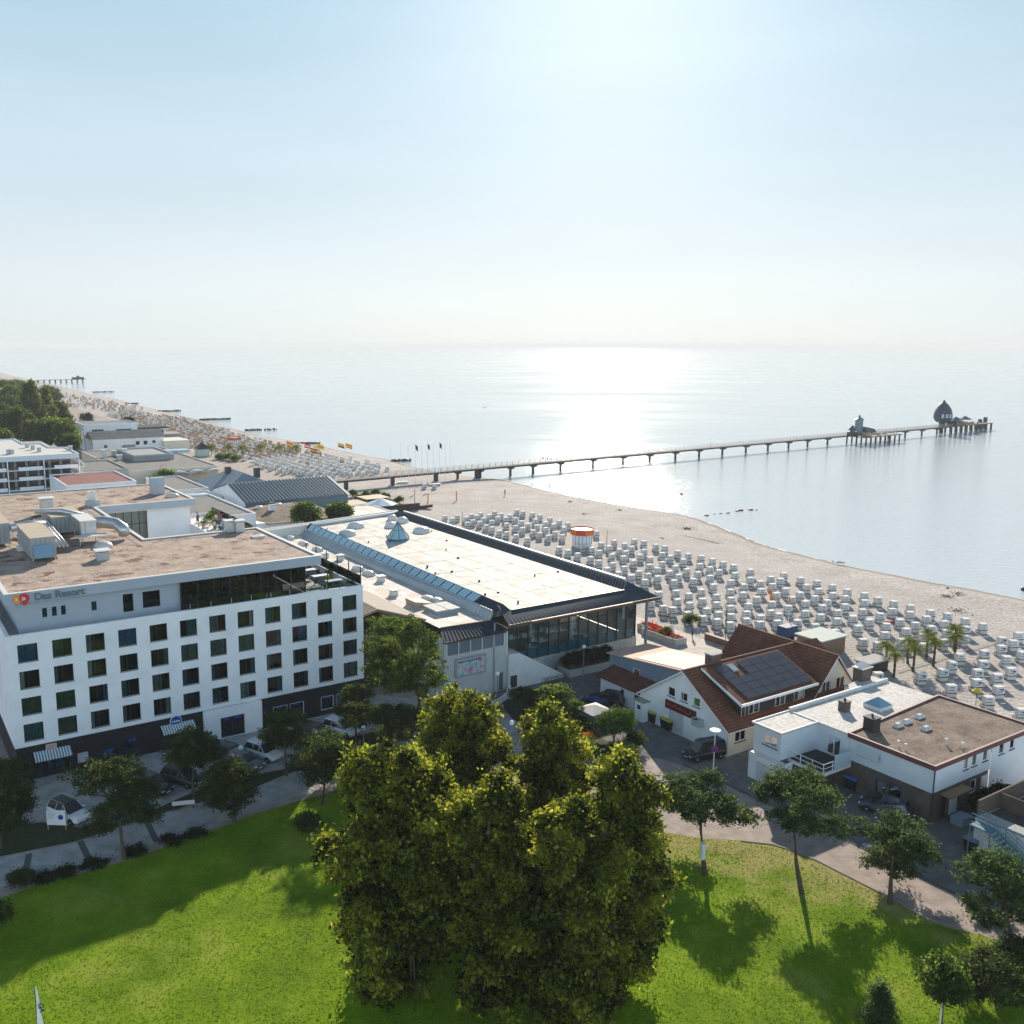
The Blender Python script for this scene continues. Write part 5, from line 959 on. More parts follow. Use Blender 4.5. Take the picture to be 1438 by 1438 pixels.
# ================================================================== BACKGROUND BUILDINGS
def houseblock(label, u0, u1, v0, v1, h_, wallm=white, roofm=membrane2, name='house', cat='house', par=.35, wins=None, left=None, fl=1, z0=0.):
    a = town(name, label, cat, u0, v0, z0); du, dv = u1 - u0, v1 - v0
    w_ = MB(); w_.wall(PX_(0), 0, du, 0, h_, wins or (), .25); w_.wall(PY_(0), 0, dv, 0, h_, left or (), .25); w_.poly([(du, 0, 0), (du, dv, 0), (du, dv, h_), (du, 0, h_)]); w_.poly([(0, dv, 0), (du, dv, 0), (du, dv, h_), (0, dv, h_)]); w_.obj('wall', wallm, a)
    MB().poly([(0, 0, h_ - .02), (du, 0, h_ - .02), (du, dv, h_ - .02), (0, dv, h_ - .02)]).obj('roof', roofm, a)
    if par: MB().rim([(-.05, -.05), (du + .05, -.05), (du + .05, dv + .05), (-.05, dv + .05)], .3, h_ - .1, h_ + par).obj('parapet', wallm, a)
    for q in (wins or ()): small_win(a, PX_(0), *q, fm_=winframe, bar=(q[1] - q[0] > 2), sill=False, back=1.6)
    for q in (left or ()): small_win(a, PY_(0), *q, fm_=winframe, bar=False, sill=False, back=1.6)
    return a
# balcony apartment block, left
a = town('apartment_block', 'white apartment block with long open balconies and a stepped white roof at the left edge', 'building', -12, 181)
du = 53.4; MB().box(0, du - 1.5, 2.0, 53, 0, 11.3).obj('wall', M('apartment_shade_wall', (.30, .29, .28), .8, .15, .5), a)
MB().prism([(-1, 0), (du, 0), (du + .2, 19), (du - 4, 21), (du - 4, 34), (du - 9, 36), (du - 9, 54), (-1, 54)], 11.3, 12.0).obj('roof', membrane2, a)
MB().rim([(-1.1, -.1), (du + .1, -.1), (du + .3, 19.1), (du - 3.9, 21.1), (du - 3.9, 34.1), (du - 8.9, 36.1), (du - 8.9, 54), (-1.1, 54)], .35, 11.0, 12.35).obj('parapet', M('blue_white_parapet', (.62, .70, .74), .7, .05, .6), a)
for z in (8.6, 5.9, 3.2):
    s_ = MB().box(-1, du, 0, 2.0, z - .25, z).box(du - .02, du + 1.2, .02, 18, z - .25, z).obj('balcony_floor', white_dirty, a)
    p = MB()
    for i in range(6):
        x = -1 + i * (du + 1) / 6
        p.box(x + 2.6, x + 8.7, -.12, -.003, z - .25, z + .75)
    p.box(du + 1.2, du + 1.3, -.1, 18, z - .25, z + .85); p.obj('balcony_parapet', white, s_)
    g = MB().box(-1, du, -.04, -.02, z + .75, z + .95).obj('glass_rail', winglass, s_)
for i in range(7): x = -1 + i * (du + 1) / 6; MB().box(x - .12, x + .12, -.1, .3, 0, 11.0).obj('column', white, a)
f = MB()
rr = random.Random(3)
for z in (8.6, 5.9, 3.2):
    for i in range(18): x = i * 2.9; f.box(x, x + 2.2, 1.9, 1.97, z + .05, z + 2.2)
f.obj('window_wall', winglass, a)
for (px, py) in ((38, 628), (46, 631), (55, 634), (12, 637), (17, 637), (99, 632)):
    u, v = GUV(px, py, 12.1); chimney('small grey vent box number by position %d px row on the apartment roof' % px if False else 'small grey vent on the white apartment roof at the left edge', u, v, 12.0, 1.0, 1.1, greypaint)['group'] = 'vents on the apartment roof'
# more distant houses
a = houseblock('modern white house with big dark windows and roof terrace before the beach', 67, 88, 304, 322, 10, white, bitgrey, wins=[(3.0, 7.5, 4.8, 8.2), (3.0, 7.5, .8, 3.6), (12.5, 18.5, 5.0, 8.0)], left=[(3, 6, 5.5, 8), (9, 13, 5.5, 8)])
MB().box(21, 33, 2, 14, 0, 7.5).obj('side_wing', white, a); MB().box(21.2, 32, 1.9, 1.98, 5.2, 6.9).obj('glass_front', winglass, a); MB().box(20.8, 34, 1.5, 14.4, 7.503, 8.1).obj('wing_roof', seam, a)
a = town('gabled_house', 'long white two-storey house with dark pitched roof behind the flat restaurant roofs', 'house', 66, 284)
w_ = MB(); wn = [(4, 5.4, 2.6, 3.9), (16, 17.6, 3.2, 4.8), (19, 20.6, 3.2, 4.8), (22.4, 23.8, 3.6, 4.8)]
w_.wall(PX_(0), 0, 27, 0, 6.2, wn, .2); w_.poly([(0, 0, 0), (0, 12, 0), (0, 12, 6.2), (0, 6, 8.6), (0, 0, 6.2)]); w_.poly([(27, 0, 0), (27, 12, 0), (27, 12, 6.2), (27, 6, 8.6), (27, 0, 6.2)]); w_.obj('wall', white, a)
for q in wn: small_win(a, PX_(0), *q, bar=False, sill=False)
MB().loft([[(-.4, -.5, 6.05), (-.4, 6, 8.75), (-.4, 12.5, 6.05)], [(27.5, -.5, 6.05), (27.5, 6, 8.75), (27.5, 12.5, 6.05)]]).obj('roof', bitgrey, a); MB().box(11, 15.5, -1.2, 0, 2.6, 3.5).obj('balcony', woodgrey, a)
MB().box(22, 38, 12.5, 24, 0, 5.8).obj('rear_wing', woodgrey, a)
MB().box(26, 36, -4, 12, 0, 4.6).obj('side_wing', cream, a)
a = houseblock('wide low restaurant with grey flat roofs and white scalloped awning', 57.5, 86, 197, 262, 4.0, cream, bitgrey, 'low_restaurant', 'restaurant')
MB().box(9, 22, 26, 50, 4.0, 5.6).obj('upper_storey', M('weathered_grey_wall', (.30, .31, .31), .8, .1, .6), a); MB().rim([(8.9, 25.9), (22.1, 25.9), (22.1, 50.1), (8.9, 50.1)], .5, 5.603, 6.1).obj('parapet', greypaint, a)
MB().box(24.5, 33, 44, 50, 4, 4.9).obj('blue_tarpaulin', M('pale_blue_tarpaulin', (.32, .46, .56), .5, .15, .5), a)
for i in range(3):
    x0 = 12.5 + i * 5.6; g = MB()
    g.loft([[(x0 + 5.5 * t / 8, y, 3.0 + .7 * math.sin(PI * t / 8)) for t in range(9)] + [(x0 + 5.5 * t / 8, y, 2.9 + .6 * math.sin(PI * t / 8)) for t in range(8, -1, -1)] for y in (-5.5, .5)]); smooth(g.obj('awning', M('grey_white_awning', (.5, .5, .48), .8, .05, 1.), a))
    for x in (x0 + .1, x0 + 5.4): MB().cyl(x, -5.3, 0, 3.0, .12).obj('awning_post', greypaint, a)
for (px, py, hh) in ((146, 643, 2.6), (160, 640, 1.6), (168, 646, 1.5), (175, 640, 2.2)):
    u, v = GUV(px, py, 4.0); c = chimney('grey kitchen vent among the cluster on the low restaurant roof', u, v, 4.0, 1.5, hh, steel); c['group'] = 'kitchen vents on the low restaurant'
houseblock('low building with rust-red gravel roof and white edges behind the hotel', 33, 50, 154, 178, 7.0, white, M('rusty_gravel_roof', (.24, .09, .07), .95, .2, .4, fine=5.), par=.3)
houseblock('low grey shed roof between the apartments and the restaurant', 42, 58, 196, 222, 5.0, concrete, bitgrey, 'shed')
a = houseblock('flat-roofed white building with terrace left of the ribbed metal roof', 46, 62, 100, 132, 5.5, white, bitgrey, wins=[(2, 4, 2, 4.4), (6, 8, 2, 4.4), (10, 12, 2, 4.4)])
# hall with ribbed metal roof
a = town('metal_roofed_hall', 'long hall with ribbed blue-grey metal roof and white gable', 'hall', 66.5, 119)
w_ = MB(); w_.wall(PX_(0), 0, 27, 0, 5, (), .1); w_.poly([(27, 0, 0), (27, 24, 0), (27, 24, 5), (27, 12, 8), (27, 0, 5)]); w_.poly([(0, 24, 0), (27, 24, 0), (27, 24, 5), (0, 24, 5)]); w_.obj('wall', M('slate_blue_wall', (.10, .16, .21), .6, .08, .4), a)
MB().add([(0, 0, 0), (0, 24, 0), (0, 24, 5), (0, 12, 8), (0, 0, 5)], [(0, 1, 2, 3, 4)]).obj('gable_wall', white, a); MB().cyl(0, 0, 0, .06, .8).obj('round_window', winframe, a, (-.05, 7, 2.2)).rotation_euler = (0, PI / 2, 0)
r_ = MB(); r_.poly([(-.4, -.6, 4.9), (27.4, -.6, 4.9), (27.4, 12, 8.15), (-.4, 12, 8.15)]); r_.poly([(-.4, 12, 8.15), (27.4, 12, 8.15), (27.4, 24.6, 4.9), (-.4, 24.6, 4.9)]); seams(r_, (-.4, -.6, 4.9), (27.4, -.6, 4.9), (-.4, 12, 8.15), (27.4, 12, 8.15), 30, .22, .16); r_.obj('roof', M('weathered_metal_roof', (.20, .25, .28), .45, .1, .5, metal=.3), a)
# blue slate roof behind it
a = town('blue_roofed_house', 'house with broad blue-grey hipped roof behind the ribbed metal roof', 'house', 68, 140)
MB().box(0, 17, 0, 24, 0, 4.2).obj('wall', white_dirty, a); MB().add([(-.6, -.6, 4.1), (17.6, -.6, 4.1), (17.6, 24.6, 4.1), (-.6, 24.6, 4.1), (8.5, 7, 8.3), (8.5, 17, 8.3)], [(0, 1, 4), (1, 2, 5, 4), (2, 3, 5), (3, 0, 4, 5)]).obj('roof', M('blue_grey_roof', (.19, .25, .30), .6, .1, .4), a)
for x, y in ((6, 14), (12, 8)): MB().box(x, x + 1.4, y, y + 1.4, 6.5, 9.2).obj('roof_vent', darkmetal, a)
houseblock('small white-fronted house with cluttered flat roof before the blue roof', 58, 67, 148, 176, 4.6, white_dirty, bitgrey)
a = houseblock('low annex with rounded pale roof left of the metal-roofed hall', 54, 66, 134, 146, 4.2, white_dirty, membrane2)
MB().ball((6, 5, 4.2), 4.4, 16, .8).obj('curved_cover', steel, a)
# brown hip roofed bungalow
a = town('brown_roofed_bungalow', 'low white bungalow with wide brown felt roof and white dome lights', 'house', 61, 99)
MB().box(.5, 21, 1.0, 25, 0, 3.4).obj('wall', white, a); MB().add([(0, 12, 3.4), (3.5, 0, 3.4), (22, .0, 3.4), (22, 26, 3.4), (6, 26, 3.4), (0, 20, 3.4), (9, 12, 4.9), (15, 14, 4.9), (0, 12, 3.1), (3.5, 0, 3.1), (22, 0, 3.1), (22, 26, 3.1)], [(0, 1, 6), (1, 2, 7, 6), (2, 3, 7), (3, 4, 5, 6, 7), (5, 0, 6), (0, 1, 9, 8), (1, 2, 10, 9), (2, 3, 11, 10)]).obj('roof', bitumen, a)
MB().rim([(0.0, 12), (3.5, 0), (22, 0), (22, 26), (6, 26), (0, 20)], .25, 3.05, 3.42).obj('fascia', white, a)
for (px, py) in ((370, 700), (392, 698), (363, 712), (390, 708), (380, 704)):
    u, v = GUV(px, py, 4.7); d = town('roof_light', 'white dome light on the brown bungalow roof', 'skylight', u, v, 4.5, 'dome lights on the bungalow roof'); smooth(MB().ball((0, 0, .1), 1.0, 12, .45).obj('dome', domem, d))
u, v = GUV(382, 722, 3.6); c = town('white_chimney', 'white rendered chimney at the front corner of the brown bungalow roof', 'chimney', u, v, 3.0); MB().box(-.7, .7, -.5, .5, 0, 2.6).obj('shaft', white, c); MB().box(-.8, .8, -.6, .6, 2.603, 2.8).obj('cap', concrete, c)
houseblock('white flat canopy roof beside the two round green trees', 80, 96, 96, 112, 3.0, white, membrane, par=.15, name='flat_canopy', cat='canopy')
# kiosk hut and beach kiosks
def kiosk(px, py, label, s=1.):
    x, y, _ = G(px, py); a = thing('beach_kiosk', label, 'kiosk', (x, y, 0), rad(30))
    MB().prism([(1.9 * s * math.cos(PI / 8 + i * PI / 4), 1.9 * s * math.sin(PI / 8 + i * PI / 4)) for i in range(8)], 0, 2.9).obj('wall', white, a)
    g = MB()
    n = 8
    for i in range(n):
        g.k = i % 2; q = [(2.25 * s * math.cos(PI / 8 + j * PI / 4), 2.25 * s * math.sin(PI / 8 + j * PI / 4)) for j in (i, i + 1)]
        g.poly([(*q[0], 2.5), (*q[1], 2.5), (*q[1], 3.75), (*q[0], 3.75)])
    g.obj('red_band', [M('kiosk_red', (.55, .06, .03), .5, .1, 1.), M('kiosk_orange', (.72, .18, .03), .5, .2, 2.)], a)
    MB().prism([(2.2 * s * math.cos(PI / 8 + i * PI / 4), 2.2 * s * math.sin(PI / 8 + i * PI / 4)) for i in range(8)], 2.903, 3.5).obj('roof', wht, a)
    for k in range(4):
        t = -PI / 2 + (k - 1.5) * PI / 4; c_, s_ = math.cos(t), math.sin(t); r = 1.79 * s
        MB().add([(r * c_ - .5 * s_, r * s_ + .5 * c_, .9), (r * c_ + .5 * s_, r * s_ - .5 * c_, .9), (r * c_ + .5 * s_, r * s_ - .5 * c_, 2.3), (r * c_ - .5 * s_, r * s_ + .5 * c_, 2.3)], [(0, 1, 2, 3)]).obj('serving_window', M('pale_blue_hatch', (.35, .45, .52), .4, .1, 1.), a)
        MB().add([(r * c_ - .5 * s_, r * s_ + .5 * c_, .45), (r * c_ + .5 * s_, r * s_ - .5 * c_, .45), (r * c_ + .5 * s_, r * s_ - .5 * c_, .85), (r * c_ - .5 * s_, r * s_ + .5 * c_, .85)], [(0, 1, 2, 3)]).obj('red_panel', bpy.data.materials['kiosk_red'], a)
    return a
kiosk(817, 766, 'white eight-sided beach kiosk with red and orange band among the beach chairs', 1.15)
kiosk(329, 626, 'distant white kiosk with orange band in the far field of beach chairs', 1.3)
for (px, py, lab) in ((284, 640, 'small pale-green hut with dark pointed roof by the far palms'), (97, 700 - 10, None)):
    if not lab: continue
    x, y, _ = G(px, py); a = thing('beach_hut', lab, 'hut', (x, y, 0), TA); MB().box(-2.2, 2.2, -2.2, 2.2, 0, 2.8).obj('wall', M('pale_green_hut', (.5, .6, .5), .7, .05, 1.), a); MB().add([(-2.7, -2.7, 2.8), (2.7, -2.7, 2.8), (2.7, 2.7, 2.8), (-2.7, 2.7, 2.8), (0, 0, 5.4)], [(0, 1, 4), (1, 2, 4), (2, 3, 4), (3, 0, 4)]).obj('roof', darkmetal, a)
x, y, _ = G(1152, 914); a = thing('timber_hut', 'small timber hut with pale green flat roof behind the gabled restaurant', 'hut', (x, y, 0), TA); MB().box(-2.6, 2.6, -2, 2, 0, 2.3).obj('wall', woodm, a); MB().box(-2.9, 2.9, -2.3, 2.3, 2.303, 2.45).obj('roof', M('pale_green_roof', (.50, .55, .50), .8, .05, .6), a)

# ================================================================== PIERS
def pier_axis(t): # metres along the axis from the landward end
    return (P0[0] + D0[0] * t, P0[1] + D0[1] * t)
A_, B_ = Vector(G(787, 661.5, SEA_Z)[:2]), Vector(G(1331, 608.5, SEA_Z)[:2]); D0 = (B_ - A_).normalized(); PA = math.atan2(D0.y, D0.x); P0 = A_ - D0 * 92
LEN = (B_ - P0).length + 4
pier = thing('pier', 'long narrow pier on single columns reaching far out over the sea', 'pier', (P0.x, P0.y, 0), PA)
dk = M('pier_deck', (.22, .19, .16), .85, .1, .8); pm = M('pier_steel', (.035, .04, .045), .6, .15, .5)
MB().box(0, LEN, -1.5, 1.5, 2.75, 3.0).obj('deck', dk, pier); MB().box(0, LEN, -1.2, 1.2, 2.3, 2.747).obj('girder', pm, pier)
rl = MB()
for y in (-1.45, 1.45):
    for z in (4.1, 3.75, 3.4): rl.box(0, LEN, y - .03, y + .03, z - .03, z + .03)
    t = 0
    while t < LEN: rl.box(t - .04, t + .04, y - .05, y + .05, 3.003, 4.13); t += 2.4
rl.obj('railing', M('pale_railing', (.38, .36, .34), .5, .1, 1.), pier)
k = 0
for px, py in [(620, 671), (651, 668), (698, 665), (744, 664.5), (787, 661.5), (829, 656.5), (868, 652), (906, 648.5), (942, 645), (977, 642), (1011, 639), (1044, 635.8), (1074, 632.7), (1104, 630), (1132.6, 627.6), (1159.8, 624.8), (1247, 616.6), (1270, 614.3), (1293, 612), (1315, 610)]:
    g = Vector(G(px, py, SEA_Z)[:2]); t = (g - P0).dot(D0)
    p = MB(); p.cyl(t, 0, -4, 2.0, .42); p.ext([(-1.7, 2.3), (-1.7, 2.0), (-.6, 1.6), (.6, 1.6), (1.7, 2.0), (1.7, 2.3)], 'x', t - .45, t + .45); p.obj('column', pm, pier)
for t in (8, 24, 40, 56): MB().box(t - .2, t + .2, -1, 1, -1, 2.3).obj('column', pm, pier)
# promenade bridge to the pier with flagpoles
def at(px, py, z=0): return Vector(G(px, py, z)[:2])
q0 = (at(500, 676, 2.5)); tq = (q0 - P0).dot(D0)
# middle platform
tp = (at(1208, 622, SEA_Z) - P0).dot(D0)
pf = thing('halfway_platform', 'dark many-legged platform with small pavilion and bell tower halfway along the pier', 'platform', (P0.x + D0.x * tp, P0.y + D0.y * tp, 0), PA)
MB().box(-9, 20, -11, 1.4, 2.6, 2.99).obj('deck', pm, pf)
for i in range(8):
    for j in range(3): MB().cyl(-8 + i * 3.8, -10.4 + j * 4.6, -4, 2.6, .35).obj('column', pm, pf)
MB().box(-8.9, -4.5, -4, -1.6, 3.0, 4.6).obj('side_cabin', pm, pf)
MB().cyl(-6.5, -2.6, 4.603, 5.4, 1.0, 1.0, 8).cyl(-6.5, -2.6, 5.4, 7.6, 1.9, .05, 8).obj('small_turret', M('slate_turret', (.05, .07, .09), .5, .1, 1.), pf)
MB().box(1.2, 3.8, -1.2, 1.2, 3.0, 9.6).cyl(2.5, 0, 9.603, 10.6, 2.2, .5, 8).cyl(2.5, 0, 10.6, 11.8, .7, .05, 8).obj('clock_tower', steelblue, pf)
MB().add([(3.8, -3, 3), (13, -3, 3), (13, 1.2, 3), (3.8, 1.2, 3), (5, -2, 6.2), (12, -2, 5.0), (12, 1, 5.0), (5, 1, 6.2)], [(4, 5, 6, 7), (0, 1, 5, 4), (1, 2, 6, 5), (2, 3, 7, 6), (3, 0, 4, 7)]).obj('pavilion', darkmetal, pf)
g = MB()
for z in (3.5, 4.0): g.box(-9, 15, -11, -10.9, z - .04, z + .04).box(14.9, 15, -11, -1.6, z - .04, z + .04)
for i in range(11): g.box(-9 + i * 2.4, -8.9 + i * 2.4, -11, -10.9, 2.99, 4.05)
g.obj('railing', bpy.data.materials['pale_railing'], pf)
rr = random.Random(8); g = MB()
for i in range(26): x, y = rr.uniform(-4, 14), rr.uniform(-10, -3.6); s_ = rr.uniform(.3, .7); g.box(x - s_, x + s_, y - s_ * .6, y + s_ * .6, 3.0, 3.0 + rr.uniform(.5, 1.3))
g.obj('terrace_seating', woodpale, pf)
# end platform with onion shaped pavilion
te = (at(1333, 609, SEA_Z) - P0).dot(D0)
ep = thing('diving_platform', 'pier head with egg-shaped pavilion and open parasols at the far end', 'platform', (P0.x + D0.x * te, P0.y + D0.y * te, 0), PA)
MB().box(-3, 40, -3.2, 3.2, 2.7, 2.99).obj('deck', pm, ep)
for i in range(9):
    for y in (-2.8, 2.8): MB().cyl(-1 + i * 5, y, -4, 2.7, .5).obj('column', pm, ep)
n8 = 12; eg = [(2.2, 4.6), (3.6, 5.4), (4.3, 7.0), (4.25, 9.0), (3.6, 11.2), (2.5, 13.0), (1.2, 14.3), (.8, 14.5), (.75, 15.0), (.05, 16.0)]
egm = M('slate_egg', (.03, .05, .07), .6, .15, .8); MB().lathe(0, 2.5, eg, n8).obj('egg_pavilion', egm, ep)
for k in range(6):
    t = -PI / 2 - 1.1 + k * .44; c_, s_ = math.cos(t), math.sin(t); r = 4.38
    MB().add([(r * c_ - .6 * s_, 2.5 + r * s_ + .6 * c_, 7.1), (r * c_ + .6 * s_, 2.5 + r * s_ - .6 * c_, 7.1), (r * c_ * .98 + .5 * s_, 2.5 + r * s_ * .98 - .5 * c_, 9.0), (r * c_ * .98 - .5 * s_, 2.5 + r * s_ * .98 + .5 * c_, 9.0)], [(0, 1, 2, 3)]).obj('window', M('pale_egg_window', (.35, .45, .5), .2, .05, 1.), ep)
MB().cyl(0, 2.5, -4, 4.6, .7).cyl(0, 2.5, 2.99, 4.6, 1.6).obj('stem', pm, ep)
MB().box(4, 11, -2.5, 2.5, 3.0, 5.2).obj('cabin', darkmetal, ep)
for x in (8.0, 17.0):
    MB().cyl(x, 0, 3, 5.8, .1).obj('parasol_pole', steel, ep); MB().cyl(x, 0, 5.6, 7.4, 3.6, .1, 8).obj('parasol', M('slate_parasol', (.12, .16, .20), .8, .1, 1.), ep)
for x in (39, 44.5): MB().cyl(x, 3.0, -4, 5.4 if x > 40 else 4.6, 1.0).obj('dolphin_pile', pm, ep)
g = MB()
for i in range(22): x = rr.uniform(12, 28); y = rr.uniform(-2.4, 2.4); g.box(x - .5, x + .5, y - .3, y + .3, 3.0, 3.0 + rr.uniform(.6, 1.4))
g.obj('terrace_seating', woodpale, ep)
# second far pier, upper left
a0, a1 = at(50, 538.5, SEA_Z), at(120, 537, SEA_Z); dd = (a1 - a0); L_ = dd.length
fp = thing('far_pier', 'distant thin pier far up the coast at the upper left', 'pier', (a0.x, a0.y, 0), math.atan2(dd.y, dd.x)); MB().box(0, L_, -1.5, 1.5, 2.6, 3.1).obj('deck', pm, fp)
for i in range(9): MB().box(L_ * (i + .5) / 9 - .5, L_ * (i + .5) / 9 + .5, -1.2, 1.2, -2, 2.6).obj('column', pm, fp)
MB().box(L_ - 14, L_ - 2, -3, 3, 3.1, 5.4).box(L_ - 9, L_ - 7, -1.5, 1.5, 5.4, 7).obj('end_cabin', pm, fp)
# groynes
gl_ = ['nearest the pier', 'second up the coast from the pier', 'third up the coast from the pier', 'fourth up the coast from the pier', 'fifth up the coast from the pier', 'sixth up the coast from the pier', 'seventh up the coast from the pier']
for i, (p, q, n) in enumerate([((549, 648.5), (578, 647.5), 11), ((413, 624), (450, 623), 12), ((344, 605), (389, 603.5), 16), ((280, 590.3), (324, 588.8), 18), ((221, 578.4), (254, 577.4), 16), ((176, 567.6), (194, 567.2), 12), ((130, 551), (160, 550.5), 12)]):
    a0, a1 = at(*p, SEA_Z), at(*q, SEA_Z); g = MB(); rr = random.Random(i)
    m_ = n * 4
    for k in range(m_):
        c = a0.lerp(a1, (k + rr.uniform(-.2, .2)) / m_)
        if rr.random() < .18: continue
        g.cyl(c.x - a0.x, c.y - a0.y, -2, .1 + rr.uniform(-.3, .25), .22 + .1 * (i > 2), n=6)
    o = g.obj('groyne', pm, None, (a0.x, a0.y, 0)); tag(o, 'row of dark groyne posts in the sea, ' + gl_[i], 'groyne', 'groynes along the shore')
for k, (px, py, s_) in enumerate([(992, 724, .7), (1003, 722, .4), (1012, 721, .5), (1022, 720.5, .6), (1035, 718, .6), (1040, 717, .8), (1054, 716, .8), (1062, 716, .5)]):
    x, y, _ = G(px, py, SEA_Z); rr = random.Random(k); g = MB().ball((0, 0, -.1), s_, 8, s_ * .6); g.v = [(a + rr.uniform(-.12, .12) * s_, b + rr.uniform(-.12, .12) * s_, c) for a, b, c in g.v]
    tag(g.obj('shore_rock', M('wet_rock', (.05, .05, .05), .6, .2, 2.), None, (x, y, SEA_Z)), 'dark boulder breaking the water off the right-hand beach', 'rock', 'boulders in the shallow water')
for k, (px, py) in enumerate([(680, 572.5), (957, 694.5), (1330, 829), (1437, 829)]):
    x, y, _ = G(px, py, SEA_Z); o = MB().ball((0, 0, .15), .45, 8).obj('buoy', orange if k == 1 else black, None, (x, y, SEA_Z)); tag(o, ['tiny dark buoy far out left of the sun glitter', 'small orange buoy off the beach in the middle', 'small dark buoy off the right-hand beach', 'dark buoy near the right edge of the water'][k], 'buoy')

# ================================================================== BEACH CHAIRS
wick = M('white_wicker', (.64, .62, .585), .8, .06, 6.); wick2 = M('canvas_hood', (.70, .69, .665), .8, .06, 3.); dkm = M('dark_chair_trim', (.055, .055, .055), .6, .1, 2.)
cush = M('striped_cushion', (.30, .38, .5), .8, .2, 8.); emb = [M('chair_emblem_%d' % i, c, .6, .1, 1.) for i, c in enumerate([(.05, .08, .35), (.03, .25, .25), (.12, .12, .3)])]
# local +y is the way the sitter faces
base = MB().box(-.6, .6, -.46, .42, .08, .50).mesh('base', wick)
seat = MB().box(-.53, .53, -.30, .44, .503, .60).mesh('seat', cush)
hd = MB()
for x in (-.61, .56):   # side cheeks
    hd.loft([[(x, -.52, .62), (x, .12, .62), (x, .30, .95), (x, .36, 1.45), (x, .22, 1.66), (x, -.50, 1.66)], [(x + .05, -.52, .62), (x + .05, .12, .62), (x + .05, .30, .95), (x + .05, .36, 1.45), (x + .05, .22, 1.66), (x + .05, -.50, 1.66)]])
hd.box(-.56, .56, -.56, -.50, .62, 1.68).box(-.60, .60, -.50, .30, 1.663, 1.70)
hood = hd.mesh('hood', [wick2])
arm = MB()
for x in (-.66, .62): arm.tube([(x, -.50, .60), (x, .30, .64), (x, .52, .52), (x, .52, .1), (x, -.3, .06)], .05, 4)
arm.box(-.58, .58, -.585, -.563, .60, .74).box(-.57, .57, -.42, -.403, .30, .38).box(-.40, .2, -.60, -.563, 1.38, 1.46).box(-.54, .25, -.60, -.563, 1.02, 1.10)
arm = arm.mesh('frame', dkm)
foot = MB().box(-.4, .4, .45, .85, .2, .32).mesh('footrest', wick)
emm = [MB().box(-.05, .38, -.61, -.602, 1.2, 1.42).mesh('emblem', e) for e in emb]
T1 = [(620, 700), [(30, 195), (100, 218), (148, 190), (235, 205), (285, 180), (335, 190), (375, 165), (245, 258), (300, 235), (400, 215), (365, 250), (425, 285), (455, 185), (510, 150), (483, 240), (483, 305), (575, 172), (540, 205), (615, 210), (655, 185), (708, 212), (622, 268), (552, 340), (622, 352), (722, 135), (780, 150), (872, 165), (945, 185), (765, 245), (708, 290), (775, 312), (828, 272), (900, 228), (715, 380), (825, 410), (880, 335), (915, 285), (940, 360), (1000, 255), (1040, 215), (1000, 310), (1022, 385), (1075, 275), (1130, 240), (1215, 262), (1175, 305), (1090, 350), (1160, 380), (1130, 500), (1215, 530), (1305, 560), (1355, 475)]]
T2 = [(820, 740), [(118, 70), (165, 185), (290, 160), (388, 190), (482, 150), (575, 165), (240, 215), (455, 220), (75, 230), (145, 260), (340, 245), (400, 265), (575, 250), (690, 200), (775, 215), (62, 320), (142, 355), (265, 295), (378, 315), (535, 300), (475, 355), (750, 280), (828, 310), (900, 262), (1000, 290), (632, 325), (750, 370), (952, 345), (627, 395), (385, 415), (272, 380), (1125, 310), (1232, 340), (1335, 370), (1438, 400), (1112, 390), (875, 410), (703, 430), (220, 430), (820, 460), (525, 460), (1210, 420), (1295, 450), (985, 440), (1090, 470), (905, 495), (1210, 505), (1048, 535), (612, 485), (703, 510), (450, 500), (330, 470), (582, 545), (862, 550), (1240, 590), (1410, 550), (880, 650), (715, 665), (1005, 680), (1125, 640), (1270, 690), (1405, 640), (1410, 720), (640, 755), (760, 800), (850, 815), (895, 735), (1010, 770), (990, 860), (1135, 730), (1270, 765), (1405, 800), (1175, 825), (1410, 880), (1290, 860), (1140, 900), (1275, 930), (1400, 960)]]
T4 = [(1020, 780), [(90, 130), (78, 205), (230, 170), (225, 250), (50, 285), (325, 285), (425, 240), (550, 205), (518, 260), (710, 250), (768, 320), (868, 280), (885, 360), (1015, 320), (1160, 365), (1325, 400), (165, 315), (30, 360), (155, 395), (330, 360), (440, 310), (565, 355), (475, 400), (705, 395), (625, 440), (845, 430), (1020, 400), (1140, 430), (1325, 470), (290, 440), (435, 485), (40, 450), (755, 480), (965, 470), (210, 505), (40, 525), (190, 580), (425, 570), (590, 525), (920, 520), (1135, 510), (1305, 560), (755, 575), (500, 600), (900, 610), (1065, 570), (325, 620), (45, 610), (1060, 650), (485, 670), (680, 665), (1215, 625), (1370, 660), (850, 705), (190, 650), (1260, 720), (320, 680), (25, 690), (1040, 760), (1310, 850)]]
T5 = [(1228, 820), [(30, 170), (180, 205), (165, 280), (345, 245), (340, 310), (50, 325), (535, 295), (495, 355), (240, 385), (385, 415), (700, 325), (665, 400), (110, 425), (540, 450), (870, 375), (870, 455), (1035, 425), (95, 510), (300, 475), (690, 490), (460, 530), (660, 580), (855, 545), (260, 575), (1380, 515), (1220, 560), (1330, 590), (30, 610), (465, 620), (1215, 640), (1050, 690), (1265, 745), (1415, 700), (815, 720), (1040, 790), (735, 800), (1305, 860), (650, 870), (985, 875), (1175, 920), (975, 970), (445, 905)]]
T6 = [(1228, 900), [(730, 475), (1185, 490), (1090, 590), (1410, 710)]]
CH = []
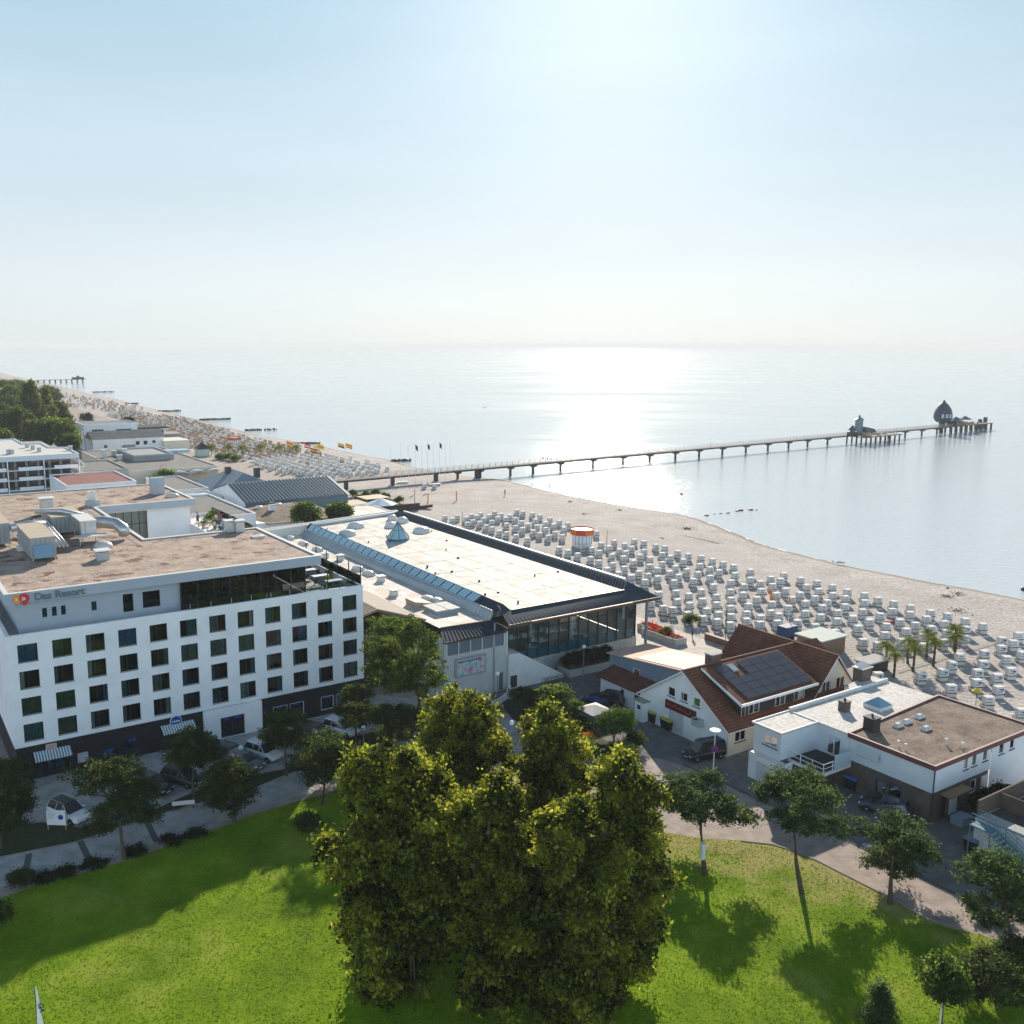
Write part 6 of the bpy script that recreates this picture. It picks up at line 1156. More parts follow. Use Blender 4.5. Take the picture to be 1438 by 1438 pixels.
for (ox, oy), pts in (T1, T2, T4, T5, T6):
    for x, y in pts:
        g = G(ox + x / 6.848, oy + y / 6.848, .8)[:2]
        if all(math.hypot(g[0] - c[0], g[1] - c[1]) > 1.55 for c in CH): CH.append(g)
for p in [(1232, 952), (596, 683), (610, 683)]: CH.append(G(*p, .8)[:2])
chair_group = 'white wicker beach chairs on the sand'
def chair(x, y, az, label, group, emblem=None, seedv=0, full=True):
    o = thing('beach_chair', label, 'beach chair', (x, y, 0), -rad(az), group)
    link('base', base, o); link('hood', hood, o); link('frame', arm, o)
    if full: link('seat', seat, o); link('footrest', foot, o)
    if emblem is not None: link('emblem', emm[emblem], o)
    return o
rr = random.Random(11); nch = 0
for m_ in (base, seat, hood, arm, foot, *emm): m_.transform(Matrix.Scale(.93, 4))
for (x, y) in CH:
    pu, pv = UV((x, y)); ang = math.degrees(math.atan2(x, y))
    zone = 'white wicker beach chair in the cluster between the long hall roof and the kiosk' if pv > 22 else ('white wicker beach chair on the open sand beyond the gabled restaurant' if pv > -22 else ('white wicker beach chair with emblem on its back near the palms' if pv > -40 else 'white wicker beach chair at the right edge behind the brown flat roof'))
    grp = zone.replace('white wicker beach chair', 'wicker beach chairs')
    chair(x, y, ang - 36 + rr.uniform(-9, 9), zone, grp, rr.choice([0, 1, 2]) if (pv < -22 and rr.random() < .75) else None, full=True); nch += 1
# the far field, upper left : individual chairs for the nearest, the rest as one object
def inside(p, poly):
    c = False; n = len(poly); j = n - 1
    for i in range(n):
        if (poly[i][1] > p[1]) != (poly[j][1] > p[1]) and p[0] < (poly[j][0] - poly[i][0]) * (p[1] - poly[i][1]) / (poly[j][1] - poly[i][1]) + poly[i][0]: c = not c
        j = i
    return c
field_px = [(150, 583), (185, 580), (260, 589), (330, 610), (380, 623), (440, 636), (500, 648), (548, 660), (520, 672), (480, 671), (445, 672), (400, 668), (370, 660), (330, 645), (290, 632), (270, 634), (235, 615), (205, 603), (175, 592)]
field = [G(*p)[:2] for p in field_px]
xs = [p[0] for p in field]; ys = [p[1] for p in field]
cand = []
uvs = [UV(p) for p in field]; u0, u1, v0, v1 = min(p[0] for p in uvs), max(p[0] for p in uvs), min(p[1] for p in uvs), max(p[1] for p in uvs)
u_ = u0
while u_ < u1:
    v_ = v0
    while v_ < v1:
        q = W(u_ + rr.uniform(-.9, .9), v_ + rr.uniform(-.8, .8))[:2]
        if inside(q, field) and rr.random() < .93: cand.append(q)
        v_ += 3.1
    u_ += 4.1
cand.sort(key=lambda q: q[0] ** 2 + q[1] ** 2)
near = 300 - nch
for q in cand[:near]: chair(q[0], q[1], -46 + rr.uniform(-8, 8), 'small distant beach chair in the nearest rows of the field beyond the ribbed metal roof', 'distant beach chairs beyond the metal roof', None, full=False)
def chairmass(name, label, pts, mats, pick):
    mb = MB()
    for (x, y) in pts:
        mb.k = pick(x, y); a_ = rad(18 + rr.uniform(-10, 10)); c_, s_ = math.cos(a_), math.sin(a_)
        def tr(P): return [(x + p[0] * c_ - p[1] * s_, y + p[0] * s_ + p[1] * c_, p[2]) for p in P]
        k_ = mb.k
        mb.add(tr([(-.6, -.5, .6), (.6, -.5, .6), (.6, .3, .6), (-.6, .3, .6), (-.6, -.5, 1.7), (.6, -.5, 1.7), (.6, .3, 1.7), (-.6, .3, 1.7)]), [(4, 5, 6, 7), (0, 1, 5, 4), (1, 2, 6, 5), (3, 0, 4, 7)])
        mb.add(tr([(-.6, -.4, .08), (.6, -.4, .08), (.6, .7, .08), (-.6, .7, .08), (-.6, -.4, .5), (.6, -.4, .5), (.6, .7, .5), (-.6, .7, .5)]), [(4, 5, 6, 7), (0, 1, 5, 4), (1, 2, 6, 5), (3, 0, 4, 7)])
    o = mb.obj(name, mats); tag(o, label, 'beach chairs', kind='stuff'); return o
brw = M('brown_wicker', (.42, .29, .21), .8, .15, 3.); 
def isbrown(x, y):
    P_ = UV((x, y)); ds = min(math.hypot(x - a[0], y - a[1]) for a in SS); return 1 if (P_[1] > 235 and ds < 48 and rr.random() < .6) or rr.random() < .05 else 0
chairmass('distant_beach_chairs', 'dense far rows of pale and brown beach chairs up the coast', cand[near:], [wick, brw], isbrown)
pts = []
for k in range(260):
    px, py = rr.uniform(28, 200), 0; t = (px - 28) / 172; lo, hi = 545 + 33 * t, 560 + 28 * t; py = rr.uniform(lo - 6 + 2, hi); q = G(px, py)[:2]; pts.append(q)
chairmass('farthest_beach_chairs', 'scattered brown dots of beach chairs near the far pier', pts, [brw, wick], lambda x, y: 0 if rr.random() < .5 else 1)

# ================================================================== VEGETATION
def leafcloud(name, lobes, nclump, per, rc, size, mat_, seed=1, zmin=-.35, flat=.75, thick=(.72, 1.04), bump=.2, up=.35):
    """crown of many small leaf faces gathered in clumps over the lobes' outer shell; lobes = (x,y,z,rx,ry,rz)"""
    g = np.random.default_rng(seed); Lb = np.array(lobes, float); ar = (Lb[:, 3] * Lb[:, 4] + Lb[:, 3] * Lb[:, 5]) ; ar = ar / ar.sum()
    C = []; D_ = []
    need = nclump; tries = 0
    while need > 0 and tries < 12:
        n = int(need * 2.2) + 20; k = g.choice(len(Lb), n, p=ar); d = g.normal(size=(n, 3)); d /= np.linalg.norm(d, axis=1)[:, None]
        ok = d[:, 2] > zmin; k = k[ok]; d = d[ok]; n = len(k)
        ph = g.uniform(0, 6.28, 9)
        nb = np.sin(d[:, 0] * 5 + ph[0] + k) * np.sin(d[:, 1] * 5 + ph[1] + k * 2) + .6 * np.sin(d[:, 0] * 11 + ph[2]) * np.sin(d[:, 2] * 9 + ph[3] + k)
        r = g.uniform(thick[0], thick[1], n) * (1 + bump * nb)
        p = Lb[k, :3] + d * Lb[k, 3:6] * r[:, None]
        inn = np.zeros(n, bool)
        for j in range(len(Lb)):
            q = np.sqrt((((p - Lb[j, :3]) / Lb[j, 3:6]) ** 2).sum(1)); inn |= (q < .66) & (k != j)
        p = p[~inn]; d = d[~inn]; p = p[:need]; d = d[:need]
        C.append(p); D_.append(d); need -= len(p); tries += 1
    C = np.concatenate(C); D_ = np.concatenate(D_); n = len(C)
    P = np.repeat(C, per, 0); DD = np.repeat(D_, per, 0); m = len(P)
    P = P + g.normal(size=(m, 3)) * rc * np.array([1, 1, flat]) * g.uniform(.5, 1.2, (n, 1)).repeat(per, 0)
    N_ = g.normal(size=(m, 3)) + DD * .7 + np.array([0, 0, up]); N_ /= np.linalg.norm(N_, axis=1)[:, None]
    a = np.cross(N_, g.normal(size=(m, 3))); a /= np.linalg.norm(a, axis=1)[:, None]; b_ = np.cross(N_, a)
    s = size * g.uniform(.55, 1.35, (m, 1)); s2 = s * g.uniform(.5, .8, (m, 1))
    V = np.empty((m, 4, 3)); V[:, 0] = P - a * s; V[:, 1] = P - b_ * s2 + N_ * s * .15; V[:, 2] = P + a * s; V[:, 3] = P + b_ * s2 + N_ * s * .15
    V = V.reshape(-1, 3)
    me = bpy.data.meshes.new(name); me.vertices.add(4 * m); me.vertices.foreach_set('co', V.ravel().astype(np.float32))
    me.loops.add(4 * m); me.loops.foreach_set('vertex_index', np.arange(4 * m, dtype=np.int32)); me.polygons.add(m)
    me.polygons.foreach_set('loop_start', np.arange(0, 4 * m, 4, dtype=np.int32)); me.polygons.foreach_set('loop_total', np.full(m, 4, np.int32))
    me.materials.append(mat_); me.update(calc_edges=True); me.validate(); return me
def trunk_mesh(path, radii, limbs, m_, seed=0):
    mb = MB(); mb.tube(path, radii, 9)
    for l in limbs: mb.tube(l[0], l[1], 6)
    return mb.mesh('trunk', m_)
def tree(label, cat, x, y, lobes, mat_, trunk_path=None, tr=.25, n=260, per=60, rc=.45, size=.16, seed=1, group=None, bark=barkm, name='tree', z=0., **kw):
    o = thing(name, label, cat, (x, y, z), 0, group)
    link('crown', leafcloud('crown', lobes, n, per, rc, size, mat_, seed, **kw), o)
    Lb = lobes; cz = sum(l[2] for l in Lb) / len(Lb)
    tp = trunk_path or [(0, 0, -.1), (0.05, 0, cz * .4), (sum(l[0] for l in Lb) / len(Lb) * .6, sum(l[1] for l in Lb) / len(Lb) * .6, cz)]
    limbs = []
    top = Vector(tp[-1])
    for l in Lb:
        c = Vector(l[:3]); st = Vector(tp[-2]).lerp(top, .55); mid = st.lerp(c, .5) + Vector((0, 0, .15 * l[5])); limbs.append(([tuple(st), tuple(mid), tuple(c)], [tr * .5, tr * .33, tr * .12]))
        rr_ = random.Random(seed * 31 + int(c.x * 10))
        for k in range(3):
            e = c + Vector((rr_.uniform(-.7, .7) * l[3], rr_.uniform(-.7, .7) * l[4], rr_.uniform(0, .6) * l[5])); limbs.append(([tuple(mid), tuple(mid.lerp(e, .5) + Vector((0, 0, .2))), tuple(e)], [tr * .25, tr * .17, tr * .05]))
    rad_ = [tr * 1.35] + [tr * (1 - .45 * i / max(1, len(tp) - 1)) for i in range(1, len(tp))]
    link('trunk', trunk_mesh(tp, rad_, limbs, bark), o)
    return o
# ---- six big lime trees in the middle. (ground pixel of the trunk, crown pixel extents)
def bigtree(label, gx, gy, ctr_px, top_px, half_w_px, seed, n=620, low=None):
    x, y, _ = G(gx, gy); r = ray(*ctr_px); k = math.hypot(x, y) / math.hypot(r[0], r[1]); cx_, cy_, cz_ = r[0] * k, r[1] * k, CAM_H + r[2] * k
    zt = zat(top_px[0], top_px[1], x, y); dist = math.sqrt(x * x + y * y + (CAM_H - cz_) ** 2); rw = half_w_px / 1370. * dist
    rr = random.Random(seed); zb = .5; ox, oy = cx_ - x, cy_ - y
    L_ = []; hh = zt - zb
    prof = lambda t: (.56 + .46 * min(1, t / .45)) if t < .5 else max(.3, 1.04 * math.sqrt(max(.05, 1 - ((t - .45) / .55) ** 2)))
    L_.append((ox, oy, zb + hh * .40, rw * .62, rw * .62, hh * .38)); L_.append((ox, oy, zb + hh * .70, rw * .42, rw * .42, hh * .24))
    for lvl, cnt in ((.10, 7), (.26, 9), (.43, 9), (.60, 8), (.75, 6), (.87, 4)):
        for i in range(cnt):
            a = (i + rr.uniform(-.3, .3)) * 2 * PI / cnt + lvl * 9; t = lvl + rr.uniform(-.05, .05); q = rw * prof(t) * rr.uniform(.55, .80); rs = rw * rr.uniform(.20, .40)
            L_.append((ox + q * math.cos(a), oy + q * math.sin(a), zb + hh * t, rs * rr.uniform(.85, 1.15), rs, rs * rr.uniform(.85, 1.35)))
    for i in range(16):
        a = rr.uniform(0, 6.28); t = rr.uniform(.15, .85); q = rw * prof(t) * rr.uniform(.86, 1.04); rs = rw * rr.uniform(.10, .17); L_.append((ox + q * math.cos(a), oy + q * math.sin(a), zb + hh * t, rs * 1.3, rs * 1.3, rs))
    for i in range(3): rs = rw * rr.uniform(.14, .22); L_.append((ox + rw * rr.uniform(-.3, .3), oy + rw * rr.uniform(-.3, .3), zt - rs * rr.uniform(.7, 1.6), rs, rs, rs * 1.4))
    return tree(label, 'tree', x, y, L_, linden, [(0, 0, -.1), (.1, 0, zt * .25), (ox * .5, 0, zt * .6)], .42, int(n * 1.9), 54, .32, .15, seed, 'big lime trees in the middle of the lawn', name='lime_tree', bump=.22, zmin=-.75, thick=(.6, 1.12), up=.6)
bigtree('largest lime tree, front left of the central clump', 588, 1385, (556, 1190), (556, 1043), 92, 1, 900)
bigtree('lime tree at the back left of the clump below the billboard wall', 648, 1205, (645, 1050), (640, 970), 66, 2, 560)
bigtree('lime tree at the back right of the clump behind the gap', 768, 1225, (774, 1070), (772, 990), 54, 3, 480)
bigtree('slimmer lime tree at the front centre of the clump', 690, 1420, (688, 1225), (694, 1092), 54, 4, 600)
bigtree('wide lime tree, front right of the central clump', 800, 1440, (798, 1262), (790, 1130), 78, 5, 780)
bigtree('lime tree at the far right of the clump beside the paved road', 868, 1370, (872, 1190), (856, 1063), 64, 6, 700)
# ---- pines
def pine(label, gx, gy, pads, seed, path_px=None, n=230, group='wind-shaped pines along the road', mat_=pinem, tr=.24, per=60, name='pine_tree', cat='pine tree', back=.018):
    """pads: crown lobes as (px,py,half width px,half height px)"""
    x, y, _ = G(gx, gy); L_ = []
    for i, (px, py, hw, hh) in enumerate(pads):
        r = ray(px, py); k = math.hypot(x, y) / math.hypot(r[0], r[1]); k *= 1 + back + random.Random(seed * 5 + i).uniform(-.022, .022); c = Vector((r[0] * k, r[1] * k, CAM_H + r[2] * k)); d = math.sqrt(c.x ** 2 + c.y ** 2 + (CAM_H - c.z) ** 2) / 1370
        rr_ = random.Random(seed * 17 + i); off = rr_.uniform(-.5, .5) * hw * d
        L_.append((c.x - x, c.y - y + off, c.z + off * .5, hw * d, hw * d * .9, hh * d * .75))
    tp = [(0, 0, -.1)]
    for px, py in (path_px or []):
        r = ray(px, py); k = math.hypot(x, y) / math.hypot(r[0], r[1]); tp.append((r[0] * k - x, r[1] * k - y, CAM_H + r[2] * k))
    zt = sum(l[2] for l in L_) / len(L_); tp.append((sum(l[0] for l in L_) / len(L_), sum(l[1] for l in L_) / len(L_), zt))
    if len(tp) < 3: tp.insert(1, (0, 0, zt * .5))
    return tree(label, cat, x, y, L_, mat_, tp, tr, n, per, .30, .10, seed, group, barkp, name, flat=.5, zmin=-.5, bump=.24, thick=(.5, 1.15), up=.6)
pine('spreading pine with a white notice tied round its trunk', 990, 1228, [(955, 1100, 30, 20), (938, 1128, 24, 14), (985, 1118, 34, 22), (1010, 1140, 28, 16), (1040, 1155, 24, 12), (965, 1145, 24, 12), (1000, 1098, 16, 14)], 21, [(987, 1195), (984, 1165)], 330, tr=.17, back=.05)
pine('tall pine before the railed roof terrace, second pine from the central clump', 1126, 1254, [(1100, 1098, 30, 20), (1125, 1088, 26, 16), (1080, 1118, 22, 16), (1140, 1115, 32, 22), (1115, 1138, 30, 14), (1165, 1150, 26, 14), (1150, 1135, 24, 14)], 22, [(1118, 1210), (1116, 1170)], 340, tr=.17, back=.05)
pine('pine with yellowing top before the brick house corner', 1250, 1270, [(1262, 1158, 26, 16), (1240, 1175, 24, 14), (1275, 1185, 28, 20), (1295, 1210, 24, 14), (1245, 1200, 20, 14), (1228, 1205, 14, 10), (1265, 1215, 18, 12)], 23, [(1251, 1235), (1254, 1205)], 320, tr=.16, back=.04)
pine('pine at the right edge with long grey limbs', 1425, 1345, [(1385, 1235, 30, 16), (1410, 1225, 28, 14), (1435, 1240, 30, 18), (1368, 1262, 16, 12), (1425, 1270, 24, 12), (1395, 1300, 20, 9), (1455, 1255, 24, 16)], 24, [(1420, 1310), (1412, 1280)], 320, tr=.17, back=.03)
# ---- shaded street trees, left
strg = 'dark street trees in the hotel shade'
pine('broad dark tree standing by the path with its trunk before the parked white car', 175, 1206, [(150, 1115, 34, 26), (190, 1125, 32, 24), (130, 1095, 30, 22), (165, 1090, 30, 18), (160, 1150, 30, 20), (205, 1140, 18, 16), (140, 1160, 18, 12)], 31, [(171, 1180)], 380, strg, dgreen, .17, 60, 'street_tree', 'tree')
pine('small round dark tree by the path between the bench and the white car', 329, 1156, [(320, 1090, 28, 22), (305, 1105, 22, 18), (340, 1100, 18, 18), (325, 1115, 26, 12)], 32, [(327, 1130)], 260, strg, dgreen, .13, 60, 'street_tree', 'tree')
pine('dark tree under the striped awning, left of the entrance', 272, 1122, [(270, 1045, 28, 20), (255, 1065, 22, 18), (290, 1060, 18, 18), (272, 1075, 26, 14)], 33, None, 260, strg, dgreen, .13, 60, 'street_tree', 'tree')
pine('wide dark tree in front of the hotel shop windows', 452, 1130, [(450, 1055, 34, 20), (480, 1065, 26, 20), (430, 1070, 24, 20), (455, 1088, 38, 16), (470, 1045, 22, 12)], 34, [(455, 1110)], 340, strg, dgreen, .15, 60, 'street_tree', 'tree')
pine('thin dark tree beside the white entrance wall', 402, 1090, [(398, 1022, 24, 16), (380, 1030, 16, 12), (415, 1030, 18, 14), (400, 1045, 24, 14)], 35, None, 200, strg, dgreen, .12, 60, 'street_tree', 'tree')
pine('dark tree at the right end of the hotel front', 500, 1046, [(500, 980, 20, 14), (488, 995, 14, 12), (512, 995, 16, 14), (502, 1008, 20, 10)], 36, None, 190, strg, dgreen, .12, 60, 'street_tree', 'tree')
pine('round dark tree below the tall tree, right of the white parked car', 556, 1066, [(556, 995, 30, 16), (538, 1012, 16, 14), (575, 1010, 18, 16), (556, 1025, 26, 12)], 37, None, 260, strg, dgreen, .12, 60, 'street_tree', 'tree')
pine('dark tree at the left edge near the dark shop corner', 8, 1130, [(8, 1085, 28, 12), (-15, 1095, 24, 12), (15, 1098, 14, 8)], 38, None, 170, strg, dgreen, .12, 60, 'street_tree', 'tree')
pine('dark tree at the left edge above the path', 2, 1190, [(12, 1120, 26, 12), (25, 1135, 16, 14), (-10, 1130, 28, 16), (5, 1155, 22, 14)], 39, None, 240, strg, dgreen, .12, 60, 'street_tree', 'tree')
pine('tall green tree between the hotel and the billboard wall', 590, 1035, [(560, 885, 36, 20), (590, 900, 30, 22), (545, 910, 32, 22), (575, 930, 42, 24), (595, 950, 28, 20), (550, 950, 30, 20), (580, 975, 30, 18), (535, 935, 20, 20), (605, 925, 16, 18)], 40, None, 700, None, mgreen, .3, 60, 'green_tree', 'tree')
pine('rounded dark tree left of the flower bed', 742, 1008, [(738, 970, 16, 9), (728, 978, 10, 8), (750, 980, 14, 10)], 41, None, 150, 'trees round the flower bed', dgreen, .14, 60, 'garden_tree', 'tree')
pine('green sunlit-topped tree behind the parked cars', 790, 1030, [(780, 980, 22, 12), (800, 995, 20, 14), (765, 990, 14, 12), (790, 1008, 24, 12), (812, 1012, 14, 14)], 42, None, 300, 'trees round the flower bed', mgreen, .14, 60, 'garden_tree', 'tree')
# shrubs
def shrub(label, px, py, hw, hh, mat_, seed, n=90, name='shrub', cat='shrub', per=45, size=.08, group=None, rc=.22, lobes=None):
    x, y, _ = G(px, py); d = math.sqrt(x * x + y * y + CAM_H ** 2) / 1370; r = hw * d; h_ = hh * d; rr_ = random.Random(seed)
    L_ = lobes or [(0, 0, h_ * .5, r * .8, r * .7, h_ * .55)] + [(rr_.uniform(-.5, .5) * r, rr_.uniform(-.4, .4) * r, h_ * rr_.uniform(.4, .7), r * .5, r * .45, h_ * .4) for _ in range(4)]
    o = thing(name, label, cat, (x, y, 0), 0, group); link('foliage', leafcloud('foliage', L_, n, per, rc, size, mat_, seed, zmin=-.2, bump=.15), o)
    g = MB()
    for k in range(4): a = k * 1.6; g.tube([(0, 0, -.05), (.3 * r * math.cos(a), .3 * r * math.sin(a), h_ * .6)], .04, 5)
    g.obj('stem', barkm, o); return o
shrub('big rounded bright green shrub in the flower bed', 862, 1038, 30, 40, brightm, 51, 260)
shrub('low spiky green shrub at the front of the flower bed', 872, 1062, 20, 18, brightm, 52, 110)
shrub('clump of yellow and orange flowers in the bed', 826, 1046, 11, 16, flower_o, 53, 30, 'flower_clump', 'flowers', 26, .07)
shrub('mid-green shrub on the left of the flower bed', 815, 1062, 20, 24, mgreen, 54, 110)
shrub('dark shrub under the bright round shrub', 892, 1052, 14, 22, dgreen, 55, 80)
shrub('small round dark shrub on the lawn edge left of the big trees', 432, 1168, 17, 22, mgreen, 56, 120)
shrub('dark bush in the grass border near the left edge', 30, 1246, 14, 20, dgreen, 57, 90)
shrub('pale-leaved shrub cut by the left edge of the lawn', -6, 1305, 18, 34, mgreen, 58, 110)
for i, (px, py, l) in enumerate([(60, 1236, 'first'), (95, 1226, 'second'), (130, 1216, 'third'), (190, 1198, 'fourth'), (240, 1182, 'fifth'), (275, 1174, 'sixth')]):
    shrub('low dark border bush on the lawn edge, %s from the left' % l, px, py, 17, 4.5, hedgem, 60 + i, 34, group='low bushes along the lawn edge')
for i, (px, py, w_, h_) in enumerate([(1400, 1420, 44, 60), (1370, 1400, 34, 50), (1435, 1385, 34, 54)]):
    shrub(['large dark bush at the bottom right corner', 'dark bush left of the bottom right corner bush', 'dark bush under the right-edge pine'][i], px, py, w_, h_, dgreen, 70 + i, 260)
shrub('small dark conifer at the bottom edge of the lawn', 1232, 1455, 26, 74, pinem, 74, 150, 'small_conifer', 'conifer', lobes=[(0, 0, 1.0, 1.0, 1.0, .9), (0, 0, 1.9, .75, .75, .8), (0, 0, 2.7, .45, .45, .7), (0, 0, 3.3, .2, .2, .5)])
pine('young tree tied to a white stake near the bottom right', 1322, 1436, [(1325, 1365, 20, 14), (1312, 1375, 12, 10), (1340, 1375, 12, 12), (1325, 1385, 18, 8)], 75, None, 150, None, mgreen, .06, 50, 'young_tree', 'tree')
x, y, _ = G(1320, 1438); tag(MB().cyl(0, 0, 0, 2.0, .05).obj('tree_stake', wht, None, (x, y, 0)), 'thin white stake holding the young tree', 'stake')
# hedge boxes
def hedge(label, u0, u1, v0, v1, h_, seed, z=0., n=200):
    o = town('hedge', label, 'hedge', u0, v0, z); du, dv = u1 - u0, v1 - v0; k = max(2, int(du / max(dv, .8) * 1.3))
    L_ = [(du * (i + .5) / k, dv / 2, h_ * .5, du / k * .8, dv * .6, h_ * .55) for i in range(k)]
    link('foliage', leafcloud('foliage', L_, n, 50, .2, .08, hedgem, seed, zmin=-.5, bump=.08), o); MB().box(.2, du - .2, .2, dv - .2, 0, h_ * .5).obj('stem', barkm, o)
hedge('dark clipped hedge in the long planter below the hall windows', 64.7, 72.0, -4.9, -3.1, 1.7, 81, .9, 330)
hedge('dark hedge between the brick wall and the yard', 72.5, 76.5, -55.5, -52.6, 2.4, 82, 0, 260)
hedge('bright green hedge on the raised terrace at the right edge', 72.0, 76, -62.0, -60.6, 1.2, 83, 3.2, 90)
for px, py, lab in ((935, 895, 'bushy plant below the eave column of the hall'), (968, 870 + 8, 'dark potted bush on the promenade')):
    shrub(lab, px, py, 12, 14, mgreen, px, 60)
# palms
def palm_mesh(seed, n=58, L_=1.55):
    g = np.random.default_rng(seed); mb = MB()
    for i in range(n):
        a = g.uniform(0, 2 * PI); e0 = g.uniform(-.1, 1.25); l = L_ * g.uniform(.7, 1.1); p = Vector((0, 0, 0)); e = e0; pts = []
        for k in range(5): pts.append(p.copy()); p = p + Vector((math.cos(a) * math.cos(e), math.sin(a) * math.cos(e), math.sin(e))) * l / 4; e -= .42
        sd_ = Vector((-math.sin(a), math.cos(a), 0))
        for k in range(2, 5):   # fan leaflets at the frond end
            for s in (-1, 1):
                for q in range(3):
                    t = pts[k - 1].lerp(pts[k], q / 3); o = t + sd_ * s * (.38 - .08 * abs(k - 3)) * L_ / 1.5 + (pts[k] - pts[k - 1]) * .9 + Vector((0, 0, -.1)); mb.add([tuple(t), tuple(t + (pts[k] - pts[k - 1]) * .18), tuple(o)], [(0, 1, 2)])
        mb.tube([tuple(q) for q in pts[:3]], .012, 3)
    return mb.mesh('crown', palmm)
pmesh = [palm_mesh(i) for i in (1, 2, 3)]
def palm(label, bpx, top_px, group, k=0, s=1.):
    x, y, _ = G(*bpx); zt = zat(top_px[0], top_px[1], x, y); o = thing('palm_tree', label, 'palm tree', (x, y, 0), k * 1.3, group)
    c = link('crown', pmesh[k % 3], o, (0, 0, zt)); c.scale = (s, s, s)
    rr_ = random.Random(k); dx = rr_.uniform(-.15, .15); mb = MB(); nn = 9
    mb.tube([(dx * math.sin(PI * i / nn), 0, zt * i / nn) for i in range(nn + 1)], [(.2 if i == 0 else .14 + .03 * (i % 2)) for i in range(nn)] + [.17], 7); mb.obj('trunk', M('palm_trunk', (.10, .07, .05), .95, .3, 6.) if 'palm_trunk' not in bpy.data.materials else bpy.data.materials['palm_trunk'], o)
PN = ['nearest the brick chimney', 'standing lowest, second from the chimney', 'left one of the middle pair', 'right one of the middle pair', 'rear one behind the middle pair', 'single slim one with a dark crown', 'rear one of the close pair on the right', 'front one of the close pair on the right']
for k, (b_, t_) in enumerate([((1242.6, 937), (1246, 907)), ((1255, 951), (1259, 921)), ((1274.7, 932), (1278, 900)), ((1282, 943), (1286, 911)), ((1301, 924.5), (1304, 892)), ((1310.5, 935.5), (1313.5, 902)), ((1339.7, 914), (1340.6, 883)), ((1341, 919), (1342.5, 895))]):
    palm('palm behind the white roof, ' + PN[k], b_, t_, 'palms on the sand behind the houses', k)
for k, (px, py) in enumerate([(297, 631), (321, 631), (341, 632), (366, 631), (392, 632), (416, 631)]):
    palm('distant palm in the far chair field, %s from the left' % ['first', 'second', 'third', 'fourth', 'fifth', 'sixth'][k], (px, py + 8), (px, py - 3), 'distant palms in the chair field', k + 3, 1.9)
for k, (px, py, hw, l) in enumerate([(310, 645, 6, 'left'), (322, 646, 7, 'middle'), (330, 648, 6, 'right')]):
    shrub('small olive bush by the far palms, the %s one of three' % l, px, py, hw, hw, mgreen, 90 + k, 40, group='bushes by the far palms', size=.25, rc=.6, per=30)
# background trees
def fartree(label, px, py, hw, hh, seed, mat_=dgreen, base_py=None, conic=False, n=150, size=None):
    gy = base_py or (py + hh + 12); x, y, _ = G(px, gy); r = ray(px, py); k = math.hypot(x, y) / math.hypot(r[0], r[1]); cz = CAM_H + r[2] * k; d = math.sqrt(x * x + y * y + (CAM_H - cz) ** 2) / 1370
    rr_ = random.Random(seed); R = hw * d; Hh = hh * d
    if conic: L_ = [(0, 0, cz - Hh * .5, R, R, Hh * .5), (0, 0, cz, R * .8, R * .8, Hh * .5), (0, 0, cz + Hh * .5, R * .5, R * .5, Hh * .45), (0, 0, cz + Hh * .85, R * .25, R * .25, Hh * .25)]
    else: L_ = [(0, 0, cz, R * .8, R * .8, Hh * .85)] + [(rr_.uniform(-.55, .55) * R, rr_.uniform(-.5, .5) * R, cz + rr_.uniform(-.4, .5) * Hh, R * .42, R * .42, Hh * .42) for _ in range(6)]
    return tree(label, 'tree', x, y, L_, mat_, None, .5, n, 40, R * .09 + .25, size or (.045 * R + .15), seed, 'trees of the wood at the upper left', name='distant_tree', zmin=-.5)
FT = [(48, 580, 22, 40, dgreen, True, 'tall dark conifer standing above the other trees'), (70, 582, 14, 32, mgreen, True, 'narrow conifer right beside the tallest one'), (30, 600, 24, 28, dgreen, False, 'broad dark tree below the tall conifer'), (82, 610, 28, 22, mgreen, False, 'bright green round tree behind the modern white house'), (22, 565, 24, 24, mgreen, False, 'pale green rounded tree left of the tall conifer'), (8, 550, 22, 16, dgreen, False, 'dark tree at the top of the wood by the left edge'), (5, 590, 20, 26, dgreen, False, 'tree on the left edge of the wood'), (88, 585, 14, 22, dgreen, False, 'dark tree between the conifer and the beach'), (28, 546, 14, 12, mgreen, False, 'small yellow-green tree at the beach end of the wood'), (55, 612, 22, 22, dgreen, False, 'dark rounded tree behind the white apartment roof'), (5, 622, 14, 20, mgreen, False, 'lower tree by the left edge behind the apartments'), (100, 625, 14, 14, dgreen, False, 'dark tree in the gap before the modern house'), (40, 560, 14, 14, dgreen, False, 'dark crown at the seaward side of the wood'), (15, 575, 16, 20, dgreen, False, 'middle dark tree of the wood'), (72, 555, 14, 12, dgreen, False, 'far low dark tree behind the conifers')]
for i, (px, py, hw, hh, m_, c_, lab) in enumerate(FT): fartree(lab, px, py, hw, hh, 100 + i, m_, None, c_, 210)
for (px, py, hw, hh, lab, s_) in [(430, 722, 19, 15, 'left one of two round green trees behind the hall', 120), (477, 720, 16, 12, 'right one of two round green trees behind the hall', 121)]:
    o = fartree(lab, px, py, hw, hh, s_, mgreen, py + hh + 17, False, 330, .3); o['group'] = 'round green trees behind the hall'
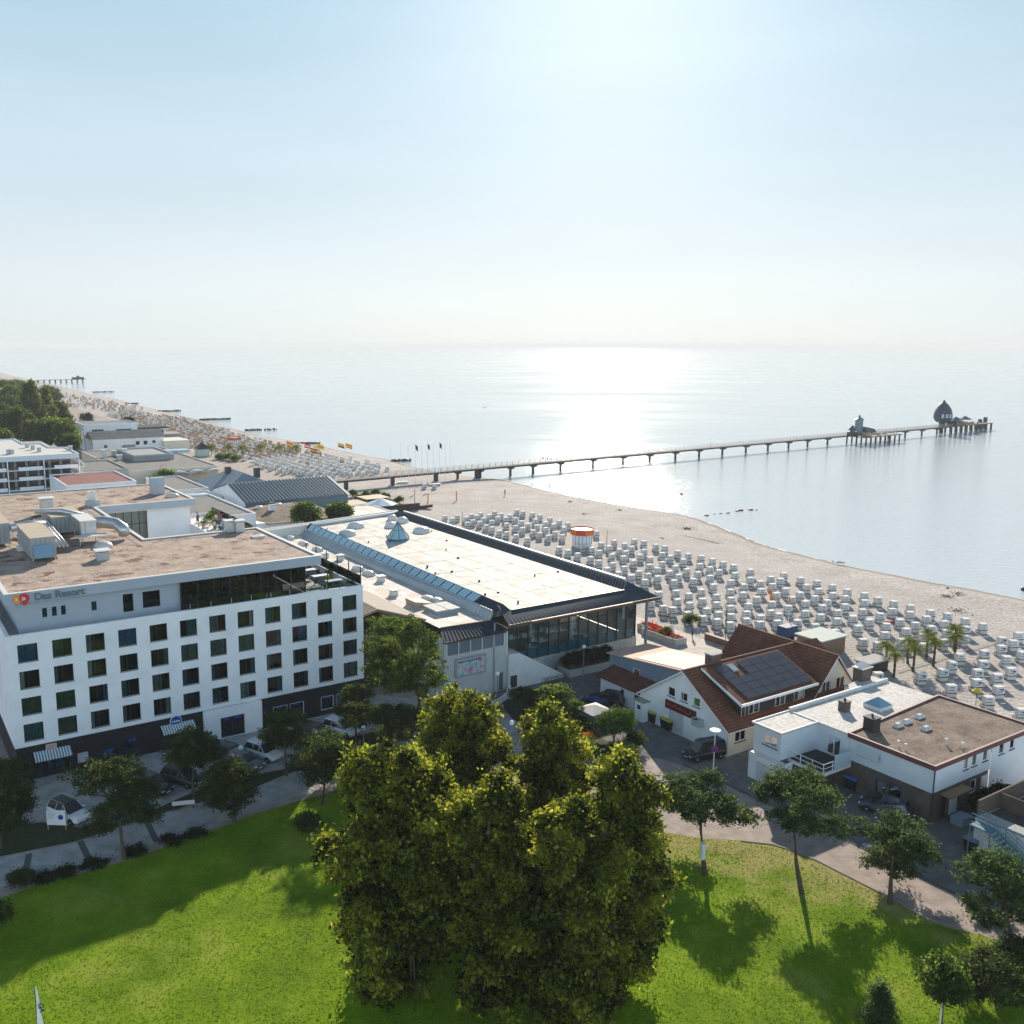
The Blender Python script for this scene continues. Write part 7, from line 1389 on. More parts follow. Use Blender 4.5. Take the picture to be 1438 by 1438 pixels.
for k, (px, py, hw, lab) in enumerate([(235, 672, 13, 'large green bush left of the scalloped awning'), (220, 675, 9, 'smaller bush left of the scalloped awning'), (120, 588, 10, 'olive bush on the dune by the modern house'), (180, 590, 8, 'dry bush on the dune beyond the modern house')]): shrub(lab, px, py + 8, hw, hw * 1.3, mgreen if k < 2 else hedgem, 130 + k, 90, size=.3, rc=.7, per=35)
# bar with parasols beside the hall
for k, (px, py) in enumerate([(505, 705), (515, 700), (528, 697), (540, 702), (495, 698), (512, 716), (548, 712), (560, 708)]):
    shrub('dark pot plant in the beach bar, number %d counted from the left'.replace('number %d counted from the left', ['at the fence', 'behind the fence', 'in the middle rear', 'beside the parasol', 'at the rear corner', 'near the timber roof', 'near the boat', 'at the right end'][k]), px, py, 7, 9, dgreen, 140 + k, 36, size=.18, rc=.35, per=30, group='pot plants in the beach bar')
u, v = GUV(520, 722); a = town('beach_bar', 'beach bar pergola with pale timber roofs and dark fence behind the hall', 'bar', u, v)
MB().box(-8, 0, 0, 7, 2.6, 2.75).box(2, 9, 6, 12, 2.6, 2.75).obj('roof', woodpale, a)
g = MB()
for x, y in ((-7.8, .2), (-.2, .2), (-7.8, 6.8), (-.2, 6.8), (2.2, 6.2), (8.8, 6.2), (2.2, 11.8), (8.8, 11.8)): g.box(x - .1, x + .1, y - .1, y + .1, 0, 2.6)
g.obj('post', woodpale, a); MB().box(-12, 14, -.8, -.6, 0, 1.8).box(-10, 12, 13, 13.2, 0, 1.5).obj('fence', M('dark_fence', (.05, .04, .035), .8, .2, 1.), a)
x, y, _ = G(535, 724); a = thing('parasol', 'large pale blue-white parasol beside the beach bar', 'parasol', (x, y, 0)); MB().cyl(0, 0, 0, 3.2, .07).obj('pole', steel, a); MB().cyl(0, 0, 3.0, 4.4, 4.2, .1, 8).obj('canopy', M('pale_blue_canvas', (.62, .70, .76), .8, .05, 1.), a)
x, y, _ = G(585, 713); a = thing('wooden_boat', 'dark old wooden boat lying on the sand by the beach bar', 'boat', (x, y, 0), rad(-20)); MB().loft([[(-5, -.1, .9), (-5, .1, .9), (-5, .05, .3), (-5, -.05, .3)], [(-2.5, -1.2, .9), (-2.5, 1.2, .9), (-2.5, .6, 0), (-2.5, -.6, 0)], [(2, -1.3, .8), (2, 1.3, .8), (2, .7, 0), (2, -.7, 0)], [(4.5, -.2, 1.2), (4.5, .2, 1.2), (4.5, .1, .4), (4.5, -.1, .4)]]).obj('hull', M('old_boat_wood', (.10, .055, .04), .8, .2, 2.), a); MB().cyl(-.5, 0, .85, 4.8, .08).obj('mast', darkmetal, a)

# ================================================================== STREET OBJECTS
def lamp(label, px, py, top, cat='street lamp', group='globe street lamps', disc=False):
    x, y, _ = G(px, py); zt = zat(top[0], top[1], x, y); o = thing('street_lamp', label, cat, (x, y, 0), 0, group)
    MB().cyl(0, 0, 0, zt - .2, .07, .05, 8).cyl(0, 0, 0, .3, .12, .1, 8).obj('pole', steelblue if not disc else wht, o)
    if disc: MB().cyl(0, 0, zt - .2, zt, .12, .12, 10).cyl(0, 0, zt + .003, zt + .1, .6, .52, 18).obj('disc_shade', globe, o)
    else: smooth(MB().ball((0, 0, zt), .26, 14).obj('globe', globe, o))
    return o
lamp('globe lamp beside the dark cars, left of the bench', 186, 1140, (182, 1097)); lamp('globe lamp beside the white estate car at the entrance', 340, 1094, (338, 1050)); lamp('globe lamp in front of the curved white wall', 698, 996, (698, 946)); lamp('globe lamp among the big tree tops', 718, 1062, (716, 1015)); lamp('globe lamp before the long hedge planter', 819, 950, (821, 908)); lamp('small globe lamp right of the white car', 511, 1056, (509, 1022))
lamp('double globe lamp on the promenade by the beach wall', 943, 901, (943, 879)); lamp('white disc-headed lamp with parking sign before the gable wall', 1001.5, 1082, (1003, 1026), group='disc lamp', disc=True)
x, y, _ = G(1001.5, 1082); zt = zat(1003, 1051, x, y); s = thing('round_sign', 'round blue no-stopping sign on the white lamp pole', 'sign', (x, y - .13, zt), PI / 2 * 0)
g = MB(); n = 20
for r, yy, kk in ((.36, 0, 0), (.28, -.012, 1)): g.k = kk; g.loft([[(r * math.cos(2 * PI * i / n), yy, r * math.sin(2 * PI * i / n)) for i in range(n)], [(r * math.cos(2 * PI * i / n), yy - .012, r * math.sin(2 * PI * i / n)) for i in range(n)]])
g.k = 0; g.loft([[(-.24, -.027, .19), (-.19, -.027, .24), (.24, -.027, -.19), (.19, -.027, -.24)], [(-.24, -.032, .19), (-.19, -.032, .24), (.24, -.032, -.19), (.19, -.032, -.24)]])
g.obj('plate', [redm, bluem], s)
x, y, _ = G(1018, 905); tag(MB().cyl(0, 0, 0, 5.5, .06).box(-.9, .9, -.04, .04, 5.0, 5.1).obj('dark_lamp_post', darkmetal, None, (x, y, 0)), 'thin dark post with cross arm by the beach wall', 'post')
for k, (px, py, top) in enumerate([(1106, 890, (1106, 858)), (852, 766, (852, 744)), (649, 745, (649, 719))]):
    x, y, _ = G(px, py); tag(MB().cyl(0, 0, 0, zat(*top, x, y), .06).obj('thin_post', [wht, darkmetal, darkmetal][k], None, (x, y, 0)), ['slim white mast behind the tiled roof', 'short post on the sand right of the kiosk', 'dark post among the chairs beside the hall roof'][k], 'post')
for k, (px, py) in enumerate([(705, 1001), (718, 1003), (676, 1006)]):
    x, y, _ = G(px, py); tag(MB().cyl(0, 0, 0, 1.0, .08).cyl(0, 0, 1.003, 1.08, .1, .03).obj('bollard', darkmetal, None, (x, y, 0)), 'short dark bollard on the paving by the curved wall', 'bollard', 'bollards by the curved wall')
# beach wall
def beachwall():
    a = town('beach_wall', 'low brick-red wall with pale capping between the promenade and the sand', 'wall', 91.2, -60)
    MB().box(0, .45, 0, 57, 0, .9).obj('wall', brickred, a); MB().box(-.05, .5, 0, 57, .903, 1.0).obj('capping', M('sandstone_capping', (.55, .38, .25), .8, .1, 1.), a)
beachwall()
# flower beds on the promenade
for k, (px, py, w_, l) in enumerate([(945, 902, 7, 'long'), (918, 888, 4, 'short')]):
    u, v = GUV(px, py); a = town('flower_trough', 'grey stone trough of orange-red flowers on the promenade, the %s one' % l, 'planter', u - 1.0, v - 1.5); MB().rim([(0, 0), (2.2, 0), (2.2, w_), (0, w_)], .2, 0, .9).obj('trough', concrete, a); MB().box(.2, 2, .2, w_ - .2, .4, .75).obj('soil', verge, a)
    link('flowers', leafcloud('flowers', [(1.1, w_ * (i + .5) / 4, .9, .9, w_ / 7, .35) for i in range(4)], 70, 20, .15, .06, flower_r, 200 + k), a)
# cars
def car(p_rear, p_front, col, label, kind='suv', roof_col=None, lenm=None):
    a, b = Vector(G(*p_rear)[:2]), Vector(G(*p_front)[:2]); c = (a + b) / 2; d = b - a; o = thing('parked_car' if kind != 'van' else 'parked_van', label, 'van' if kind == 'van' else 'car', (c.x, c.y, 0), math.atan2(d.y, d.x))
    Lh = 2.2; Hr = {'suv': 1.62, 'hatch': 1.46, 'van': 1.9}[kind]; bl = .98 if kind != 'hatch' else .9
    paint = M('car_paint_%s' % label[:12].replace(' ', '_'), col, .25, .02, 1., spec=.6)
    secs = [(-Lh, .74, .45, .80), (-Lh + .06, .82, .32, bl - .05), (-Lh + .5, .90, .25, bl), (-1.0, .92, .22, bl), (0, .93, .22, bl - .02), (.75, .92, .22, bl - .03), (1.05, .90, .24, bl - .04), (1.7, .87, .26, bl - .14), (2.05, .80, .30, bl - .24), (Lh, .66, .42, bl - .36)]
    ring = lambda x, hw, z0, z1: [(x, -hw * .88, z0), (x, -hw, z0 + (z1 - z0) * .35), (x, -hw, z0 + (z1 - z0) * .7), (x, -hw * .93, z1), (x, -hw * .5, z1 + .035), (x, hw * .5, z1 + .035), (x, hw * .93, z1), (x, hw, z0 + (z1 - z0) * .7), (x, hw, z0 + (z1 - z0) * .35), (x, hw * .88, z0)]
    smooth(MB().loft([ring(*s) for s in secs]).obj('body', paint, o))
    rf0, rf1 = (-1.75, .25) if kind != 'van' else (-2.0, .7); g0, g1 = (-2.08, 1.12) if kind != 'van' else (-2.14, 1.35)
    cab = MB(); lo = [(g0, -.80), (g0 + .1, -.84), (g1 - .3, -.84), (g1, -.72), (g1, .72), (g1 - .3, .84), (g0 + .1, .84), (g0, .80)]; hi = [(rf0, -.60), (rf0 + .1, -.64), (rf1 - .1, -.66), (rf1, -.60), (rf1, .60), (rf1 - .1, .66), (rf0 + .1, .64), (rf0, .60)]
    cab.loft([[(x, y, bl) for x, y in lo], [(x, y, Hr - .04) for x, y in hi]]); cab.obj('window_glass', M('car_glass', (.02, .025, .03), .06, .02, 1., spec=.8) if 'car_glass' not in bpy.data.materials else bpy.data.materials['car_glass'], o)
    rp_ = MB(); rp_.loft([[(x * 1.0, y * 1.04, Hr - .05) for x, y in hi], [(x * .97, y * .9, Hr + .01) for x, y in hi]]); rp_.obj('roof', paint if roof_col is None else M('car_roof', roof_col, .3, .02, 1.), o)
    pl_ = MB()
    for s in (-1, 1):
        for (x0, x1) in ((g0 + .06, rf0 + .05), (-.75, -.68), (.18, .12), (g1 - .2, rf1 - .04)): pl_.tube([(x0, s * .845, bl), (x1, s * .655, Hr - .04)], .035, 4)
        pl_.tube([(rf0, s * .58, Hr + .03), (rf1 - .2, s * .6, Hr + .03)], .02, 4)
    pl_.obj('pillar', paint, o)
    wh = MB().lathe(0, 0, [(.2, -.11), (.34, -.11), (.345, 0), (.34, .11), (.2, .11)], 18).mesh('tyre', rubber); rm = MB().lathe(0, 0, [(.2, -.09), (.21, .10), (.05, .115)], 12).mesh('rim', steel)
    for x in (-1.38, 1.38):
        for s in (-1, 1):
            w_ = link('wheel', wh, o, (x, s * .82, .345)); w_.rotation_euler = (-PI / 2 * s, 0, 0); link('rim', rm, w_)
    for s in (-1, 1):
        MB().ext([(s * .45, .60), (s * .72, .60), (s * .74, .72), (s * .42, .70)], 'x', 2.03, 2.17).obj('headlight', M('lamp_lens', (.6, .65, .7), .1, .02, 1.) if 'lamp_lens' not in bpy.data.materials else bpy.data.materials['lamp_lens'], o)
        MB().box(-2.21, -2.1, min(s * .5, s * .76), max(s * .5, s * .76), .72, .86).obj('tail_light', M('tail_lens', (.35, .01, .01), .2, .02, 1.) if 'tail_lens' not in bpy.data.materials else bpy.data.materials['tail_lens'], o)
        MB().ball((.78, s * 1.0, 1.02), .11, 8, .08).obj('mirror', paint, o)
    MB().box(2.12, 2.20, -.42, .42, .46, .6).box(2.0, 2.12, -.6, .6, .24, .36).obj('grille', black, o)
    MB().box(2.203, 2.215, -.26, .26, .40, .5).obj('number_plate', wht, o)
    return o
car((72, 1138), (124, 1160), (.78, .79, .80), 'white car with black roof parked behind the white notice board', 'suv', (.02, .02, .02))
car((190, 1103), (238, 1118), (.02, .022, .028), 'black car under the tree left of the bench')
car((232, 1092), (282, 1106), (.025, .03, .03), 'black estate car parked right behind the bench')
car((345, 1055), (396, 1072), (.72, .75, .78), 'white estate car parked beside the globe lamp at the entrance')
car((322, 1068), (368, 1084), (.10, .14, .17), 'dark blue-grey car in front of the white estate car', 'hatch')
car((304, 1058), (350, 1074), (.03, .035, .04), 'nearly black car hidden behind the small round tree', 'hatch')
car((457, 1024), (502, 1036), (.74, .76, .78), 'white car parked near the right end of the hotel')
car((425, 1030), (468, 1042), (.03, .03, .035), 'dark car half hidden left of the white car by the shop windows', 'hatch')
car((872, 992), (832, 984), (.012, .012, .015), 'shiny black car beside the lean-to wall')
car((846, 1002), (815, 990), (.02, .05, .22), 'dark blue car in front of the shiny black car', 'hatch')
car((1013, 1060), (964, 1068), (.012, .012, .014), 'black van parked along the white gable wall', 'van')
car((1262, 1146), (1222, 1136), (.07, .09, .11), 'dark grey car parked against the brick wall', 'hatch')
# wheelie containers
def bin_(label, px, py, rz, lidm, s=1., group=None):
    x, y, _ = G(px, py); o = thing('waste_container', label, 'waste bin', (x, y, 0), rz, group)
    MB().loft([[(-.55 * s, -.38 * s, .12), (.55 * s, -.38 * s, .12), (.55 * s, .38 * s, .12), (-.55 * s, .38 * s, .12)], [(-.68 * s, -.5 * s, 1.15), (.68 * s, -.5 * s, 1.15), (.68 * s, .5 * s, 1.15), (-.68 * s, .5 * s, 1.15)]]).obj('body', black, o)
    MB().loft([[(-.72 * s, -.54 * s, 1.153), (.72 * s, -.54 * s, 1.153), (.72 * s, .54 * s, 1.153), (-.72 * s, .54 * s, 1.153)], [(-.7 * s, -.45 * s, 1.26), (.7 * s, -.45 * s, 1.26), (.7 * s, .45 * s, 1.36), (-.7 * s, .45 * s, 1.36)]]).obj('lid', lidm, o)
    for dx in (-.5, .5):
        for dy in (-.32, .32): c = MB().lathe(0, 0, [(.03, -.03), (.09, -.03), (.09, .03), (.03, .03)], 10).obj('caster', rubber, o, (dx * s, dy * s, .093)); c.rotation_euler = (PI / 2, 0, 0)
bin_('black waste container with yellow lid, left one against the gable wall', 917, 1014, TA + PI / 2, yellowg, .9, 'waste containers by the gable wall'); bin_('larger black waste container with yellow lid by the roller door', 938, 1024, TA + PI / 2, yellowg, 1.15, 'waste containers by the gable wall')
bin_('black container with bright blue lid against the brick wall', 1196, 1108, TA + PI / 2, bluelid, 1.); bin_('tall black container with blue-grey lid under the metal stair', 1366, 1195, TA, steelblue, 1.1); bin_('black container with yellow lid under the metal stair', 1404, 1205, TA, yellowg, 1.1)
# bench, notice board, flag, manhole covers
x, y, _ = G(258, 1136); a = thing('park_bench', 'plain white bench seen from behind beside the path', 'bench', (x, y, 0), TA - .35); g = MB()
for i in range(4): g.box(-1, 1, -.05 + i * .12, .05 + i * .12, .42, .46)
g.obj('seat', wht, a); MB().loft([[(-1, -.1, .45), (1, -.1, .45), (1, -.07, .45), (-1, -.07, .45)], [(-1, -.25, .92), (1, -.25, .92), (1, -.22, .92), (-1, -.22, .92)]]).obj('backrest', wht, a)
for sx in (-.9, .85): MB().box(sx, sx + .06, -.15, .4, 0, .42).obj('leg', darkmetal, a)
x, y, _ = G(80, 1166); a = thing('notice_board', 'white notice board with round blue emblem beside the white car', 'sign', (x, y, 0), -.05); MB().box(-.85, .85, -.02, .02, .5, 1.9).obj('board', wht, a); MB().box(-.83, -.77, .02, .08, 0, 1.7).obj('leg', woodpale, a); MB().box(.77, .83, .02, .08, 0, 1.7).obj('leg', woodpale, a)
g = MB(); n = 20; g.loft([[(.42 + .24 * math.cos(2 * PI * i / n), -.03, 1.25 + .24 * math.sin(2 * PI * i / n)) for i in range(n)], [(.42 + .24 * math.cos(2 * PI * i / n), -.023, 1.25 + .24 * math.sin(2 * PI * i / n)) for i in range(n)]]); g.obj('round_emblem', bluem, a)
g = MB()
for i in range(3): g.box(-.7, .0 - .15 * i, -.03, -.023, 1.5 - i * .18, 1.58 - i * .18)
g.obj('printed_line', M('faint_print', (.5, .55, .55), .7, .1, 2.), a)
x, y, _ = G(62, 1530); zt = zat(57, 1384, x, y); a = thing('feather_flag', 'tall white feather flag with dark blue lettering at the bottom left edge', 'flag', (x, y, 0), 0)
g = MB(); n = 16; fl = []
for i in range(n + 1): t = i / n; z = zt - t * (zt - .5); w_ = .05 + .52 * min(1, t * 1.5) ** .9; fl.append((z, w_))
for i in range(n): (z0, w0), (z1, w1) = fl[i], fl[i + 1]; g.add([(-.06, .05 * math.sin(i * .8), z0), (-.06 + w0, .08 * math.sin(i * .8 + 1), z0), (-.06 + w1, .08 * math.sin(i * .8 + 1.8), z1), (-.06, .05 * math.sin(i * .8 + .8), z1)], [(0, 1, 2, 3)])
g.obj('sail', wht, a); MB().cyl(-.08, 0, 0, zt + .05, .02).obj('pole', darkmetal, a)
t_ = text('lettering', 'GA', .42, M('navy_ink', (.02, .015, .12), .6, .05, 1.), a, (.10, -.12, zt - .95), (PI / 2, PI / 2 * .9, 0), .004, 'LEFT', True)
for k, (px, py) in enumerate([(1347, 1212), (1360, 1222), (912, 1118), (1218, 1188)]):
    x, y, _ = G(px, py); tag(MB().cyl(0, 0, .012, .03, .42 if k != 2 else .8, n=20).obj('manhole_cover', M('pale_manhole', (.42, .42, .42), .7, .1, 2.), None, (x, y, 0)), 'round pale manhole cover in the paving', 'manhole cover', 'manhole covers')
x, y, _ = G(990, 1228); z0_, z1_ = zat(987, 1202, x, y), zat(987, 1180, x, y); q_ = G(987, 1195, (z0_ + z1_) / 2); x, y = q_[0], q_[1]; tag(MB().cyl(0, 0, z0_, z1_, .22, n=14).obj('tree_notice', M('notice_white', (.75, .77, .77), .6, .06, 6.), None, (x, y, 0)), 'white notice wrapped round the trunk of the first pine', 'notice')
# small table shade by the parked cars
x, y, _ = G(834, 1024); a = thing('market_parasol', 'square cream parasol between the bright shrub and the parked cars', 'parasol', (x, y, 0), TA); MB().cyl(0, 0, 0, 2.6, .05).obj('pole', steel, a); MB().loft([[(-1.5, -1.5, 2.35), (1.5, -1.5, 2.35), (1.5, 1.5, 2.35), (-1.5, 1.5, 2.35)], [(-.03, -.03, 2.9), (.03, -.03, 2.9), (.03, .03, 2.9), (-.03, .03, 2.9)]]).obj('canopy', M('cream_canvas', (.75, .68, .58), .8, .05, 1.), a)
# bicycles by the ramp wall : simple stands
u, v = 62.5, -5.6
for k in range(5):
    a = town('bicycle', 'dark bicycle in the row leaning by the ramp wall', 'bicycle', 60.0 + k * .75, -6.0 + .1 * (k % 2), 0, 'bicycles by the ramp wall')
    fr = MB().tube([(0, -.45, .35), (0, -.1, .85), (0, .4, .85), (0, .05, .35), (0, -.45, .35)], .022, 4).tube([(0, .05, .35), (0, -.12, .95)], .02, 4).tube([(0, .55, .35), (0, .38, .95)], .02, 4).tube([(-.28, .36, .98), (.28, .36, .98)], .018, 4); fr.obj('frame', darkmetal, a)
    for y_ in (-.5, .55):
        g = MB(); n = 16; g.tube([(0, y_ + .34 * math.cos(2 * PI * i / n), .35 + .34 * math.sin(2 * PI * i / n)) for i in range(n + 1)], .022, 4); g.obj('wheel', rubber, a)
    MB().box(-.07, .07, -.25, .02, .95, 1.0).obj('saddle', black, a)
# white table tops, chairs and parasol stands on the hotel corner terrace
rr = random.Random(6)
for k, (x, y, l) in enumerate([(34.6, 12.5, 'rear'), (34.7, 9.0, 'third'), (34.8, 5.6, 'second'), (35.2, 2.6, 'front')]):
    a = town('terrace_table', 'pale rectangular terrace table on the hotel corner, %s of the row' % l, 'table', x, y, 14.06); MB().box(-1.0, 1.0, -.45, .45, 1.0, 1.05).obj('tabletop', wht, a)
    for sx in (-.8, .8): MB().box(sx - .03, sx + .03, -.03, .03, 0, 1.0).obj('leg', steel, a)
for k in range(10):
    x, y = 33.9 + (k % 2) * 2.0, 2.0 + k * 1.3; a = town('terrace_chair', 'dark terrace chair at the hotel corner tables', 'chair', x, y, 14.06, 'chairs on the hotel corner terrace'); MB().box(-.25, .25, -.25, .25, .42, .5).obj('seat', darkmetal, a); MB().box(-.25, .25, .22, .27, .5, .95).obj('backrest', darkmetal, a)
    for sx in (-.22, .19):
        for sy in (-.22, .19): MB().box(sx, sx + .03, sy, sy + .03, 0, .42).obj('leg', darkmetal, a)
for k, (x, y) in enumerate([(36.6, 1.2), (35.4, 4.2), (36.8, 7.2)]):
    o = town('pot_plant', 'bushy pot plant by the glass balustrade, %s from the corner' % ['nearest', 'second', 'third'][k], 'pot plant', x, y, 14.06, 'pot plants on the hotel corner'); MB().cyl(0, 0, 0, .5, .22, .28).obj('pot', darkmetal, o); link('foliage', leafcloud('foliage', [(0, 0, .8, .45, .45, .4)], 14, 30, .15, .07, mgreen, 300 + k), o)
# ================================================================== PEOPLE
def skin_body(name, joints, edges, radii, m_):
    me = bpy.data.meshes.new(name); me.from_pydata(joints, edges, []); o = bpy.data.objects.new(name, me); COL.objects.link(o)
    sk = o.modifiers.new('skin', 'SKIN'); ss = o.modifiers.new('sub', 'SUBSURF'); ss.levels = 1; ss.render_levels = 1
    for i, r in enumerate(radii): me.skin_vertices[0].data[i].radius = (r, r)
    me.skin_vertices[0].data[0].use_root = True
    dg = bpy.context.evaluated_depsgraph_get(); out = bpy.data.meshes.new_from_object(o.evaluated_get(dg)); bpy.data.objects.remove(o)
    for m in m_: out.materials.append(m)
    for p in out.polygons:
        z = p.center.z; p.material_index = 2 if z > 1.5 or abs(p.center.x) > .30 and z < .95 else (1 if z > .92 else 0); p.use_smooth = True
    return out
skinm = M('skin', (.45, .27, .19), .6, .05, 2.); clothes = [M('dark_trousers', (.03, .035, .05), .8, .1, 3.), M('dark_top', (.05, .05, .06), .8, .1, 3.), M('white_top', (.6, .6, .6), .8, .05, 3.), M('red_top', (.45, .06, .05), .8, .05, 3.), M('blue_top', (.06, .14, .35), .8, .05, 3.)]
def person_mesh(k, stride=.18):
    J = [(0, 0, .95), (0, 0, 1.15), (0, .0, 1.40), (0, .02, 1.52), (0, .03, 1.66), (0, .03, 1.76), (-.18, 0, 1.40), (-.27, -.10, 1.14), (-.30, .05, .88), (.18, 0, 1.40), (.27, .12, 1.14), (.30, .2, .90), (-.09, 0, .90), (-.10, stride * .6, .50), (-.10, stride * .2, .08), (-.10, stride * .2 + .16, .04), (.09, 0, .90), (.10, -stride * .3, .50), (.10, -stride * 1.2, .10), (.10, -stride * 1.2 + .15, .04)]
    E_ = [(0, 1), (1, 2), (2, 3), (3, 4), (4, 5), (2, 6), (6, 7), (7, 8), (2, 9), (9, 10), (10, 11), (0, 12), (12, 13), (13, 14), (14, 15), (0, 16), (16, 17), (17, 18), (18, 19)]
    Rr = [.13, .12, .13, .05, .09, .06, .06, .045, .03, .06, .045, .03, .09, .06, .04, .03, .09, .06, .04, .03]
    return skin_body('body', J, E_, Rr, [clothes[0], clothes[1 + k % 4], skinm])
pmesh_ = [person_mesh(i, .18 - .04 * i) for i in range(4)]
hairm = M('dark_hair', (.03, .02, .015), .8, .2, 4.); hair = MB().ball((0, .0, 1.70), .105, 10, .11).mesh('hair', hairm)
def person(label, loc, k, rz, group=None, z=None):
    o = thing('person', label, 'person', loc, rz, group); link('body', pmesh_[k % 4], o); link('hair', hair, o, (0, -.015, .02)); return o
for k, (px, py, l) in enumerate([(709, 697, 'person in dark clothes walking on the sand left of the shore'), (772, 685, 'person standing at the water edge below the pier'), (849.5, 702, 'person walking along the wet sand on the right'), (972, 895, 'person in dark clothes walking on the promenade'), (1290, 868, 'person lying area visitor standing between beach chairs')]):
    x, y, _ = G(px, py, 0 if k > 1 else -.2); 
    if k == 4: continue
    person(l, (x, y, .02 if k == 3 else (-.35 if k in (1, 2) else 0)), k, k * 1.7)
for k, t in enumerate((118, 128, 84, 86, 170)):
    q = P0 + D0 * t; person('person walking on the pier, %s' % ['left of the first sun-lit columns', 'a little right of the first walker', 'near the flagpoles, left of a pair', 'near the flagpoles, right of a pair', 'farther out over the glitter'][k], (q.x, q.y + .3, 3.0), k + 1, PA + k)
rr = random.Random(21)
for k in range(14):
    x, y = rr.uniform(34.2, 38.6), rr.uniform(42, 58); person('person among the guests on the rear hotel terrace', (*W(x, y)[:2], 13.6), k, rr.uniform(0, 6), 'guests on the rear hotel terrace')
for k in range(12):
    x, y = 34.2 + (k % 3) * 1.8, 42 + (k // 3) * 4.2; a = town('terrace_table', 'small table on the crowded rear hotel terrace', 'table', x, y, 13.61, 'tables on the rear hotel terrace'); MB().box(-.5, .5, -.5, .5, .72, .76).obj('tabletop', woodpale, a); MB().cyl(0, 0, 0, .72, .05).obj('leg', darkmetal, a)
for k in range(8):
    x, y = rr.uniform(34.2, 38.6), rr.uniform(42, 58); o = town('pot_plant', 'bushy green plant between tables on the rear hotel terrace', 'pot plant', x, y, 13.61, 'plants on the rear hotel terrace'); MB().cyl(0, 0, 0, .5, .25, .3).obj('pot', terracotta, o); link('foliage', leafcloud('foliage', [(0, 0, .9, .5, .5, .5)], 12, 22, .2, .1, mgreen, 320 + k), o)
# ================================================================== FLAGS, NETS, SMALL BEACH THINGS
def flagpole(label, x, y, z0, h_, cols_, k, group, wd=1.6):
    o = thing('flagpole', label, 'flag', (x, y, z0), rad(25), group); MB().cyl(0, 0, 0, h_, .06, .04, 6).obj('pole', wht if not cols_ or k % 2 else steel, o)
    if cols_:
        g = MB(); n = 7
        for b_ in range(3):
            g.k = b_
            for i in range(n):
                x0, x1 = .05 + wd * .7 * i / n, .05 + wd * .7 * (i + 1) / n; d0, d1 = .12 * math.sin(i * 1.1 + k), .12 * math.sin((i + 1) * 1.1 + k); s0, s1 = -.8 * i / n, -.8 * (i + 1) / n; za, zb = h_ - .1 - b_ * .5, h_ - .1 - (b_ + 1) * .5
                g.add([(x0, d0, za + s0), (x1, d1, za + s1), (x1, d1, zb + s1), (x0, d0, zb + s0)], [(0, 1, 2, 3)])
        g.obj('flag', cols_, o)
yl = M('yellow_cloth', (.75, .5, .02), .8, .1, 1.); dkc = M('dark_cloth', (.04, .045, .06), .8, .1, 1.); rc_ = M('red_cloth', (.6, .03, .03), .8, .1, 1.); wc = M('white_cloth', (.7, .7, .7), .8, .1, 1.)
for k, (px, py, c, l) in enumerate([(403, 652, [orange, orange, yl], 'orange flag, leftmost of the group in the chair field'), (428, 656, [rc_, wc, rc_], 'red and white flag right of the orange one'), (437, 664, [rc_, yl, dkc], 'red and yellow flag at the middle of the group'), (441, 660, [yl, wc, yl], 'yellow flag just behind the red and yellow one'), (446, 657, [yl, orange, yl], 'yellow-orange flag at the right of the close group'), (475, 655, [yl, yl, dkc], 'yellow flag on the seaward side'), (486, 656, [orange, yl, orange], 'orange flag farthest right')]):
    x, y, _ = G(px, py); flagpole(l, x, y, 0, 8.5, c, k, 'coloured flags in the chair field', 3.4)
q = [548, 562, 573, 583, 592, 600, 608, 617, 625, 632]
for k, px in enumerate(q):
    x, y, _ = G(px, 671 - k * .9, 3.0); flagpole('slender flagpole along the landward end of the pier, %s' % ['first from the beach', 'second', 'third', 'fourth', 'fifth', 'sixth', 'seventh', 'eighth', 'ninth', 'last'][k], x, y + 2.2, 0, 12.5, [dkc, dkc, dkc] if k in (3, 5, 7) else None, k, 'flagpoles beside the pier', 1.1)
a0, a1 = G(601, 706), G(641, 703); dd = Vector((a1[0] - a0[0], a1[1] - a0[1])); L_ = dd.length; a = thing('volleyball_net', 'beach volleyball net between two orange posts', 'net', (a0[0], a0[1], 0), math.atan2(dd.y, dd.x))
for x in (0, L_): MB().cyl(x, 0, 0, 2.7, .16).obj('post', orange, a)
MB().box(.2, L_ - .2, -.02, .02, 2.3, 2.36).box(.2, L_ - .2, -.02, .02, 1.5, 1.54).obj('tape', yl, a)
x, y, _ = G(1108, 855); a = thing('beach_umbrella', 'closed orange beach umbrella among the chairs', 'umbrella', (x, y, 0)); MB().cyl(0, 0, 0, 2.2, .03).obj('pole', steel, a); MB().cyl(0, 0, .9, 2.3, .18, .04, 8).obj('canopy', orange, a)
x, y, _ = G(1105, 897); a = thing('cargo_trailer', 'dark blue covered trailer between the sand and the tiled roof', 'trailer', (x, y, 0), TA); MB().loft([[(-1.3, -.9, .4), (1.3, -.9, .4), (1.3, .9, .4), (-1.3, .9, .4)], [(-1.2, -.8, 2.0), (1.2, -.8, 2.0), (1.2, .8, 2.0), (-1.2, .8, 2.0)]]).obj('cover', M('navy_tarpaulin', (.03, .07, .17), .6, .1, 1.), a); MB().cyl(0, 0, -.1, .1, .3).obj('wheel', rubber, a, (0, -.95, .3)).rotation_euler = (PI / 2, 0, 0)
x, y, _ = G(1225, 942); a = thing('beach_shelter', 'low dark tarpaulin shelter beside the first palm', 'shelter', (x, y, 0), TA); MB().box(-2.4, 2.0, -1.2, 1.2, 1.5, 1.7).obj('roof', concrete, a); MB().box(-2.2, 1.8, -1.0, 1.0, 0, 1.497).obj('side_sheet', black, a)
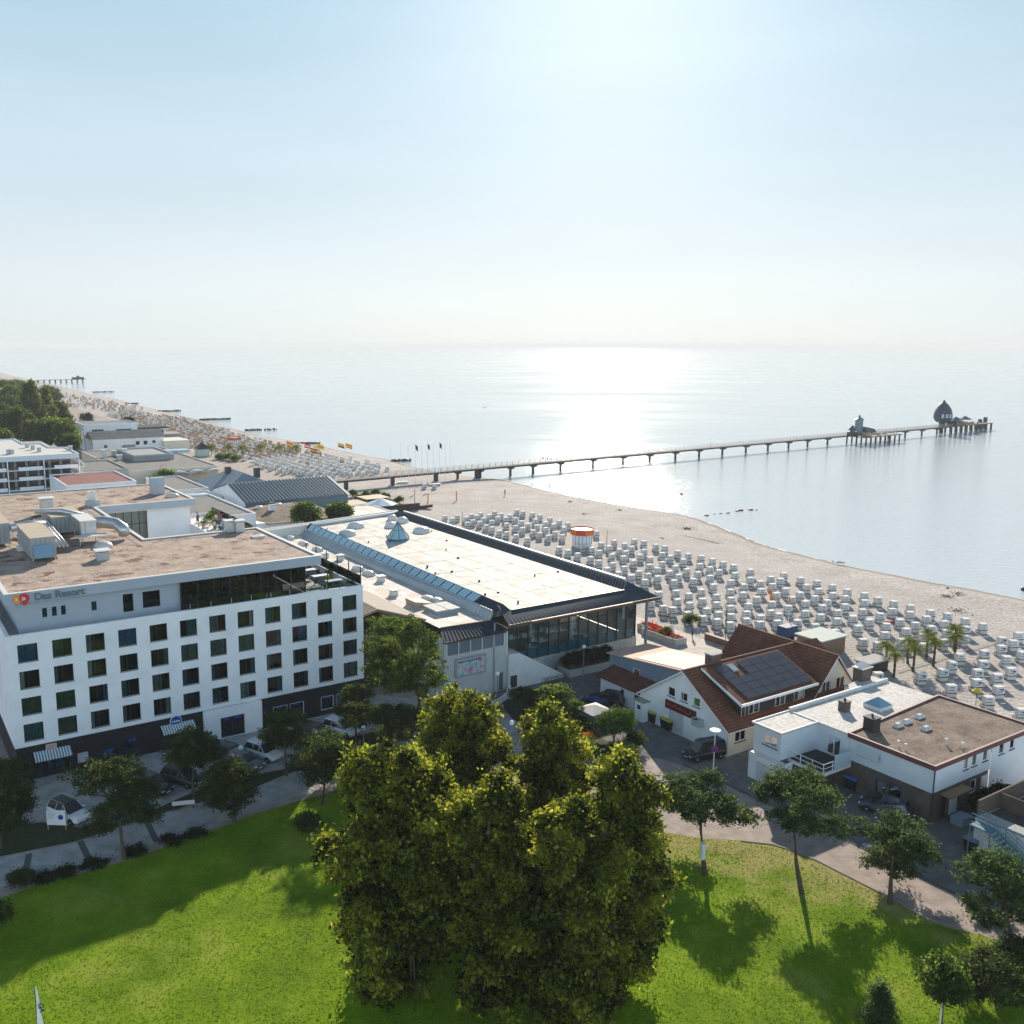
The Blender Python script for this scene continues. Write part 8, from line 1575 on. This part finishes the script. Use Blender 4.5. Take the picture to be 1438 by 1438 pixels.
x, y, _ = G(1370, 990); a = thing('yellow_sunshade', 'small yellow parasol frame near the edge of the brown roof', 'umbrella', (x, y, 0)); MB().cyl(0, 0, 0, 1.9, .03).obj('pole', darkmetal, a); MB().cyl(0, 0, 1.7, 2.1, .6, .05, 8).obj('canopy', yl, a)
for k, (px, py) in enumerate([(565, 679), (610, 682)]):
    x, y, _ = G(px, py); tag(MB().loft([[(-1.5, -.4, .0), (1.5, -.4, 0), (1.5, .4, 0), (-1.5, .4, 0)], [(-1.9, -.7, .55), (2.1, -.7, .7), (2.1, .7, .7), (-1.9, .7, .55)]]).obj('small_boat', [wht, greypaint][k], None, (x, y, 0), .3), ['small pale boat on the sand below the pier, the left one', 'small grey boat on the sand below the pier, the right one'][k], 'boat')
x, y, _ = G(1254, 874.5); a = thing('kayak', 'small red kayak lying between the beach chairs', 'kayak', (x, y, 0), .1); MB().loft([[(-1.7, -.05, .2), (-1.7, .05, .2), (-1.7, .05, .3), (-1.7, -.05, .3)], [(-.4, -.35, .02), (-.4, .35, .02), (-.4, .4, .35), (-.4, -.4, .35)], [(.6, -.35, .02), (.6, .35, .02), (.6, .4, .35), (.6, -.4, .35)], [(1.7, -.05, .2), (1.7, .05, .2), (1.7, .05, .3), (1.7, -.05, .3)]]).obj('hull', redm, a); MB().box(-.4, .6, -.2, .2, .353, .38).obj('cockpit', black, a)
for k, (px, py) in enumerate([(1082, 838), (1083, 846)]):
    x, y, _ = G(px, py); tag(MB().loft([[(-.3, -.02, .3), (.3, -.02, .3), (.3, .02, .3), (-.3, .02, .3)], [(-.25, .05, 1.3), (.25, .08, 1.3), (.25, .12, 1.3), (-.25, .09, 1.3)]]).obj('hanging_towel', orange, None, (x, y, 0), .3), ['orange towel hung between chairs, the upper of two', 'orange towel hung between chairs, the lower of two'][k], 'towel')
# grass tufts on the lawn
g = np.random.default_rng(5); LP = [G(*p)[:2] for p in lawn_px]; n = 230000
X = g.uniform(-48, 62, n); Y = g.uniform(44, 86, n)
def inpoly(X, Y, poly):
    c = np.zeros(len(X), bool); j = len(poly) - 1
    for i in range(len(poly)):
        xi, yi = poly[i]; xj, yj = poly[j]; cond = ((yi > Y) != (yj > Y)) & (X < (xj - xi) * (Y - yi) / ((yj - yi) or 1e-9) + xi); c ^= cond; j = i
    return c
ok = inpoly(X, Y, LP); X, Y = X[ok], Y[ok]; n = len(X); a = g.uniform(0, 6.28, n); s = g.uniform(.04, .10, n); h_ = g.uniform(.02, .09, n)
V = np.empty((n, 3, 3)); V[:, 0] = np.stack([X - s * np.cos(a), Y - s * np.sin(a), np.full(n, .012)], 1); V[:, 1] = np.stack([X + s * np.cos(a), Y + s * np.sin(a), np.full(n, .012)], 1); V[:, 2] = np.stack([X + g.normal(0, .05, n), Y + g.normal(0, .05, n), h_], 1)
me = bpy.data.meshes.new('grass'); me.vertices.add(3 * n); me.vertices.foreach_set('co', V.ravel().astype(np.float32)); me.loops.add(3 * n); me.loops.foreach_set('vertex_index', np.arange(3 * n, dtype=np.int32)); me.polygons.add(n); me.polygons.foreach_set('loop_start', np.arange(0, 3 * n, 3, dtype=np.int32)); me.polygons.foreach_set('loop_total', np.full(n, 3, np.int32)); me.update(calc_edges=True)
me.materials.append(leafmat('grass_blades', (.10, .19, .008), (.20, .31, .014), .5, .35, (.32, .34, .07))); tag(link('grass', me), 'short green grass of the park lawn', 'grass', kind='stuff')

# ================================================================== HAZE
HAZE = 1.35e-4
if HAZE:
    hm = bpy.data.materials.new('haze_air'); hm.use_nodes = True; N = hm.node_tree.nodes; L = hm.node_tree.links; N.clear(); o_ = N.new('ShaderNodeOutputMaterial'); pv = N.new('ShaderNodeVolumePrincipled')
    pv.inputs['Color'].default_value = (.90, .94, .98, 1); pv.inputs['Density'].default_value = HAZE; pv.inputs['Anisotropy'].default_value = .1; L.new(pv.outputs[0], o_.inputs['Volume'])
    hz = MB().box(-39000, 39000, -39000, 39000, -7.5, 62).obj('haze', hm); hz['kind'] = 'stuff'; hz['label'] = 'thin pale sea haze'; hz['category'] = 'haze'
